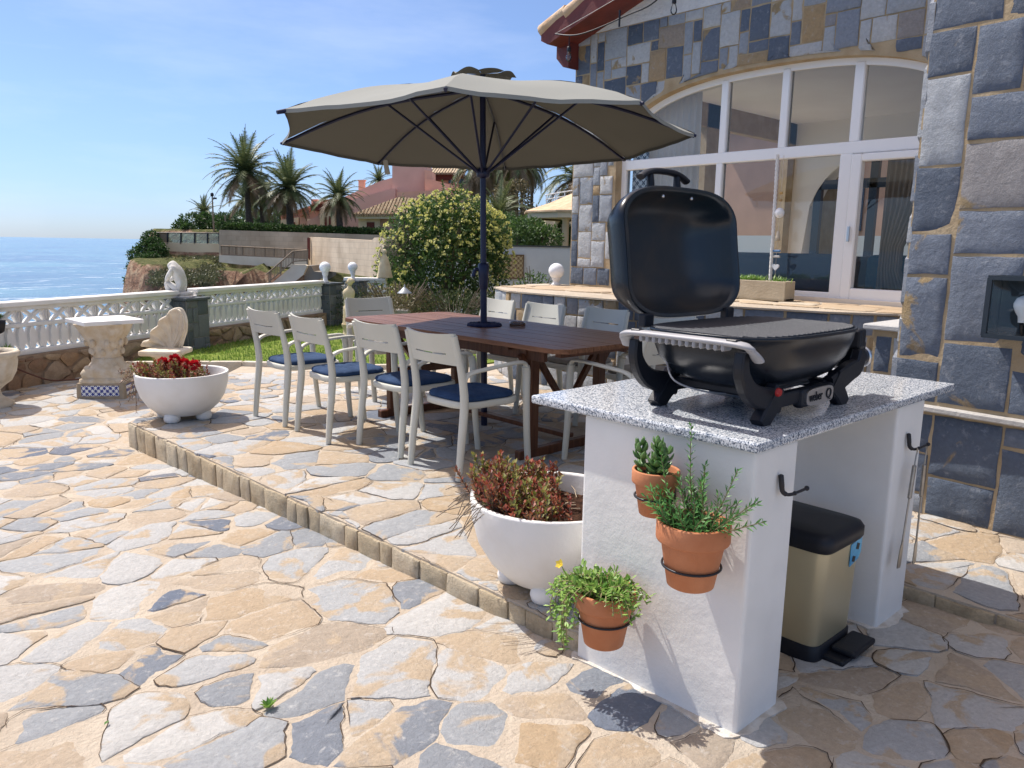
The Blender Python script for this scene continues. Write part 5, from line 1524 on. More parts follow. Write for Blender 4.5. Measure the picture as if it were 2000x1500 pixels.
for ph in (0, PI*2/3, PI*4/3): mb.tube([p+Vector((math.cos(i*1.1+ph)*.008, math.sin(i*1.1+ph)*.008, 0)) for i, p in enumerate(P)], .0085, 6)
obj("rope", mb, WHITEPAINT, label="white twisted rope hanging in front of the middle pane", cat="rope")
t = thing("shell_mobile", "string of shells, a white ball and a white heart hanging beside the rope", "mobile", (6.47, 3.55, 2.2))
mb = MB(); mb.tube([(6.47, 3.535, 2.12), (6.47, 3.535, 1.02)], .002, 5); obj("string", mb, STATUE, t)
mb = MB(); mb.ball((6.47, 3.535, 1.63), .042, 16, sc=(1, 1, 1.1)); obj("ball", mb, GLOBE, t)
mb = MB(); mb.lathe([(.002, .06), (.012, .045), (.020, .0), (.024, -.03), (.010, -.032)], 10, (6.47, 3.535, 1.42)); obj("shell", mb, STATUE, t)
mb = MB(); mb.prism([(.035*(16*math.sin(a)**3)/17, .035*(13*math.cos(a)-5*math.cos(2*a)-2*math.cos(3*a)-math.cos(4*a))/17) for a in [2*PI*i/36 for i in range(36)]], lambda u, v, d: Vector((6.47+d, 3.535+u, 1.16+v)), -.008, .008); obj("heart", mb, GLOBE, t)
for zz, cl in ((1.30, (.10, .22, .42)), (1.25, (.45, .44, .42)), (1.03, (.40, .10, .07)), (1.80, (.5, .3, .1)), (1.74, (.4, .25, .1))):
    mb = MB(); mb.rbox((6.47, 3.535, zz), (.02, .07 if zz < 1.5 else .03, .022), .006, 1); obj("charm", mb, mat("charm_paint", cl, .6), t)
t = thing("patterned_screen", "tall black and white patterned screen at the left edge of the window", "screen", (6.72, 5.3, .91))
def pattern_mat(name, a, b, scale, ax=(1, 1, 1)):
    m = bpy.data.materials.new(name); m.use_nodes = True; n = m.node_tree.nodes; l = m.node_tree.links; bs = n["Principled BSDF"]
    tc = n.new("ShaderNodeTexCoord"); mp = n.new("ShaderNodeMapping"); mp.inputs["Scale"].default_value = tuple(scale*q for q in ax); l.new(tc.outputs["Object"], mp.inputs[0])
    v = n.new("ShaderNodeVectorMath"); v.operation = 'SINE'; l.new(mp.outputs[0], v.inputs[0])
    v2 = n.new("ShaderNodeVectorMath"); v2.operation = 'MULTIPLY'; v2.inputs[1].default_value = (2.7, 2.7, 2.7); l.new(mp.outputs[0], v2.inputs[0])
    v3 = n.new("ShaderNodeVectorMath"); v3.operation = 'COSINE'; l.new(v2.outputs[0], v3.inputs[0])
    s1 = n.new("ShaderNodeSeparateXYZ"); s2 = n.new("ShaderNodeSeparateXYZ"); l.new(v.outputs[0], s1.inputs[0]); l.new(v3.outputs[0], s2.inputs[0])
    def M(op, x, y):
        q = n.new("ShaderNodeMath"); q.operation = op
        for k, z in enumerate((x, y)):
            if isinstance(z, (int, float)): q.inputs[k].default_value = z
            else: l.new(z, q.inputs[k])
        return q.outputs[0]
    f = M('ADD', M('MULTIPLY', s1.outputs[0 if ax[0] else 1], s1.outputs[2]), M('MULTIPLY', s2.outputs[0 if ax[0] else 1], M('MULTIPLY', s2.outputs[2], .6)))
    r = ramp(n, [(.0, a), (.46, a), (.54, b), (1, b)]); l.new(M('MULTIPLY_ADD', f, .5) if False else M('ADD', M('MULTIPLY', f, .4), .5), r.inputs[0]); l.new(r.outputs[0], bs.inputs["Base Color"]); bs.inputs["Roughness"].default_value = .35
    return m
mb = MB(); mb.rbox((6.72, 5.29, 1.93), (.02, .20, 2.0), .004, 1); obj("screen_panel", mb, pattern_mat("lace_pattern", (.05, .06, .08), (.75, .76, .76), 75, (0, 1, 1)), t)
# seen through the room : pale garden wall and a peach building behind the house
mb = MB(); mb.box((15.5, 5.5, .85), (.2, 12, 1.5)); obj("garden_wall", mb, mat("pale_blue_wall", (.50, .55, .56), .85, bump=.2, bscale=30), label="pale blue grey garden wall behind the house, glimpsed through the window", cat="wall")
t = thing("peach_building", "peach rendered building behind the house, glimpsed through the window", "building", (21, 6, -.4))
mb = MB(); mb.box((22, 5, 2.1), (5, 15, 5.0)); obj("wall", mb, mat("peach_render", (.50, .30, .20), .9, col2=(.45, .27, .18), nscale=2), t)
mb = MB(); mb.prism([(-2.5, 4.6), (12.8, 4.6), (12.8, 4.75), (5, 6.4), (-2.5, 4.75)], lambda u, v, d: Vector((d, u, v)), 19.2, 24.8); obj("roof", mb, TILE, t)
for y in (3, 6, 9):
    mb = MB(); mb.box((19.48, y, 2.4), (.06, 1.1, 1.2)); obj("window", mb, DARKF, t)
# ------------------------------------------------------------------ festoon lights
mb = MB(); WX = 6.08
mb.tube([(WX+.06, 6.02, 3.49), (WX, 4.9, 3.70), (WX-.4, 3.2, 4.1)], .0025, 6)
obj("steel_cable", mb, STATUEW, label="thin pale steel cable running up from the eave above the gable", cat="cable")
t = thing("string_light", "black festoon cable with two clear bulbs hanging from the dark red eave", "string lights", (WX, 5.5, 3.4))
P = bez([(WX+.05, 6.02, 3.48), (WX, 5.62, 3.40), (WX, 5.07, 3.46), (WX-.1, 4.55, 3.53), (WX-.4, 3.9, 3.9)], 10)
mb = MB(); mb.tube(P, .007, 8); mb.tube([(WX, 5.12, 3.53), (WX, 5.12, 3.38)], .010, 6); obj("cable", mb, WIREBLK, t)
for (bx, by_, bz, dr_) in ((WX+.03, 5.80, 3.43, .11), (WX-.1, 4.42, 3.60, .12)):
    mb = MB(); mb.tube([(bx, by_, bz), (bx, by_, bz-dr_)], .005, 6); mb.lathe([(.012, -dr_), (.020, -dr_-.005), (.020, -dr_-.05), (.016, -dr_-.055)], 14, (bx, by_, bz)); sk = obj("socket", mb, WIREBLK, t)
    mb = MB(); mb.lathe([(.014, -dr_-.05), (.022, -dr_-.075), (.030, -dr_-.105), (.026, -dr_-.13), (.010, -dr_-.147), (.001, -dr_-.149)], 18, (bx, by_, bz), cap=False); obj("bulb", mb, glass_mat("bulb_glass", (.95, .95, .93), 1.5), sk)

# ================================================================== GARDEN WALL AND BALUSTRADE
rnd = random.Random(31)
SLATE = stone_mat("slate_tile", [(0, (.10, .12, .13)), (.5, (.15, .17, .18)), (1, (.20, .21, .21))], ((.16, .13, .10), (.14, .15, .16)), .55, .7, pscale=5, bump=.4, bscale=14, paleamt=.2, pale=(.3, .3, .3))
def fence_run(a, b, zb, zt, label, grp, rail=True):
    """precast balustrade from a to b: rails and lattice blocks"""
    A, B = Vector((*a, 0)), Vector((*b, 0)); L = (B-A).length; d = (B-A)/L; nn = Vector((d.y, -d.x, 0))
    t = thing("balustrade", label, "balustrade", A, grp)
    f = lambda u, v, w_: A+d*u+nn*w_+Vector((0, 0, v))
    ang_ = math.atan2(d.y, d.x); H = zt-zb
    def railbox(z0, z1, w_, nm, r=.006):
        mb = MB(); mb.rbox(A+d*(L/2)+Vector((0, 0, (z0+z1)/2)), (L, w_, z1-z0), r, 1, rz=ang_); obj(nm, mb, WHITEPAINT, t)
    z1, z2, z3 = zb+H*.10, zb+H*.52, zb+H*.59
    z4 = zt-H*.17
    railbox(zb, z1, .10, "bottom_rail"); railbox(z2, z3, .085, "middle_rail")
    mb = MB(); mb.rbox(A+d*(L/2)+Vector((0, 0, zt-.025)), (L, .17, .05), .008, 1, rz=ang_); mb.rbox(A+d*(L/2)+Vector((0, 0, (z4+zt-.05)/2)), (L, .11, zt-.05-z4), .006, 1, rz=ang_); obj("top_rail", mb, WHITEPAINT, t)
    nb = max(1, round(L/.56)); bw = L/nb; nb_ = nb
    for k in range(nb):
        mb = MB(); u0 = k*bw; q = 5; pw = bw/q
        for i in range(q):      # pointed uprights
            uc = u0+(i+.5)*pw; h = z2-z1; w0 = pw*.48
            w0 = pw*.5; mb.prism([(uc-w0*.30, z1), (uc+w0*.30, z1), (uc+w0, z1+h*.26), (uc+w0, z1+h*.74), (uc+w0*.30, z2), (uc-w0*.30, z2), (uc-w0, z1+h*.74), (uc-w0, z1+h*.26)], f, -.02, .006)
            mb.prism([(uc-w0*.22, z1), (uc+w0*.22, z1), (uc+w0*.62, z1+h*.3), (uc+w0*.62, z1+h*.7), (uc+w0*.22, z2), (uc-w0*.22, z2), (uc-w0*.62, z1+h*.7), (uc-w0*.62, z1+h*.3)], f, .004, .036)
        q = 2; pw = bw/q
        for i in range(q):
            ua, ub = u0+i*pw, u0+(i+1)*pw; uc = (ua+ub)/2; h = z4-z3; e = .028
            xw = pw*.62
            for s_ in (1, -1):
                pa = (uc-xw/2, z3 if s_ > 0 else z4); pb_ = (uc+xw/2, z4 if s_ > 0 else z3)
                mb.prism([(pa[0]-e*.8, pa[1]), (pa[0]+e*.8, pa[1]), (pb_[0]+e*.8, pb_[1]), (pb_[0]-e*.8, pb_[1])], f, -.022+.002*s_, .024+.002*s_)
            for um in (ua, ub):
                sgs = (1,) if um == ua else (-1,)
                for sg in sgs:
                    mb.prism([(um, z3), (um+sg*pw*.07, z3), (um+sg*pw*.17, z3+h*.5), (um+sg*pw*.07, z4), (um, z4)], f, -.024, .022)
                    mb.prism([(um+sg*pw*.03, z3+.01), (um+sg*pw*.085, z3+h*.5), (um+sg*pw*.03, z4-.01)], f, .02, .040)
        obj("lattice_block", mb, WHITEPAINT, t)
    return t
FA, FB, FC_ = (-1.4, 6.55), (3.36, 9.56), (6.05, 10.93)
GB_ = "white balustrades along the garden edge"
F0 = (1.30, 8.45)
fence_run(F0, FB, .20, .715, "white precast balustrade on the rubble wall left of the slate pillar", GB_)
fence_run(FA, F0, .20, .70, "white precast balustrade at the far left beyond the striped urn", GB_)
fence_run((3.62, 9.68), FC_, .225, .725, "white precast balustrade between the crouching statue and the globe topped pillar", GB_)
fence_run((7.05, 11.87), (7.58, 11.38), .20, .72, "short white balustrade beside the flowering bush", GB_)
# rubble walls
def rubble(a, b, z0, z1, th, label):
    A, B = Vector((*a, 0)), Vector((*b, 0)); L = (B-A).length; d = (B-A)/L; nn = Vector((d.y, -d.x, 0))
    mb = MB(); mb.box(A+d*(L/2)+Vector((0, 0, (z0+z1)/2)), (L, th, z1-z0), 1, rz=math.atan2(d.y, d.x))
    for poly in cells(0, z0-.05, L, z1+.05, .15, rnd, sx=1.3, drop=.2):
        for h in ((-1, 0, -.01), (1, 0, L-.01), (0, 1, z1-.008), (0, -1, -z0)):
            poly = clip(poly, *h)
            if len(poly) < 3: break
        if len(poly) < 3: continue
        poly = inset(poly, rnd.uniform(.006, .014))
        if len(poly) < 3 or abs(area(poly)) < .0015: continue
        stone(mb, rough_outline(poly, rnd, .03, .007), lambda u, v, h: A+d*u+nn*(th/2+h)+Vector((0, 0, v)), rnd.uniform(.01, .04), rnd.random(), rnd, edge=.016, bulge=.014, tilt=.06)
    obj("rubble_wall", mb, [RUBBLE, RUBBLEMORTAR], label=label, cat="wall", group="rubble walls under the balustrades")
rubble(FA, F0, -.25, .20, .22, "low brown rubble wall behind the urn at the far left")
rubble(F0, FB, -.25, .20, .22, "low brown rubble wall between the pedestal table and the slate pillar")
rubble((3.62, 9.68), FC_, -.05, .225, .22, "low brown rubble wall along the back of the lawn")
# slate pillars
def pillar(c, w_, z0, z1, label, cap=.03, dp=None):
    t = thing("slate_pillar", label, "pillar", (c[0], c[1], z0), "slate clad pillars of the garden wall")
    a = math.atan2(FC_[1]-FB[1], FC_[0]-FB[0]); d = Vector((math.cos(a), math.sin(a), 0)); nn = Vector((d.y, -d.x, 0)); C0 = Vector((*c, 0))
    mb = MB(); mb.box(C0+Vector((0, 0, (z0+z1)/2)), (w_, w_, z1-z0), 1, rz=a)
    for (o, u_, n_) in ((-d*w_/2+nn*w_/2, d, nn), (-d*w_/2-nn*w_/2, nn, -d), (d*w_/2+nn*w_/2, -nn, d)):
        for p, q, r_, s_ in ashlar(0, w_, z0, z1, w_/4, rnd, [(2, 1), (1, 2), (2, 2), (3, 2), (2, 3)]):
            g = .003; stone(mb, [(p+g, q+g), (r_-g, q+g), (r_-g, s_-g), (p+g, s_-g)], lambda u, v, h: C0+o+u_*u+n_*h+Vector((0, 0, v)), rnd.uniform(.006, .014), rnd.random(), rnd, edge=.006, bulge=.003, depth=.004)
    obj("pillar_body", mb, [SLATE, CONC], t)
    mb = MB(); mb.rbox(C0+Vector((0, 0, z1+cap/2)), (w_+.05, w_+.05, cap), .004, 1, rz=a); obj("cap", mb, SLATE, t)
pillar((3.49, 9.58), .36, -.12, .60, "slate clad pillar carrying the crouching statue")
pillar((6.22, 11.02), .33, -.05, .655, "slate clad pillar at the lawn corner below the left globe lamp")
pillar((6.92, 11.30), .26, -.05, .665, "slate clad gate pillar behind the cream robed statue")
globe_lamp((6.20, 11.02, .685), .088, "left globe lamp of the pair on the gate pillars", .16)
globe_lamp((6.88, 11.32, .695), .080, "right globe lamp of the pair on the gate pillars", .15)
t = thing("garden_gate", "white gate between the two slate gate pillars behind the robed statue", "gate", (6.57, 11.17, 0))
mb = MB()
for u in (0, .1, .2, .3, .4):
    q = Vector((6.40, 11.10, 0))+Vector((.86, .36, 0)).normalized()*u; mb.box(q+Vector((0, 0, .32)), (.035, .03, .6), rz=.4)
for z in (.06, .60): mb.box(Vector((6.585, 11.178, z)), (.46, .03, .05), rz=.4)
obj("gate_panel", mb, WHITEPAINT, t)

# ------------------------------------------------------------------ statues (skin modifier, baked)
def skin(name, joints, edges, m, parent=None, sub=2, root=0, **kw):
    me = bpy.data.meshes.new(name+"_cage"); me.from_pydata([j[:3] for j in joints], edges, [])
    o = bpy.data.objects.new(name+"_cage", me); COL.objects.link(o)
    md = o.modifiers.new("s", 'SKIN'); sv = me.skin_vertices[0].data
    for i, j in enumerate(joints): sv[i].radius = (j[3], j[4] if len(j) > 4 else j[3]); sv[i].use_root = (i == root)
    md.use_smooth_shade = True
    sb = o.modifiers.new("d", 'SUBSURF'); sb.levels = sub; sb.render_levels = sub
    dg = bpy.context.evaluated_depsgraph_get(); dg.update()
    m2 = bpy.data.meshes.new_from_object(o.evaluated_get(dg)); m2.name = name
    bpy.data.objects.remove(o); bpy.data.meshes.remove(me)
    m2.materials.clear(); m2.materials.append(m)
    m2.polygons.foreach_set("use_smooth", [True]*len(m2.polygons))
    o2 = bpy.data.objects.new(name, m2); COL.objects.link(o2)
    if parent: o2.parent = parent
    return tag(o2, **kw)
zr = math.atan2(CR.y, CR.x)
t = thing("crouching_statue", "weathered white statue of a crouching bowed figure on the slate pillar", "statue", (3.43, 9.62, .63), rz=zr)
j = [(.085, 0, .10, .085, .075), (.055, 0, .20, .078, .07), (.0, 0, .30, .085, .075), (-.045, 0, .375, .070, .06), (-.085, 0, .415, .062, .06),
     (-.02, -.085, .33, .036), (-.075, -.10, .235, .030), (-.115, -.045, .175, .024), (-.02, .085, .33, .036), (-.07, .09, .24, .030), (-.115, .03, .19, .024),
     (.03, -.06, .085, .050), (-.11, -.065, .185, .042), (-.075, -.062, .03, .030), (-.125, -.062, .018, .024),
     (.03, .06, .075, .050), (-.07, .07, .07, .042), (.06, .08, .03, .030), (.12, .08, .02, .024)]
ed = [(0, 1), (1, 2), (2, 3), (3, 4), (2, 5), (5, 6), (6, 7), (2, 8), (8, 9), (9, 10), (0, 11), (11, 12), (12, 13), (13, 14), (0, 15), (15, 16), (16, 17), (17, 18)]
skin("body", j, ed, STATUEW, t)
mb = MB(); mb.rbox((.01, 0, .006), (.34, .26, .03), .012, 2); mb.rbox((.06, 0, .04), (.18, .2, .05), .02, 2); obj("statue_base", mb, STATUEW, t, local=True)
t = thing("robed_statue", "cream statue of an armless draped standing figure beside the gate pillars", "statue", (5.56, 9.25, 0), rz=zr)
mb = MB(); mb.lathe([(.13, 0), (.13, .03), (.10, .05), (.09, .16), (.11, .19), (.11, .22)], 20); obj("pedestal", mb, CREAMST, t, local=True)
mb = MB(); rings = []
for z, rx, ry, ox in ((.22, .105, .09, .01), (.28, .10, .085, .012), (.36, .098, .082, .018), (.42, .102, .085, .022), (.455, .098, .08, .02), (.47, .078, .062, .012), (.52, .066, .052, .004), (.57, .070, .055, -.004), (.625, .082, .062, -.006), (.66, .080, .052, -.004), (.69, .060, .042, 0), (.705, .034, .032, .004), (.73, .028, .028, .006)):
    rings.append([Vector((ox+rx*math.cos(2*PI*k/32)*(1+(.06*math.sin(7*2*PI*k/32+z*9) if z < .47 else 0)), ry*math.sin(2*PI*k/32)*(1+(.06*math.sin(7*2*PI*k/32+z*9) if z < .47 else 0)), z)) for k in range(32)])
mb.loft(rings, 0, True); obj("body", mb, CREAMST, t, local=True)
mb = MB(); mb.ball((.010, 0, .785), .046, 18, sc=(.86, .95, 1.15)); mb.ball((.035, .0, .80), .040, 14, sc=(.9, 1, .9)); mb.ball((.058, 0, .795), .02, 10); mb.lathe([(.012, -.012), (.006, .012)], 6, (-.033, -.02, .78)); obj("head", mb, CREAMST, t, local=True)
t = thing("cloaked_statue", "tall cream cloaked statue half hidden by the flowering bush", "statue", (7.53, 11.42, .725), rz=zr)
mb = MB(); rings = []
for z, rx, ox in ((0, .135, .03), (.03, .13, .03), (.1, .115, .03), (.2, .10, .03), (.28, .075, .035), (.34, .06, .035), (.37, .04, .035), (.40, .03, .035)):
    rings.append([Vector((ox+rx*math.cos(2*PI*k/28)*(1+.07*math.sin(5*2*PI*k/28+z*8)), rx*.8*math.sin(2*PI*k/28)*(1+.07*math.sin(5*2*PI*k/28+z*8)), z)) for k in range(28)])
mb.loft(rings, 0, True); mb.ball((.035, 0, .44), .045, 14); mb.tube(bez([(-.02, 0, .33), (-.055, 0, .37), (-.045, 0, .44), (-.02, 0, .50), (-.022, 0, .53)], 5), [.028]*7+[.020]*7+[.012]*7, 8); obj("body", mb, CREAMST, t, local=True)

# ------------------------------------------------------------------ pedestal table, shell chair, urn
cT = Vector((1.72, 6.32, 0)); zb = zl(1.72, 6.32)
cT = Vector((2.08, 7.72, 0)); zb = zl(2.08, 7.72)
ar = math.atan2(CR.y, CR.x)+R(6)
t = thing("pedestal_table", "cream carved capital table with a white square top on a blue tiled plinth", "garden table", (cT.x, cT.y, zb), rz=ar); t.scale = (.77, .77, .82)
def sq(w_, z, p=8, n=40): return [Vector((w_*abs(math.cos(a))**(2/p)*(1 if math.cos(a) >= 0 else -1), w_*abs(math.sin(a))**(2/p)*(1 if math.sin(a) >= 0 else -1), z)) for a in [2*PI*i/n for i in range(n)]]
Ht = .745-zb
mb = MB(); mb.rbox((0, 0, Ht-.022), (.66, .66, .045), .006, 2, rz=R(40)); obj("table_top", mb, WHITEPAINT, t, local=True)
mb = MB(); mb.loft([sq(.275, -.02, 30), sq(.27, .12, 30), sq(.262, .165, 30)], 0, False); pln = obj("plinth", mb, mat("rough_stone_plinth", (.40, .33, .24), .9, col2=(.33, .27, .19), nscale=7, bump=.7, bscale=25), t, local=True)
mb = MB()
for rz_0 in range(4):
    mb.M = Matrix.Rotation(rz_0*PI/2, 4, 'Z'); mb.box((0, -.271, .085), (.42, .008, .115))
obj("tile_band", mb, pattern_mat("blue_white_tile", (.78, .80, .80), (.01, .03, .25), 95, (1, 0, 1)), pln, local=True)
CARVE = mat("carved_stone", (.62, .50, .34), .85, col2=(.72, .64, .52), nscale=11, bump=1.0, bscale=24, spec=.2)
mb = MB(); rings = []
prof = [(.255, .165, 9), (.255, .205, 9), (.235, .215, 5), (.245, .235, 4), (.255, .27, 4), (.24, .31, 3), (.20, .335, 2.6), (.19, .36, 2.2), (.175, .375, 2), (.17, .42, 2), (.155, .43, 2)]
for r_, z, p in prof: rings.append([v*(1+.035*math.cos(8*math.atan2(v.y, v.x)+z*20)*(1 if .22 < z < .34 else 0)) if False else Vector((v.x*(1+.05*math.cos(8*math.atan2(v.y, v.x))*(.21 < z < .33)), v.y*(1+.05*math.cos(8*math.atan2(v.y, v.x))*(.21 < z < .33)), z)) for v in sq(r_, z, p, 64)])
mb.loft(rings, 0, True)
for i in range(4):
    a = PI/4+i*PI/2; q = Vector((.255*math.cos(a), .255*math.sin(a), .255)); mb.ball(q, .058, 14, sc=(1, 1, 1.1)); mb.ball(Vector((.235*math.cos(a), .235*math.sin(a), .31)), .045, 12)
    a = i*PI/2; q = Vector((.225*math.cos(a), .225*math.sin(a), .27)); mb.ball(q, .04, 12, sc=(1, 1, 1.2))
obj("capital_base", mb, CARVE, t, local=True)
mb = MB(); rings = []
for f in range(15):
    s_ = f/14; z = .43+(Ht-.045-.43)*s_; rr = .150+.115*s_**1.7; p = 2+7*s_**2
    row = []
    for v in sq(rr, z, p, 72):
        th = math.atan2(v.y, v.x); k = 1+.055*abs(math.sin(6*th+(PI/2 if s_ > .5 else 0)))*math.sin(PI*min(1, s_*2 if s_ < .5 else (s_-.5)*2.2)) if s_ < .95 else 1.02
        row.append(Vector((v.x*k, v.y*k, z)))
    rings.append(row)
mb.loft(rings, 0, True)
for i in range(8):
    a = i*PI/4+.2
    for zz, rr, sz in ((.50, .17, .032), (.60, .205, .034)): mb.ball((rr*math.cos(a+zz*3), rr*math.sin(a+zz*3), zz), sz, 10, sc=(1, 1, 1.3))
obj("capital", mb, CARVE, t, local=True)
# shell-backed chair
cS = Vector((2.74, 8.10, zl(2.74, 8.1)))
t = thing("shell_chair", "cream stone garden chair with a tall fluted shell back", "garden chair", cS, rz=zr); t.scale = (.95, .95, .93)
SHELL = mat("shell_stone", (.76, .70, .59), .85, col2=(.66, .57, .44), nscale=9, bump=.35, bscale=35, spec=.2)
mb = MB(); mb.lathe([(.17, -.02), (.17, .05), (.12, .10), (.11, .20), (.15, .26), (.20, .30)], 20); mb.rbox((0, -.02, .32), (.42, .42, .06), .025, 2); obj("seat", mb, SHELL, t, local=True)
mb = MB(); rows_f = []; rows_b = []; NR, NA = 10, 44
edge = [(-.285, .36), (-.27, .40), (-.19, .43), (-.175, .52), (-.10, .58), (-.075, .645), (.0, .69), (.04, .745), (.11, .775), (.16, .755), (.19, .66), (.185, .55), (.15, .45), (.12, .36), (.10, .31)]
E2 = bez([Vector((x, 0, z)) for x, z in edge], 6); kE = len(E2)
for i in range(NR+1):
    s_ = i/NR; ra, rb2 = [], []
    for jx in range(kE):
        e = E2[jx]; o = Vector((.02, 0, .30)); p = o.lerp(e, s_); fl = .012*math.cos(jx*2*PI/8.2)*s_
        dp = -.10+.17*s_*(1-s_)*2+fl
        ra.append(Vector((p.x, dp+.12, p.z))); rb2.append(Vector((p.x, dp+.155+.01, p.z)))
    rows_f.append(ra); rows_b.append(rb2)
mb.loft(rows_f, 0, True, False, False); mb.loft(rows_b, 0, True, False, False); mb.loft([rows_f[-1], rows_b[-1]], 0, True, False, False)
mb.tube([Vector((e.x, .075, e.z)) for e in E2], .020, 8)
obj("shell_back", mb, SHELL, t, local=True)
# striped urn at the left border
cU = Vector((1.17, 7.75, zl(1.1, 7.75)))
t = thing("stone_urn", "striped cream stone urn cut off by the left edge", "urn", cU)
mb = MB(); pr_ = [(.15, 0), (.155, .03), (.12, .05), (.07, .09), (.06, .14), (.09, .17), (.15, .22), (.19, .30), (.205, .38), (.205, .42), (.225, .43), (.23, .46), (.215, .475), (.19, .475), (.18, .44)]
rings = []
for r_, z in pr_:
    rings.append([Vector((r_*(1+(.03*math.cos(16*2*PI*k/96) if .2 < z < .42 else 0))*math.cos(2*PI*k/96), r_*(1+(.03*math.cos(16*2*PI*k/96) if .2 < z < .42 else 0))*math.sin(2*PI*k/96), z)) for k in range(96)])
mb.loft(rings, 0, True, True, False); obj("urn_body", mb, STATUE, t, local=True)
mb = MB(); mb.lathe([(.185, .44), (.001, .445)], 24, cap=False); obj("soil", mb, SOIL, t, local=True)
mb = MB(); mb.tube(bez([(1.45, 8.30, .12), (1.62, 8.33, .02), (1.75, 8.40, -.04), (1.92, 8.47, -.065), (2.2, 8.52, -.085)], 8), .008, 6)
obj("garden_hose", mb, mat("brown_hose", (.10, .035, .02), .6), label="thin brown hose lying against the rubble wall behind the pedestal table", cat="hose")
# plant in a half pot on the balustrade
t = thing("wall_planter", "dark half pot with a spiky plant hung on the far left balustrade", "planter", (1.36, 8.38, .55))
mb = MB(); mb.lathe([(.02, .44), (.045, .46), (.06, .53), (.062, .56), (.05, .56)], 16, (1.36, 8.36, 0)); obj("pot", mb, WIREBLK, t)
mb = MB()
for i in range(60):
    a = rnd.uniform(0, 2*PI); mb.leaf(Vector((1.36, 8.36, .56)), Vector((math.cos(a), math.sin(a), rnd.uniform(.1, 1.0))).normalized(), Vector((0, 0, 1)), rnd.uniform(.07, .14), .014, 0, .1)
obj("plant", mb, SUCC, t, recalc=False)
t = thing("wall_planter", "small yellow green spiky plant growing low on the far left balustrade", "plant", (1.42, 8.42, .28))
mb = MB()
for i in range(40):
    a = rnd.uniform(0, 2*PI); mb.leaf(Vector((1.42, 8.42, .27)), Vector((math.cos(a), math.sin(a), rnd.uniform(.2, 1.2))).normalized(), Vector((0, 0, 1)), rnd.uniform(.05, .10), .012, 0, .1)
obj("plant", mb, TRAIL, t, recalc=False)

# ------------------------------------------------------------------ bush, shrubs, planter box, lantern
def leafball(mb, c, rad, n, L, W, m=0, shell=.55, lumps=None, rng=rnd, flat=0.0):
    c = Vector(c)
    for i in range(n):
        d = Vector((rng.gauss(0, 1), rng.gauss(0, 1), rng.gauss(0, 1))).normalized()
        k = 1+.22*noise.noise(d*2.3+c*1.7)+.12*noise.noise(d*6+c)
        r_ = (shell+(1-shell)*rng.random()**.6)*k
        p = c+Vector((d.x*rad[0], d.y*rad[1], d.z*rad[2]))*r_
        dd_ = (d+Vector((rng.gauss(0, .7), rng.gauss(0, .7), rng.gauss(0, .7)))).normalized()
        l_ = L*rng.uniform(.6, 1.3); mb.leaf(p, dd_, d+Vector((rng.gauss(0, .5), rng.gauss(0, .5), rng.gauss(0, .5)+.3)), l_, W*rng.uniform(.7, 1.2), m, .1)
t = thing("flowering_bush", "huge round bush covered in pale yellow flower clusters", "bush", (9.25, 12.0, -.1))
mb = MB()
for (s_, D, z, rx, ry, rz2, n_) in ((0, 0, 1.05, 1.12, 1.0, 1.05, 7500), (-.62, .1, .72, .70, .7, .72, 2600), (.62, .0, .85, .62, .7, .85, 2600), (.18, .0, 1.72, .72, .7, .52, 2400), (-.3, 0, 1.45, .75, .7, .55, 2000), (.75, .1, 1.45, .45, .5, .5, 1200), (-.95, .2, .35, .45, .5, .45, 1200)):
    q = SD(s_-1.36, D+15.0); leafball(mb, (q.x, q.y, z), (rx, ry, rz2), n_, .085, .040, 0, .62)
for i in range(90):      # long new shoots breaking the outline
    d = Vector((rnd.gauss(0, 1), rnd.gauss(0, 1), rnd.gauss(.45, .8))).normalized(); b_ = rnd.choice(((0, 0, 1.05, 1.12, 1.0, 1.05), (.18, 0, 1.72, .72, .7, .52), (-.3, 0, 1.45, .75, .7, .55), (.75, .1, 1.45, .45, .5, .5)))
    q = SD(b_[0]-1.36, b_[1]+15.0); c = Vector((q.x+d.x*b_[3], q.y+d.y*b_[4], b_[2]+d.z*b_[5])); e = (d+Vector((0, 0, .5))).normalized(); L = rnd.uniform(.12, .34)
    for k in range(int(L/.016)):
        p = c+e*(k*.016); o = Vector((rnd.gauss(0, 1), rnd.gauss(0, 1), rnd.gauss(0, 1))).normalized(); mb.leaf(p, (o+e*.7).normalized(), d, rnd.uniform(.05, .085), .034, 0, .1)
obj("foliage", mb, BUSHL, t, recalc=False)
mb = MB()
for i in range(1150):
    d = Vector((rnd.gauss(0, 1), rnd.gauss(0, 1), rnd.gauss(.25, 1))).normalized()
    if d.dot(Vector((ED.x, ED.y, 0))) > .5: continue
    b_ = rnd.choice(((0, 0, 1.05, 1.12, 1.0, 1.05), (0, 0, 1.05, 1.12, 1.0, 1.05), (-.62, .1, .72, .70, .7, .72), (.62, 0, .85, .62, .7, .85), (.18, 0, 1.72, .72, .7, .52), (-.3, 0, 1.45, .75, .7, .55), (.75, .1, 1.45, .45, .5, .5)))
    q = SD(b_[0]-1.36, b_[1]+15.0); c = Vector((q.x+d.x*b_[3]*1.13, q.y+d.y*b_[4]*1.13, b_[2]+d.z*b_[5]*1.13))
    if c.z < .25: continue
    for k in range(9):
        e = (d+Vector((rnd.gauss(0, .8), rnd.gauss(0, .8), rnd.gauss(.2, .8)))).normalized(); mb.leaf(c+e*.012, e, d+Vector((rnd.gauss(0, .6), rnd.gauss(0, .6), .3)), rnd.uniform(.036, .056), .036, 0, .1)
obj("flowers", mb, FLOWERY, t, recalc=False)
mb = MB()
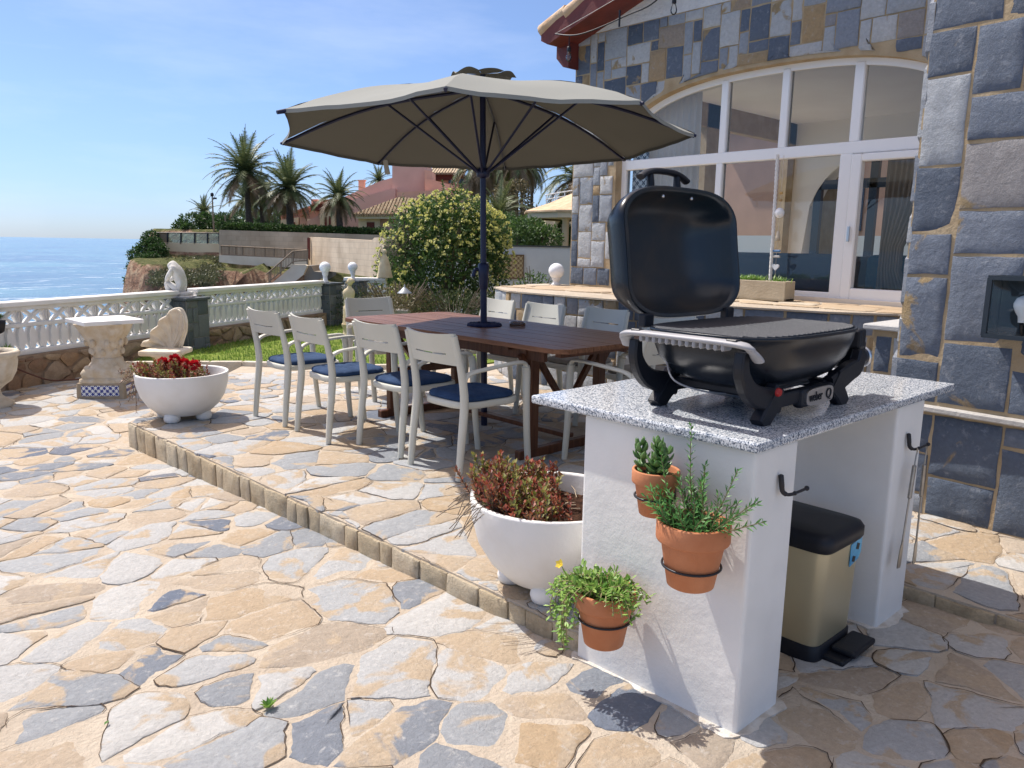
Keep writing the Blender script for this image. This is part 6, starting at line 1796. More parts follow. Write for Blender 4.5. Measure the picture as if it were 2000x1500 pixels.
for i in range(26):
    a = rnd.uniform(0, 2*PI); mb.tube(bez([(9.25+.1*math.cos(a), 12.0+.1*math.sin(a), -.3), (9.25+.5*math.cos(a), 12+.5*math.sin(a), .8), (9.25+.85*math.cos(a), 12+.85*math.sin(a), rnd.uniform(.9, 1.9))], 5), [.03]*5+[.018]*6, 6)
for i in range(160):
    q = SD(-1.36-.75+rnd.gauss(0, .16), 15-.72+rnd.uniform(-.1, .15)); p = Vector((q.x, q.y, 1.22+rnd.gauss(0, .20))); mb.tube([p, p+Vector((rnd.gauss(0, .07), rnd.gauss(0, .07), rnd.uniform(.02, .16)))], .004, 4)
obj("branches", mb, DRYTWIG, t)
def shrub(s_, D, z, rad, n_, label, m, L=.07, W=.02, spik=False):
    q = SD(s_, D); t = thing("low_shrub", label, "shrub", (q.x, q.y, z-rad[2]), "low shrubs at the back of the lawn")
    mb = MB(); leafball(mb, (q.x, q.y, z), rad, n_, L, W, 0, .45); obj("foliage", mb, m, t, recalc=False)
    mb = MB()
    for i in range(70 if spik else 14):
        a = rnd.uniform(0, 2*PI); e = Vector((math.cos(a)*rad[0]*rnd.uniform(.6, 1.2), math.sin(a)*rad[1]*.9, rad[2]*rnd.uniform(.3, 1.25)))
        mb.tube([Vector((q.x, q.y, z-rad[2]*.8))+e*.35, Vector((q.x, q.y, z))+e], .005, 4)
    obj("branches", mb, DRYTWIG, t)
JUN = leaf_mat("juniper_leaf", (.03, .06, .025), (.10, .13, .05)); JUN2 = leaf_mat("dry_shrub_leaf", (.11, .10, .05), (.22, .18, .09))
shrub(-2.9*.93, 12.6, .28, (.55, .5, .34), 1500, "dark green low shrub beside the gate pillar", JUN)
shrub(-1.9, 12.6, .33, (.62, .5, .33), 1500, "pale twiggy low shrub around the garden lantern", JUN2, spik=True)
shrub(-1.0, 12.9, .22, (.7, .5, .34), 1600, "grey green twiggy low shrub below the flowering bush", JUN, spik=True)
shrub(-.25, 13.2, .20, (.65, .5, .32), 1500, "dark low shrub left of the stone ledge", JUN)
shrub(.35, 13.6, .42, (.32, .35, .45), 900, "small upright shrub against the white wall by the ledge", BUSHL, .06, .035)
q = SD(-1.72, 11.6)
t = thing("planter_box", "square weathered concrete planter box at the back of the lawn", "planter", (q.x, q.y, 0))
mb = MB(); mb.rbox((q.x, q.y, .17), (.33, .33, .34), .012, 2, rz=zr); obj("box", mb, CONC, t)
mb = MB(); leafball(mb, (q.x, q.y, .40), (.22, .22, .14), 500, .06, .018, 0, .3); obj("plant", mb, JUN2, t, recalc=False)
q = SD(-1.69, 12.1)
t = thing("garden_lantern", "small grey garden lantern rising from the shrubs", "lantern", (q.x, q.y, 0))
mb = MB(); mb.tube([(q.x, q.y, 0), (q.x, q.y, .42)], .02, 8); obj("post", mb, WIREBLK, t)
mb = MB(); mb.lathe([(.035, .42), (.055, .44), (.075, .55)], 6, (q.x, q.y, 0)); obj("lantern_glass", mb, CLEARGLASS, t)
mb = MB(); mb.lathe([(.115, .55), (.11, .56), (.06, .60), (.035, .63), (.012, .645), (.010, .68), (.001, .69)], 16, (q.x, q.y, 0)); obj("roof", mb, mat("lantern_zinc", (.30, .33, .36), .5, metal=.5), t)
# ------------------------------------------------------------------ white boundary wall with its tile picture
a, b = SD(-2.4, 19.0), SD(4.2, 19.0); A, B = Vector((*a, 0)), Vector((*b, 0)); d = (B-A).normalized(); aw = math.atan2(d.y, d.x); nn = Vector((d.y, -d.x, 0))
t = thing("boundary_wall", "smooth white boundary wall behind the bush with a dark coping", "wall", A)
mb = MB(); c = (A+B)/2; mb.box(c+Vector((0, 0, .42)), (6.6, .18, 1.72), rz=aw); obj("wall", mb, mat("cool_white_wall", (.64, .67, .67), .85, col2=(.58, .61, .61), nscale=2, bump=.15, bscale=30), t)
mb = MB(); mb.box(c+Vector((0, 0, 1.295)), (6.6, .24, .035), rz=aw); obj("coping", mb, mat("dark_coping", (.06, .07, .07), .7), t)
q = SD(-.15, 18.88)
t = thing("tile_picture", "brown and cream ornamental tile picture fixed to the white wall", "tile panel", (q.x, q.y, .8), rz=aw)
mb = MB(); mb.box((0, 0, 0), (.72, .03, .52)); obj("tile_panel", mb, pattern_mat("ochre_tile", (.20, .13, .06), (.50, .40, .22), 55, (1, 0, 1)), t, local=True)
mb = MB()
for v in (-.275, .275): mb.box((0, 0, v), (.78, .045, .03))
for u in (-.375, .375): mb.box((u, 0, 0), (.03, .045, .52))
obj("tile_border", mb, mat("tile_border", (.16, .10, .05), .5), t, local=True)
# fallen leaves and a weed in the paving
for i, (x, y, lb) in enumerate(((.93, 2.06, "green weed sprout in a joint of the lower paving"),)):
    mb = MB()
    for k in range(16):
        a = k*2.4; mb.leaf(Vector((x, y, zl(x, y)+.005)), Vector((math.cos(a), math.sin(a), .7+.3*(k % 3))).normalized(), Vector((0, 0, 1)), .035, .014, 0, .1)
    obj("weed_sprout", mb, TRAIL, label=lb, cat="plant", recalc=False)
for i, (x, y, lb) in enumerate(((1.27, 1.08, "tiny fallen leaf on the paving left of the white counter"), (1.33, .83, "tiny fallen leaf on the paving at the bottom edge"), (1.46, .80, "tiny fallen leaf on the paving nearest the counter corner"), (.55, 2.3, "tiny fallen leaf lying alone on the far lower paving"))):
    mb = MB(); a = i*1.3; z = zl(x, y)+.018; mb.leaf(Vector((x, y, z)), Vector((math.cos(a), math.sin(a), .05)), Vector((0, 0, 1)), .026, .011, 0, .1)
    obj("fallen_leaf", mb, SUCC, label=lb, cat="leaf", group="fallen leaves on the paving", recalc=False)

# ================================================================== THE FAR SHORE
rnd = random.Random(77)
BACK = Vector((ED.x, ED.y, 0))
def slab(mb, pts, D, depth, m=0):
    """an upright block whose front outline is seen at D metres, with real thickness behind it"""
    P = [at(x, y, D) for x, y in pts]; n = len(P); Q = [p+BACK*depth for p in P]
    mb.add(P+Q, [tuple(range(n)), tuple(range(2*n-1, n-1, -1))]+[(i, (i+1) % n, n+(i+1) % n, n+i) for i in range(n)], m)
def brick_mat(name, c1, c2, cm, sc):
    m = bpy.data.materials.new(name); m.use_nodes = True; n = m.node_tree.nodes; l = m.node_tree.links; b = n["Principled BSDF"]
    tc = n.new("ShaderNodeTexCoord"); mp = n.new("ShaderNodeMapping"); mp.inputs["Rotation"].default_value = (R(90), 0, 0); 
    mp.vector_type = 'POINT'
    # use distance along the wall and height
    sp = n.new("ShaderNodeSeparateXYZ"); l.new(tc.outputs["Object"], sp.inputs[0])
    mu = n.new("ShaderNodeVectorMath"); mu.operation = 'DOT_PRODUCT'; mu.inputs[1].default_value = (ES.x, ES.y, 0); l.new(tc.outputs["Object"], mu.inputs[0])
    cb = n.new("ShaderNodeCombineXYZ"); l.new(mu.outputs["Value"], cb.inputs[0]); l.new(sp.outputs[2], cb.inputs[1])
    br = n.new("ShaderNodeTexBrick"); br.inputs["Scale"].default_value = sc; br.inputs["Color1"].default_value = (*c1, 1); br.inputs["Color2"].default_value = (*c2, 1); br.inputs["Mortar"].default_value = (*cm, 1)
    br.inputs["Mortar Size"].default_value = .012; br.inputs["Brick Width"].default_value = .9; br.inputs["Row Height"].default_value = .42
    l.new(cb.outputs[0], br.inputs["Vector"])
    t = n.new("ShaderNodeTexNoise"); t.inputs["Scale"].default_value = .8; t.inputs["Detail"].default_value = 6; l.new(tc.outputs["Object"], t.inputs[0])
    r = ramp(n, [(.35, (.72, .70, .68)), (.65, (1, 1, 1))]); l.new(t.outputs["Fac"], r.inputs[0])
    mx = n.new("ShaderNodeMix"); mx.data_type = 'RGBA'; mx.blend_type = 'MULTIPLY'; mx.inputs[0].default_value = 1; l.new(br.outputs[0], mx.inputs[6]); l.new(r.outputs[0], mx.inputs[7]); l.new(mx.outputs[2], b.inputs["Base Color"]); b.inputs["Roughness"].default_value = .9
    return m
BLK1 = brick_mat("grey_blockwork", (.60, .49, .37), (.54, .44, .33), (.44, .36, .27), 1.6)
BLK2 = brick_mat("buff_blockwork", (.74, .60, .43), (.68, .54, .38), (.54, .43, .31), 1.6)
CREAM = mat("cream_render", (.72, .60, .42), .9, col2=(.65, .53, .36), nscale=1.2); PALEC = mat("pale_concrete", (.76, .69, .57), .9, col2=(.68, .60, .48), nscale=1.5)
PINK = mat("pink_render", (.66, .43, .36), .9, col2=(.60, .38, .32), nscale=.8); PINK2 = mat("salmon_render", (.66, .40, .30), .9, col2=(.60, .35, .26), nscale=.8)
DKRED = mat("dark_red_timber", (.14, .03, .022), .7)
mb = MB(); slab(mb, [(428, 449), (750, 459), (750, 525), (428, 520)], 46.6, .35)
obj("block_wall", mb, BLK1, label="long shaded grey block wall below the clipped hedge", cat="wall", group="block walls on the far shore")
mb = MB(); lD = lambda x: (lambda A_, B_: (lambda T_: A_[1]+(B_[1]-A_[1])*T_)((A_[0]-A_[1]*(x-1000)/FPX)/((B_[1]-A_[1])*(x-1000)/FPX-(B_[0]-A_[0]))))((45.4*(604-1000)/FPX, 45.4), (33.6*(750-1000)/FPX, 33.6))
P = [at(604, 463, lD(604)), at(726, 469.5, lD(726)), at(731, 464, lD(731)), at(750, 465, lD(750)), at(750, 545, lD(750)), at(604, 524, lD(604))]; Q = [p+Vector((.5, .12, 0)) for p in P]
mb.add(P+Q, [tuple(range(6)), tuple(range(11, 5, -1))]+[(i, (i+1) % 6, 6+(i+1) % 6, 6+i) for i in range(6)])
obj("block_wall", mb, BLK2, label="sunlit buff block wall at the head of the steps", cat="wall", group="block walls on the far shore")
mb = MB(); slab(mb, [(600, 464), (605, 464), (605, 508), (600, 508)], 45.0, .1); obj("gate_post", mb, DKRED, label="rust red post at the end of the buff block wall", cat="post")
mb = MB(); slab(mb, [(313, 473), (430, 476), (430, 503), (313, 498)], 47, .3); obj("retaining_wall", mb, CREAM, label="cream retaining wall under the glass balustrade", cat="wall")
t = thing("glass_balustrade", "blue green glass balustrade on the cliff edge", "balustrade", at(305, 475, 47))
xs_ = [308, 327, 353, 380, 405, 428]
for a, b in zip(xs_[:-1], xs_[1:]):
    mb = MB(); P = [at(a+1.2, 474+(a-300)*.02, 47.1), at(b-1.2, 474+(b-300)*.02, 47.1), at(b-1.2, 455+(b-300)*.008, 47.1), at(a+1.2, 455+(a-300)*.008, 47.1)]; mb.add(P, [(0, 1, 2, 3)])
    obj("glass_pane", mb, POOLGLASS if a > 310 else GREYWOOD, t)
for a in xs_:
    mb = MB(); slab(mb, [(a-1.3, 454), (a+1.3, 454), (a+1.3, 477), (a-1.3, 477)], 47.0, .08); obj("post", mb, WIREBLK, t)
mb = MB(); mb.tube([at(305, 454.5, 47), at(429, 455.5, 47)], .03, 6); obj("top_rail", mb, WIREBLK, t)
# timber railing along the path, and down the ramp
t = thing("timber_railing", "weathered timber railing along the cliff path", "railing", at(432, 500, 44))
px_ = [432, 447, 461, 474, 497, 517, 536, 556, 574, 600]
def yt(x): return 480+(x-432)*.05
for a in px_:
    mb = MB(); slab(mb, [(a-1.2, yt(a)-2), (a+1.2, yt(a)-2), (a+1.2, yt(a)+22), (a-1.2, yt(a)+22)], 44, .08); obj("post", mb, GREYWOOD, t)
mb = MB(); mb.tube([at(431, yt(431), 43.98), at(601, yt(601), 43.98)], .035, 6); mb.tube([at(431, yt(431)+17, 43.98), at(601, yt(601)+17, 43.98)], .03, 6); obj("rail", mb, GREYWOOD, t)
mb = MB(); x = 433
while x < 600: slab(mb, [(x-.45, yt(x)), (x+.45, yt(x)), (x+.45, yt(x)+18), (x-.45, yt(x)+18)], 44.02, .03); x += 2.6
obj("balusters", mb, GREYWOOD, t, kind="stuff")
mb = MB(); slab(mb, [(428, 498), (470, 500), (600, 506), (600, 524), (470, 517), (428, 512)], 43.9, .4); obj("path_kerb", mb, PALEC, label="pale concrete kerb of the cliff path below the timber railing", cat="kerb")
t = thing("beach_ramp", "pale concrete ramp with timber handrail leading down from the block wall", "ramp", at(600, 540, 41))
mb = MB(); slab(mb, [(600, 519), (596, 517), (574, 517), (525, 558), (520, 572), (548, 572), (592, 537)], 41, .3); slab(mb, [(545, 572), (592, 536), (592, 572)], 41.2, .3, 1); obj("ramp_wall", mb, [PALEC, RUBBLE], t)
mb = MB(); slab(mb, [(592, 519), (607, 519), (613, 530), (640, 533), (640, 575), (588, 575)], 41.4, 2.0); obj("landing", mb, mat("grey_concrete", (.24, .22, .19), .9, col2=(.19, .17, .15), nscale=1), t)
mb = MB()
for a, b_, c_ in ((572, 490, 516), (600, 487, 517), (548, 512, 537), (527, 530, 556)): slab(mb, [(a-1.3, b_), (a+1.3, b_), (a+1.3, c_), (a-1.3, c_)], 40.7, .08)
mb.tube([at(600, 489, 40.7), at(572, 491, 40.7), at(520, 536, 40.7)], .035, 6); mb.tube([at(600, 508, 40.7), at(572, 511, 40.7), at(522, 553, 40.7)], .03, 6)
for i in range(10):
    x = 574+i*2.6; slab(mb, [(x-.5, 491), (x+.5, 491), (x+.5, 511), (x-.5, 511)], 40.72, .03)
for i in range(16):
    x = 524+i*3; y = 491+(572-x)*.865; slab(mb, [(x-.5, y), (x+.5, y), (x+.5, y+18), (x-.5, y+18)], 40.72, .03)
obj("handrail", mb, GREYWOOD, t)
# ------------------------------------------------------------------ hedges and far greenery
def hedge(name, label, cat, grp, blobs, m, L=.22, W=.11, dens=900):
    q = at(*blobs[0][:3]); t = thing(name, label, cat, (q.x, q.y, q.z-.5), grp)
    mb = MB()
    for x, y, D, rx, rz2, k in blobs: leafball(mb, at(x, y, D), (rx, rx*.8, rz2), int(dens*k), L, W, 0, .6)
    obj("foliage", mb, m, t, recalc=False)
    mb = MB()
    for x, y, D, rx, rz2, k in blobs:
        p = at(x, y, D); mb.tube([p-Vector((0, 0, rz2+.4)), p+Vector((0, 0, rz2*.3))], [.07, .03], 6)
    obj("stems", mb, PALMTRUNK, t)
hedge("clipped_hedge", "long clipped green hedge along the top of the block wall", "hedge", "far shore greenery", [(435+i*13, 443.5+i*.52, 47.4, .38, .28, .55) for i in range(25)], HEDGE, .14, .08)
hedge("round_shrub", "dark green round shrubs above the glass balustrade", "shrub", "far shore greenery", [(352, 444, 49, .42, .34, .5), (378, 437, 50, .9, .65, 1), (405, 435, 51, .7, .65, 1), (428, 440, 50, .7, .5, .8), (368, 447, 48.5, .4, .3, .5)], HEDGE, .2, .1)
hedge("pine_scrub", "soft green trees behind the tall palms", "trees", "far shore greenery", [(440, 434, 62, 1.1, .6, 1), (470, 430, 64, 1.2, .7, 1), (500, 432, 62, 1, .6, .8), (535, 428, 66, 1.3, .8, 1), (520, 436, 60, .8, .5, .8), (555, 430, 66, .9, .8, .8)], leaf_mat("soft_leaf", (.05, .10, .05), (.12, .19, .08)), .3, .14)
hedge("cliff_bush", "green bushes tumbling over the cliff edge", "bush", "far shore greenery", [(296, 468, 47, .55, .5, 1), (286, 488, 46.5, .6, .5, 1), (272, 500, 46, .6, .5, 1), (308, 490, 46, .55, .42, .9), (302, 478, 46.4, .5, .4, .8), (268, 525, 45, .55, .5, .8), (282, 512, 45.4, .6, .45, .8), (296, 506, 45, .45, .35, .7), (262, 548, 44, .5, .4, .7)], HEDGE, .16, .08)
mb = MB()
for i in range(110):
    x, y = rnd.uniform(300, 425), rnd.uniform(506, 552); D = 46-(y-505)*.17
    p = at(x, y, D); leafball(mb, p, (.46, .46, .20), 90, .15, .075, 0, .2)
tag(obj("cliff_scrub", mb, leaf_mat("grey_scrub_leaf", (.06, .08, .035), (.16, .16, .08)), recalc=False), "grey green scrub covering the slope above the red rock", "scrub", kind="stuff")
# ------------------------------------------------------------------ palms
def palm(name, label, base, h, lean, crown, nf, tr, seed, droop=.55, dry=.2, fan=False, grp="palms on the far shore"):
    r_ = random.Random(seed); t = thing(name, label, "palm tree", base, grp)
    P = bez([Vector((0, 0, -.5)), Vector((lean[0]*.3, lean[1]*.3, h*.45)), Vector((lean[0], lean[1], h))], 8); k = len(P)
    mb = MB(); tr *= .8; mb.tube(P, [tr*(1.25-.35*i/(k-1)+(.06*(i % 2))) for i in range(k-3)]+[tr*1.25, tr*1.35, tr*.9], 10)
    obj("trunk", mb, PALMTRUNK, t, local=True)
    top = P[-1]; mb = MB()
    for f in range(nf):
        az = f*2.399+r_.uniform(-.25, .25); el = R(82)-R(118)*(f/nf)**.85+r_.uniform(-.16, .16); d0 = Vector((math.cos(az)*math.cos(el), math.sin(az)*math.cos(el), math.sin(el)))
        Lf = crown*1.22*r_.uniform(.82, 1.1); mi = 1 if (f/nf > 1-dry and r_.random() < .75) else 0
        pts = [top+Vector((0, 0, .0))]; dcur = d0.copy(); n_ = 11
        for i in range(n_):
            pts.append(pts[-1]+dcur*(Lf/n_)); dcur = (dcur+Vector((0, 0, -droop*(.13+.24*i/n_)*(1.0-.25*max(0, el))))).normalized()
        mb.tube(pts, [.028*(1-.8*i/n_)+.006 for i in range(n_+1)], 4, mi)
        for i in range(1, n_+1):
            tdir = (pts[i]-pts[i-1]).normalized(); sd3 = tdir.cross(Vector((0, 0, 1)))
            if sd3.length < .05: sd3 = Vector((math.sin(az), -math.cos(az), 0))
            sd3.normalize(); up = sd3.cross(tdir); s_ = i/n_
            ll = crown*.25*(math.sin(PI*min(1, .12+.86*s_))**.7)
            for q in range(4):
                pp = pts[i-1].lerp(pts[i], q/4)
                for sg in (-1, 1):
                    dl = (sd3*sg*(1.0-.35*s_)+tdir*(.42+.35*s_)+up*r_.uniform(-.05, .25)).normalized()
                    e = pp+dl*ll*r_.uniform(.85, 1.1)+Vector((0, 0, -ll*.22)); w_ = .062*crown/2
                    mb.add([pp+tdir*w_*.5, pp-tdir*w_*.5, e], [(0, 1, 2)], mi)
    obj("crown", mb, [PALML, PALMDRY], t, recalc=False, local=True)
    return t
def palm_at(px, yb, ytop, D, crown, label, seed, lean=(0, 0), tr=.17, nf=46, **k):
    b = at(px, yb, D); tt = at(px, ytop, D); return palm("palm_tree", label, b, tt.z-b.z, lean, crown, nf, tr, seed, **k)
lr = lambda v: (ES.x*v, ES.y*v)
palm_at(487, 437, 338, 52, 2.45, "tallest palm with a broad leaning crown above the cliff path", 1, lr(-.12), .20, 60, droop=.6)
palm_at(567, 442, 368, 50, 2.15, "thick trunked palm with upright fronds left of the pink house", 2, lr(.0), .24, 56, droop=.5)
palm_at(664, 446, 385, 48, 1.65, "short palm standing against the pink gable wall", 3, lr(-.06), .20, 52, droop=.7, dry=.3)
palm_at(401, 446, 417, 58, 1.30, "small palm beside the lamp post at the cliff", 4, lr(-.05), .15, 40, droop=.6)
palm_at(513, 440, 382, 55, 1.75, "slim palm crowded between the two tall palms", 5, lr(-.1), .15, 44, droop=.9)
palm_at(492, 434, 392, 58, 1.75, "low wide palm half hidden behind the tallest palm", 6, lr(-.35), .15, 40, droop=.5)
palm_at(541, 440, 385, 75, 1.10, "distant left fan palm with hanging dry leaves", 7, lr(0), .12, 40, droop=1.6, dry=.6)
palm_at(549, 440, 388, 76, 1.05, "distant right fan palm with hanging dry leaves", 8, lr(0), .12, 40, droop=1.6, dry=.6)
palm_at(740, 385, 352, 80, 1.45, "palm top showing over the roof of the pink house", 9, lr(0), .16, 34, droop=.5)
# right hand group between parasol and gazebo
palm_at(935, 470, 335, 44, 1.9, "dry skirted palm left of the parasol pole", 11, lr(0), .17, 56, droop=1.5, dry=.65, grp="palms behind the bush")
palm_at(968, 470, 325, 46, 1.9, "dry skirted palm just right of the parasol pole", 12, lr(0), .17, 50, droop=1.5, dry=.6, grp="palms behind the bush")
palm_at(1004, 470, 318, 42, 1.7, "thickest trunked palm between the pole and the gazebo", 13, lr(0), .24, 46, droop=1.3, dry=.45, grp="palms behind the bush")
palm_at(1018, 470, 336, 48, 1.3, "slender palm with drooping skirt left of its twin", 14, lr(0), .12, 40, droop=1.7, dry=.6, grp="palms behind the bush")
palm_at(1037, 470, 330, 49, 1.3, "slender palm with drooping skirt nearest the gazebo roof", 15, lr(0), .12, 40, droop=1.7, dry=.6, grp="palms behind the bush")
palm_at(1128, 450, 352, 36, 2.0, "pale palm crown above the gazebo roof at the house corner", 16, lr(0), .2, 50, droop=.9, dry=.35, grp="palms behind the bush")
palm_at(975, 470, 420, 34, 1.4, "low green palm tuft below the dry palms", 17, lr(0), .15, 36, droop=.8, dry=.2, grp="palms behind the bush")
hedge("garden_shrubs", "dark green shrubs above the white boundary wall", "shrubs", "greenery behind the white wall", [(1010, 465, 22.5, .62, .55, 2.2), (1035, 458, 23.5, .6, .5, 1.6), (985, 452, 24, .5, .55, 1.4), (1060, 470, 23, .6, .45, 1.5)], BUSHL, .11, .06)
hedge("garden_tree", "loose olive green trees seen under the gazebo roof", "trees", "greenery behind the white wall", [(1075, 455, 33, .9, .7, 1.6), (1050, 445, 34, .8, .8, 1.4), (1100, 440, 34, .9, .9, 1.6), (1010, 400, 38, .7, 1.2, 1.2), (985, 395, 36, .5, .9, 1)], JUN2, .2, .09)
hedge("cypress_shrub", "small bright conical shrubs at the right end of the gazebo", "shrub", "greenery behind the white wall", [(1101, 455, 27, .22, .5, .8), (1109, 462, 26, .2, .4, .7)], HEDGE, .1, .05)
# ------------------------------------------------------------------ lamp post
b = at(418, 455, 48); tp_ = at(416, 384, 48)
t = thing("lamp_post", "slim lamp post standing beside the small palm on the cliff", "lamp post", b)
mb = MB(); mb.tube([b, Vector((b.x, b.y, tp_.z))], [.06, .04], 8); obj("post", mb, GREYWOOD, t)
mb = MB(); q = Vector((b.x, b.y, tp_.z)); mb.lathe([(.05, 0), (.10, .06), (.10, .18), (.03, .24)], 10, q); mb.box(q+Vector((ES.x*.16, ES.y*.16, -.1)), (.2, .08, .10), rz=zr); obj("lamp_head", mb, WIREBLK, t)
mb = MB(); b = at(441, 449, 47.8); mb.tube([b, b+Vector((0, 0, .85))], .04, 6); obj("post", mb, GREYWOOD, label="short bare post at the left end of the clipped hedge", cat="post")
# ------------------------------------------------------------------ pink house
def tile_roof_mat():
    m = bpy.data.materials.new("barrel_tile_roof"); m.use_nodes = True; n = m.node_tree.nodes; l = m.node_tree.links; b = n["Principled BSDF"]
    tc = n.new("ShaderNodeTexCoord"); dt = n.new("ShaderNodeVectorMath"); dt.operation = 'DOT_PRODUCT'; dt.inputs[1].default_value = (ES.x, ES.y, 0); l.new(tc.outputs["Object"], dt.inputs[0])
    mu = n.new("ShaderNodeMath"); mu.operation = 'MULTIPLY'; mu.inputs[1].default_value = 2*PI/.24; l.new(dt.outputs["Value"], mu.inputs[0]); si = n.new("ShaderNodeMath"); si.operation = 'SINE'; l.new(mu.outputs[0], si.inputs[0])
    t = n.new("ShaderNodeTexNoise"); t.inputs["Scale"].default_value = 4; l.new(tc.outputs["Object"], t.inputs[0]); r = ramp(n, [(.35, (.42, .29, .17)), (.65, (.62, .49, .31))]); l.new(t.outputs["Fac"], r.inputs[0]); l.new(r.outputs[0], b.inputs["Base Color"]); b.inputs["Roughness"].default_value = .85
    bp = n.new("ShaderNodeBump"); bp.inputs["Strength"].default_value = 1; bp.inputs["Distance"].default_value = .12; l.new(si.outputs[0], bp.inputs["Height"]); l.new(bp.outputs[0], b.inputs["Normal"])
    return m
BTILE = tile_roof_mat()
t = thing("pink_house", "large pink house with sloping parapets, tiled wing and dark red eaves", "house", at(700, 450, 60))
mb = MB(); slab(mb, [(638, 400), (700, 372), (742, 354), (770, 346), (772, 470), (600, 470), (600, 432), (628, 418)], 61, 7); slab(mb, [(625, 418), (700, 386), (772, 368), (772, 470), (625, 470)], 60.2, .8); obj("gable_wall", mb, PINK, t)
mb = MB(); slab(mb, [(766, 318), (831, 318), (831, 470), (766, 470)], 60.8, 5); obj("tower", mb, PINK, t)
mb = MB(); slab(mb, [(829, 332), (843, 334), (843, 380), (829, 380)], 60.5, 3); slab(mb, [(840, 350), (900, 366), (930, 385), (930, 470), (830, 470), (830, 350)], 60.0, 5); obj("side_wall", mb, PINK2, t)
mb = MB(); slab(mb, [(775, 375), (850, 372), (960, 398), (960, 470), (775, 470)], 58.6, 1.2); obj("terrace_wall", mb, PINK2, t)
# tiled wing: hipped lean-to roof in front of the pink wall
mb = MB(); P = [at(688, 419, 55.0), at(880, 419, 55.0), at(900, 390, 58.4), at(776, 387, 58.4)]; mb.add(P+[p-Vector((0, 0, .12)) for p in P], [(0, 1, 2, 3), (7, 6, 5, 4), (0, 4, 5, 1), (1, 5, 6, 2), (2, 6, 7, 3), (3, 7, 4, 0)]); P2 = [at(688, 419, 55.0), at(776, 387, 58.4), at(705, 423, 59.5)]; mb.add(P2, [(0, 1, 2)])
n_ = 42
for i in range(n_):
    f = (i+.5)/n_; a = P[0].lerp(P[1], f); e = P[3].lerp(P[2], f); mb.tube([a+Vector((0, 0, .02)), e+Vector((0, 0, .02))], .055, 6)
obj("wing_roof", mb, BTILE, t)
mb = MB(); slab(mb, [(690, 420.5), (880, 420.5), (880, 427), (696, 427)], 55.1, .6); obj("eave", mb, mat("eave_cream", (.66, .60, .46), .85), t)
mb = MB(); slab(mb, [(706, 427), (742, 427), (742, 465), (706, 465)], 55.6, 3); slab(mb, [(700, 427), (716, 427), (716, 470), (700, 470)], 55.5, 3); wl_ = obj("porch_wall", mb, CREAM, t)
mb = MB(); slab(mb, [(742, 427), (890, 427), (890, 470), (742, 470)], 55.9, 3); obj("wing_wall", mb, PINK, t)
mb = MB(); slab(mb, [(716, 434), (731, 434), (731, 462), (716, 462)], 55.55, .04); obj("door", mb, DKRED, t)
# left part: low pink roofs, dark eave and cream arcade
mb = MB(); slab(mb, [(549, 421), (603, 405), (603, 470), (549, 470)], 63, 4); slab(mb, [(586, 420), (606, 408), (630, 415), (630, 470), (586, 470)], 62, 4); obj("low_wall", mb, PINK2, t)
for pp_, D_ in (([(548, 430), (583, 424), (583, 470), (548, 470)], 62.5), ([(600, 428), (612, 428), (612, 470), (600, 470)], 61.6), ([(625, 419), (632, 411), (654, 404), (654, 470), (625, 470)], 59.6)):
    mb = MB(); slab(mb, pp_, D_, 1); obj("arcade", mb, CREAM, t)
mb = MB(); slab(mb, [(606, 404), (613, 397), (651, 393), (651, 401), (640, 408), (608, 411)], 60.5, 3); ev = obj("dark_eave", mb, DKRED, t)
mb = MB(); slab(mb, [(604, 403), (614, 393), (652, 388), (652, 394), (614, 399)], 60.2, 4); slab(mb, [(548, 421), (604, 402), (604, 406), (548, 425)], 62.6, 4); slab(mb, [(585, 420), (608, 406), (609, 409), (586, 423)], 61.7, 4); obj("low_roof", mb, mat("old_rose_roof", (.46, .21, .14), .85), t)
for x0, x1, y0, y1, D in ((613, 623, 432, 450, 61.9), (562, 576, 434, 446, 62.4), (634, 638, 424, 452, 59.5), (642, 646, 422, 452, 59.5)):
    mb = MB(); slab(mb, [(x0, y0), (x1, y0), (x1, y1), (x0, y1)], D, .05); obj("window", mb, DKRED, t)
for x0, x1, y0, y1, D in ((700, 711, 353, 375, 64), (818, 830, 326, 345, 66), (608, 618, 391, 410, 66)):
    mb = MB(); slab(mb, [(x0, y0), (x1, y0), (x1, y1), (x0, y1)], D, .6); slab(mb, [(x0-1.5, y0-2), (x1+1.5, y0-2), (x1+1.5, y0), (x0-1.5, y0)], D-.05, .7); obj("chimney", mb, PINK2, t)
t2 = thing("eaved_house", "salmon house with a dark red bracketed eave behind the bush", "house", at(880, 360, 68))
mb = MB(); slab(mb, [(868, 345), (915, 345), (940, 400), (840, 400), (840, 360)], 68, 5); obj("wall", mb, PINK2, t2)
mb = MB(); slab(mb, [(840, 336), (905, 336), (905, 346), (872, 351), (842, 352)], 67.2, 4); obj("eave", mb, DKRED, t2)
mb = MB(); P = [at(838, 337, 66.6), at(908, 337, 66.6), at(912, 325, 71), at(846, 325, 71)]; mb.add(P+[p-Vector((0, 0, .15)) for p in P], [(0, 1, 2, 3), (7, 6, 5, 4), (0, 4, 5, 1), (1, 5, 6, 2), (2, 6, 7, 3), (3, 7, 4, 0)]); obj("roof", mb, BTILE, t2)
for a, b_ in ((876, 884), (897, 906)):
    mb = MB(); slab(mb, [(a, 349), (b_, 349), (b_, 358), (a, 358)], 67.9, .06); obj("window", mb, mat("blue_pane", (.04, .08, .14), .2), t2)
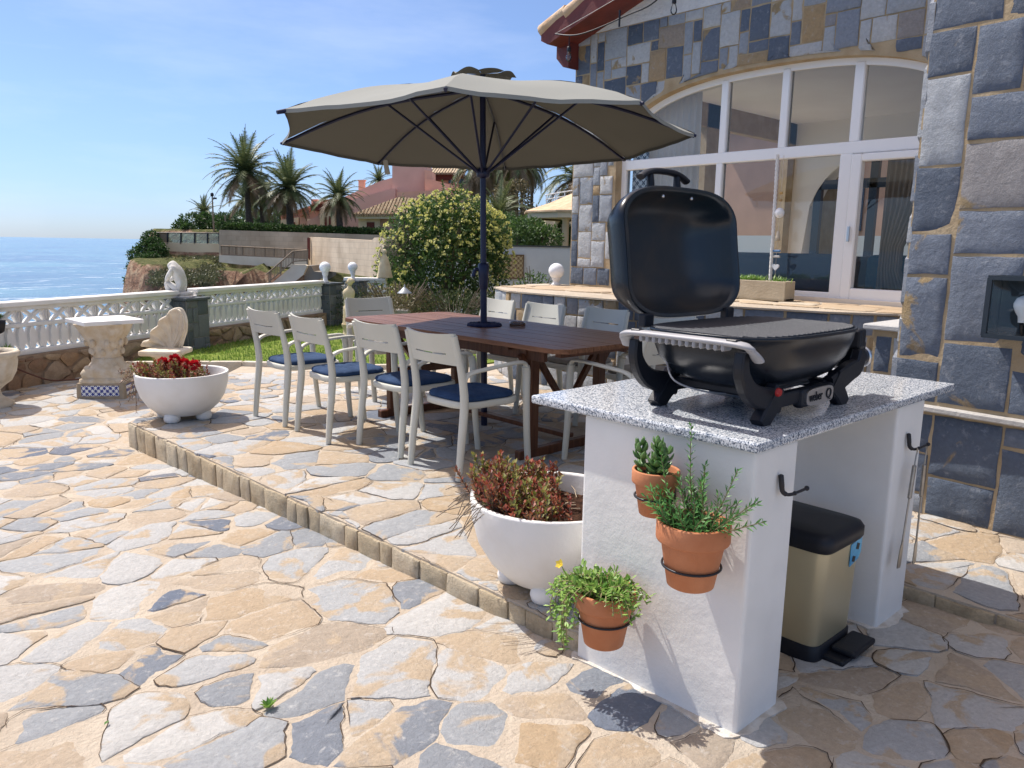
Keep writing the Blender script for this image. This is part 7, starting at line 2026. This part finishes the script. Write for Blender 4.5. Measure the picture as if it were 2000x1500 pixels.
# ------------------------------------------------------------------ gazebo
gc = SD(2.65, 25.6)
t = thing("gazebo", "cream gazebo with tiled roof on round columns behind the white wall", "gazebo", (gc.x, gc.y, 0))
ze, za_, rg = 2.20, 3.25, 2.45
mb = MB(); N = 10; a0 = .2
ring = [Vector((gc.x+rg*math.cos(a0+2*PI*i/N), gc.y+rg*math.sin(a0+2*PI*i/N), ze+.17)) for i in range(N)]; ap = Vector((gc.x, gc.y, za_)); ri2 = [ap.lerp(p, .35)+Vector((0, 0, .03)) for p in ring]
mb.loft([[p-Vector((0, 0, .05)) for p in ring], ring, [ap.lerp(p, .68)+Vector((0, 0, -.02)) for p in ring], ri2, [ap.lerp(p, .02) for p in ring]], 0, False); obj("roof", mb, mat("gazebo_tile", (.52, .34, .20), .85, col2=(.62, .47, .30), nscale=5, bump=.8, bscale=18), t)
mb = MB()
r1 = [Vector((gc.x+(rg-.10)*math.cos(a0+2*PI*i/N), gc.y+(rg-.10)*math.sin(a0+2*PI*i/N), ze-.05)) for i in range(N)]; r2_ = [Vector((p.x, p.y, ze+.15)) for p in r1]; r3 = [Vector((gc.x, gc.y, 0)).lerp(Vector((p.x, p.y, 0)), .82)+Vector((0, 0, ze-.05)) for p in r1]
mb.loft([r3, r1, r2_], 0, False, True, False); mb.add([Vector((p.x, p.y, ze)) for p in r3], [list(range(N))]); obj("beam", mb, CREAM, t)
for sx_, D in ((.59, 25.2), (1.55, 24.1), (1.5, 27.6), (2.9, 23.6), (3.6, 27.8), (4.6, 25.0)):
    q = SD(sx_, D); mb = MB(); mb.lathe([(.12, -.3), (.11, 0), (.10, 2.05), (.13, 2.10), (.13, 2.16)], 16, (q.x, q.y, 0)); obj("column", mb, CREAM, t)
t = thing("terrace_railing", "thin white roof terrace railing above the gazebo", "railing", at(1080, 385, 30))
for x in (1067, 1085, 1103, 1121, 1139):
    mb = MB(); mb.tube([at(x, 405, 30), at(x, 381-(x-1067)*.17, 30)], .022, 6); obj("post", mb, WHITEMETAL, t)
for o in (0, 9):
    mb = MB(); mb.tube([at(1065, 381+o, 30), at(1141, 368+o, 30)], .02, 6); obj("rail", mb, WHITEMETAL, t)
mb = MB(); slab(mb, [(1066, 401), (1150, 395), (1150, 480), (1066, 480)], 30.3, 3); obj("wall", mb, CREAM, t)
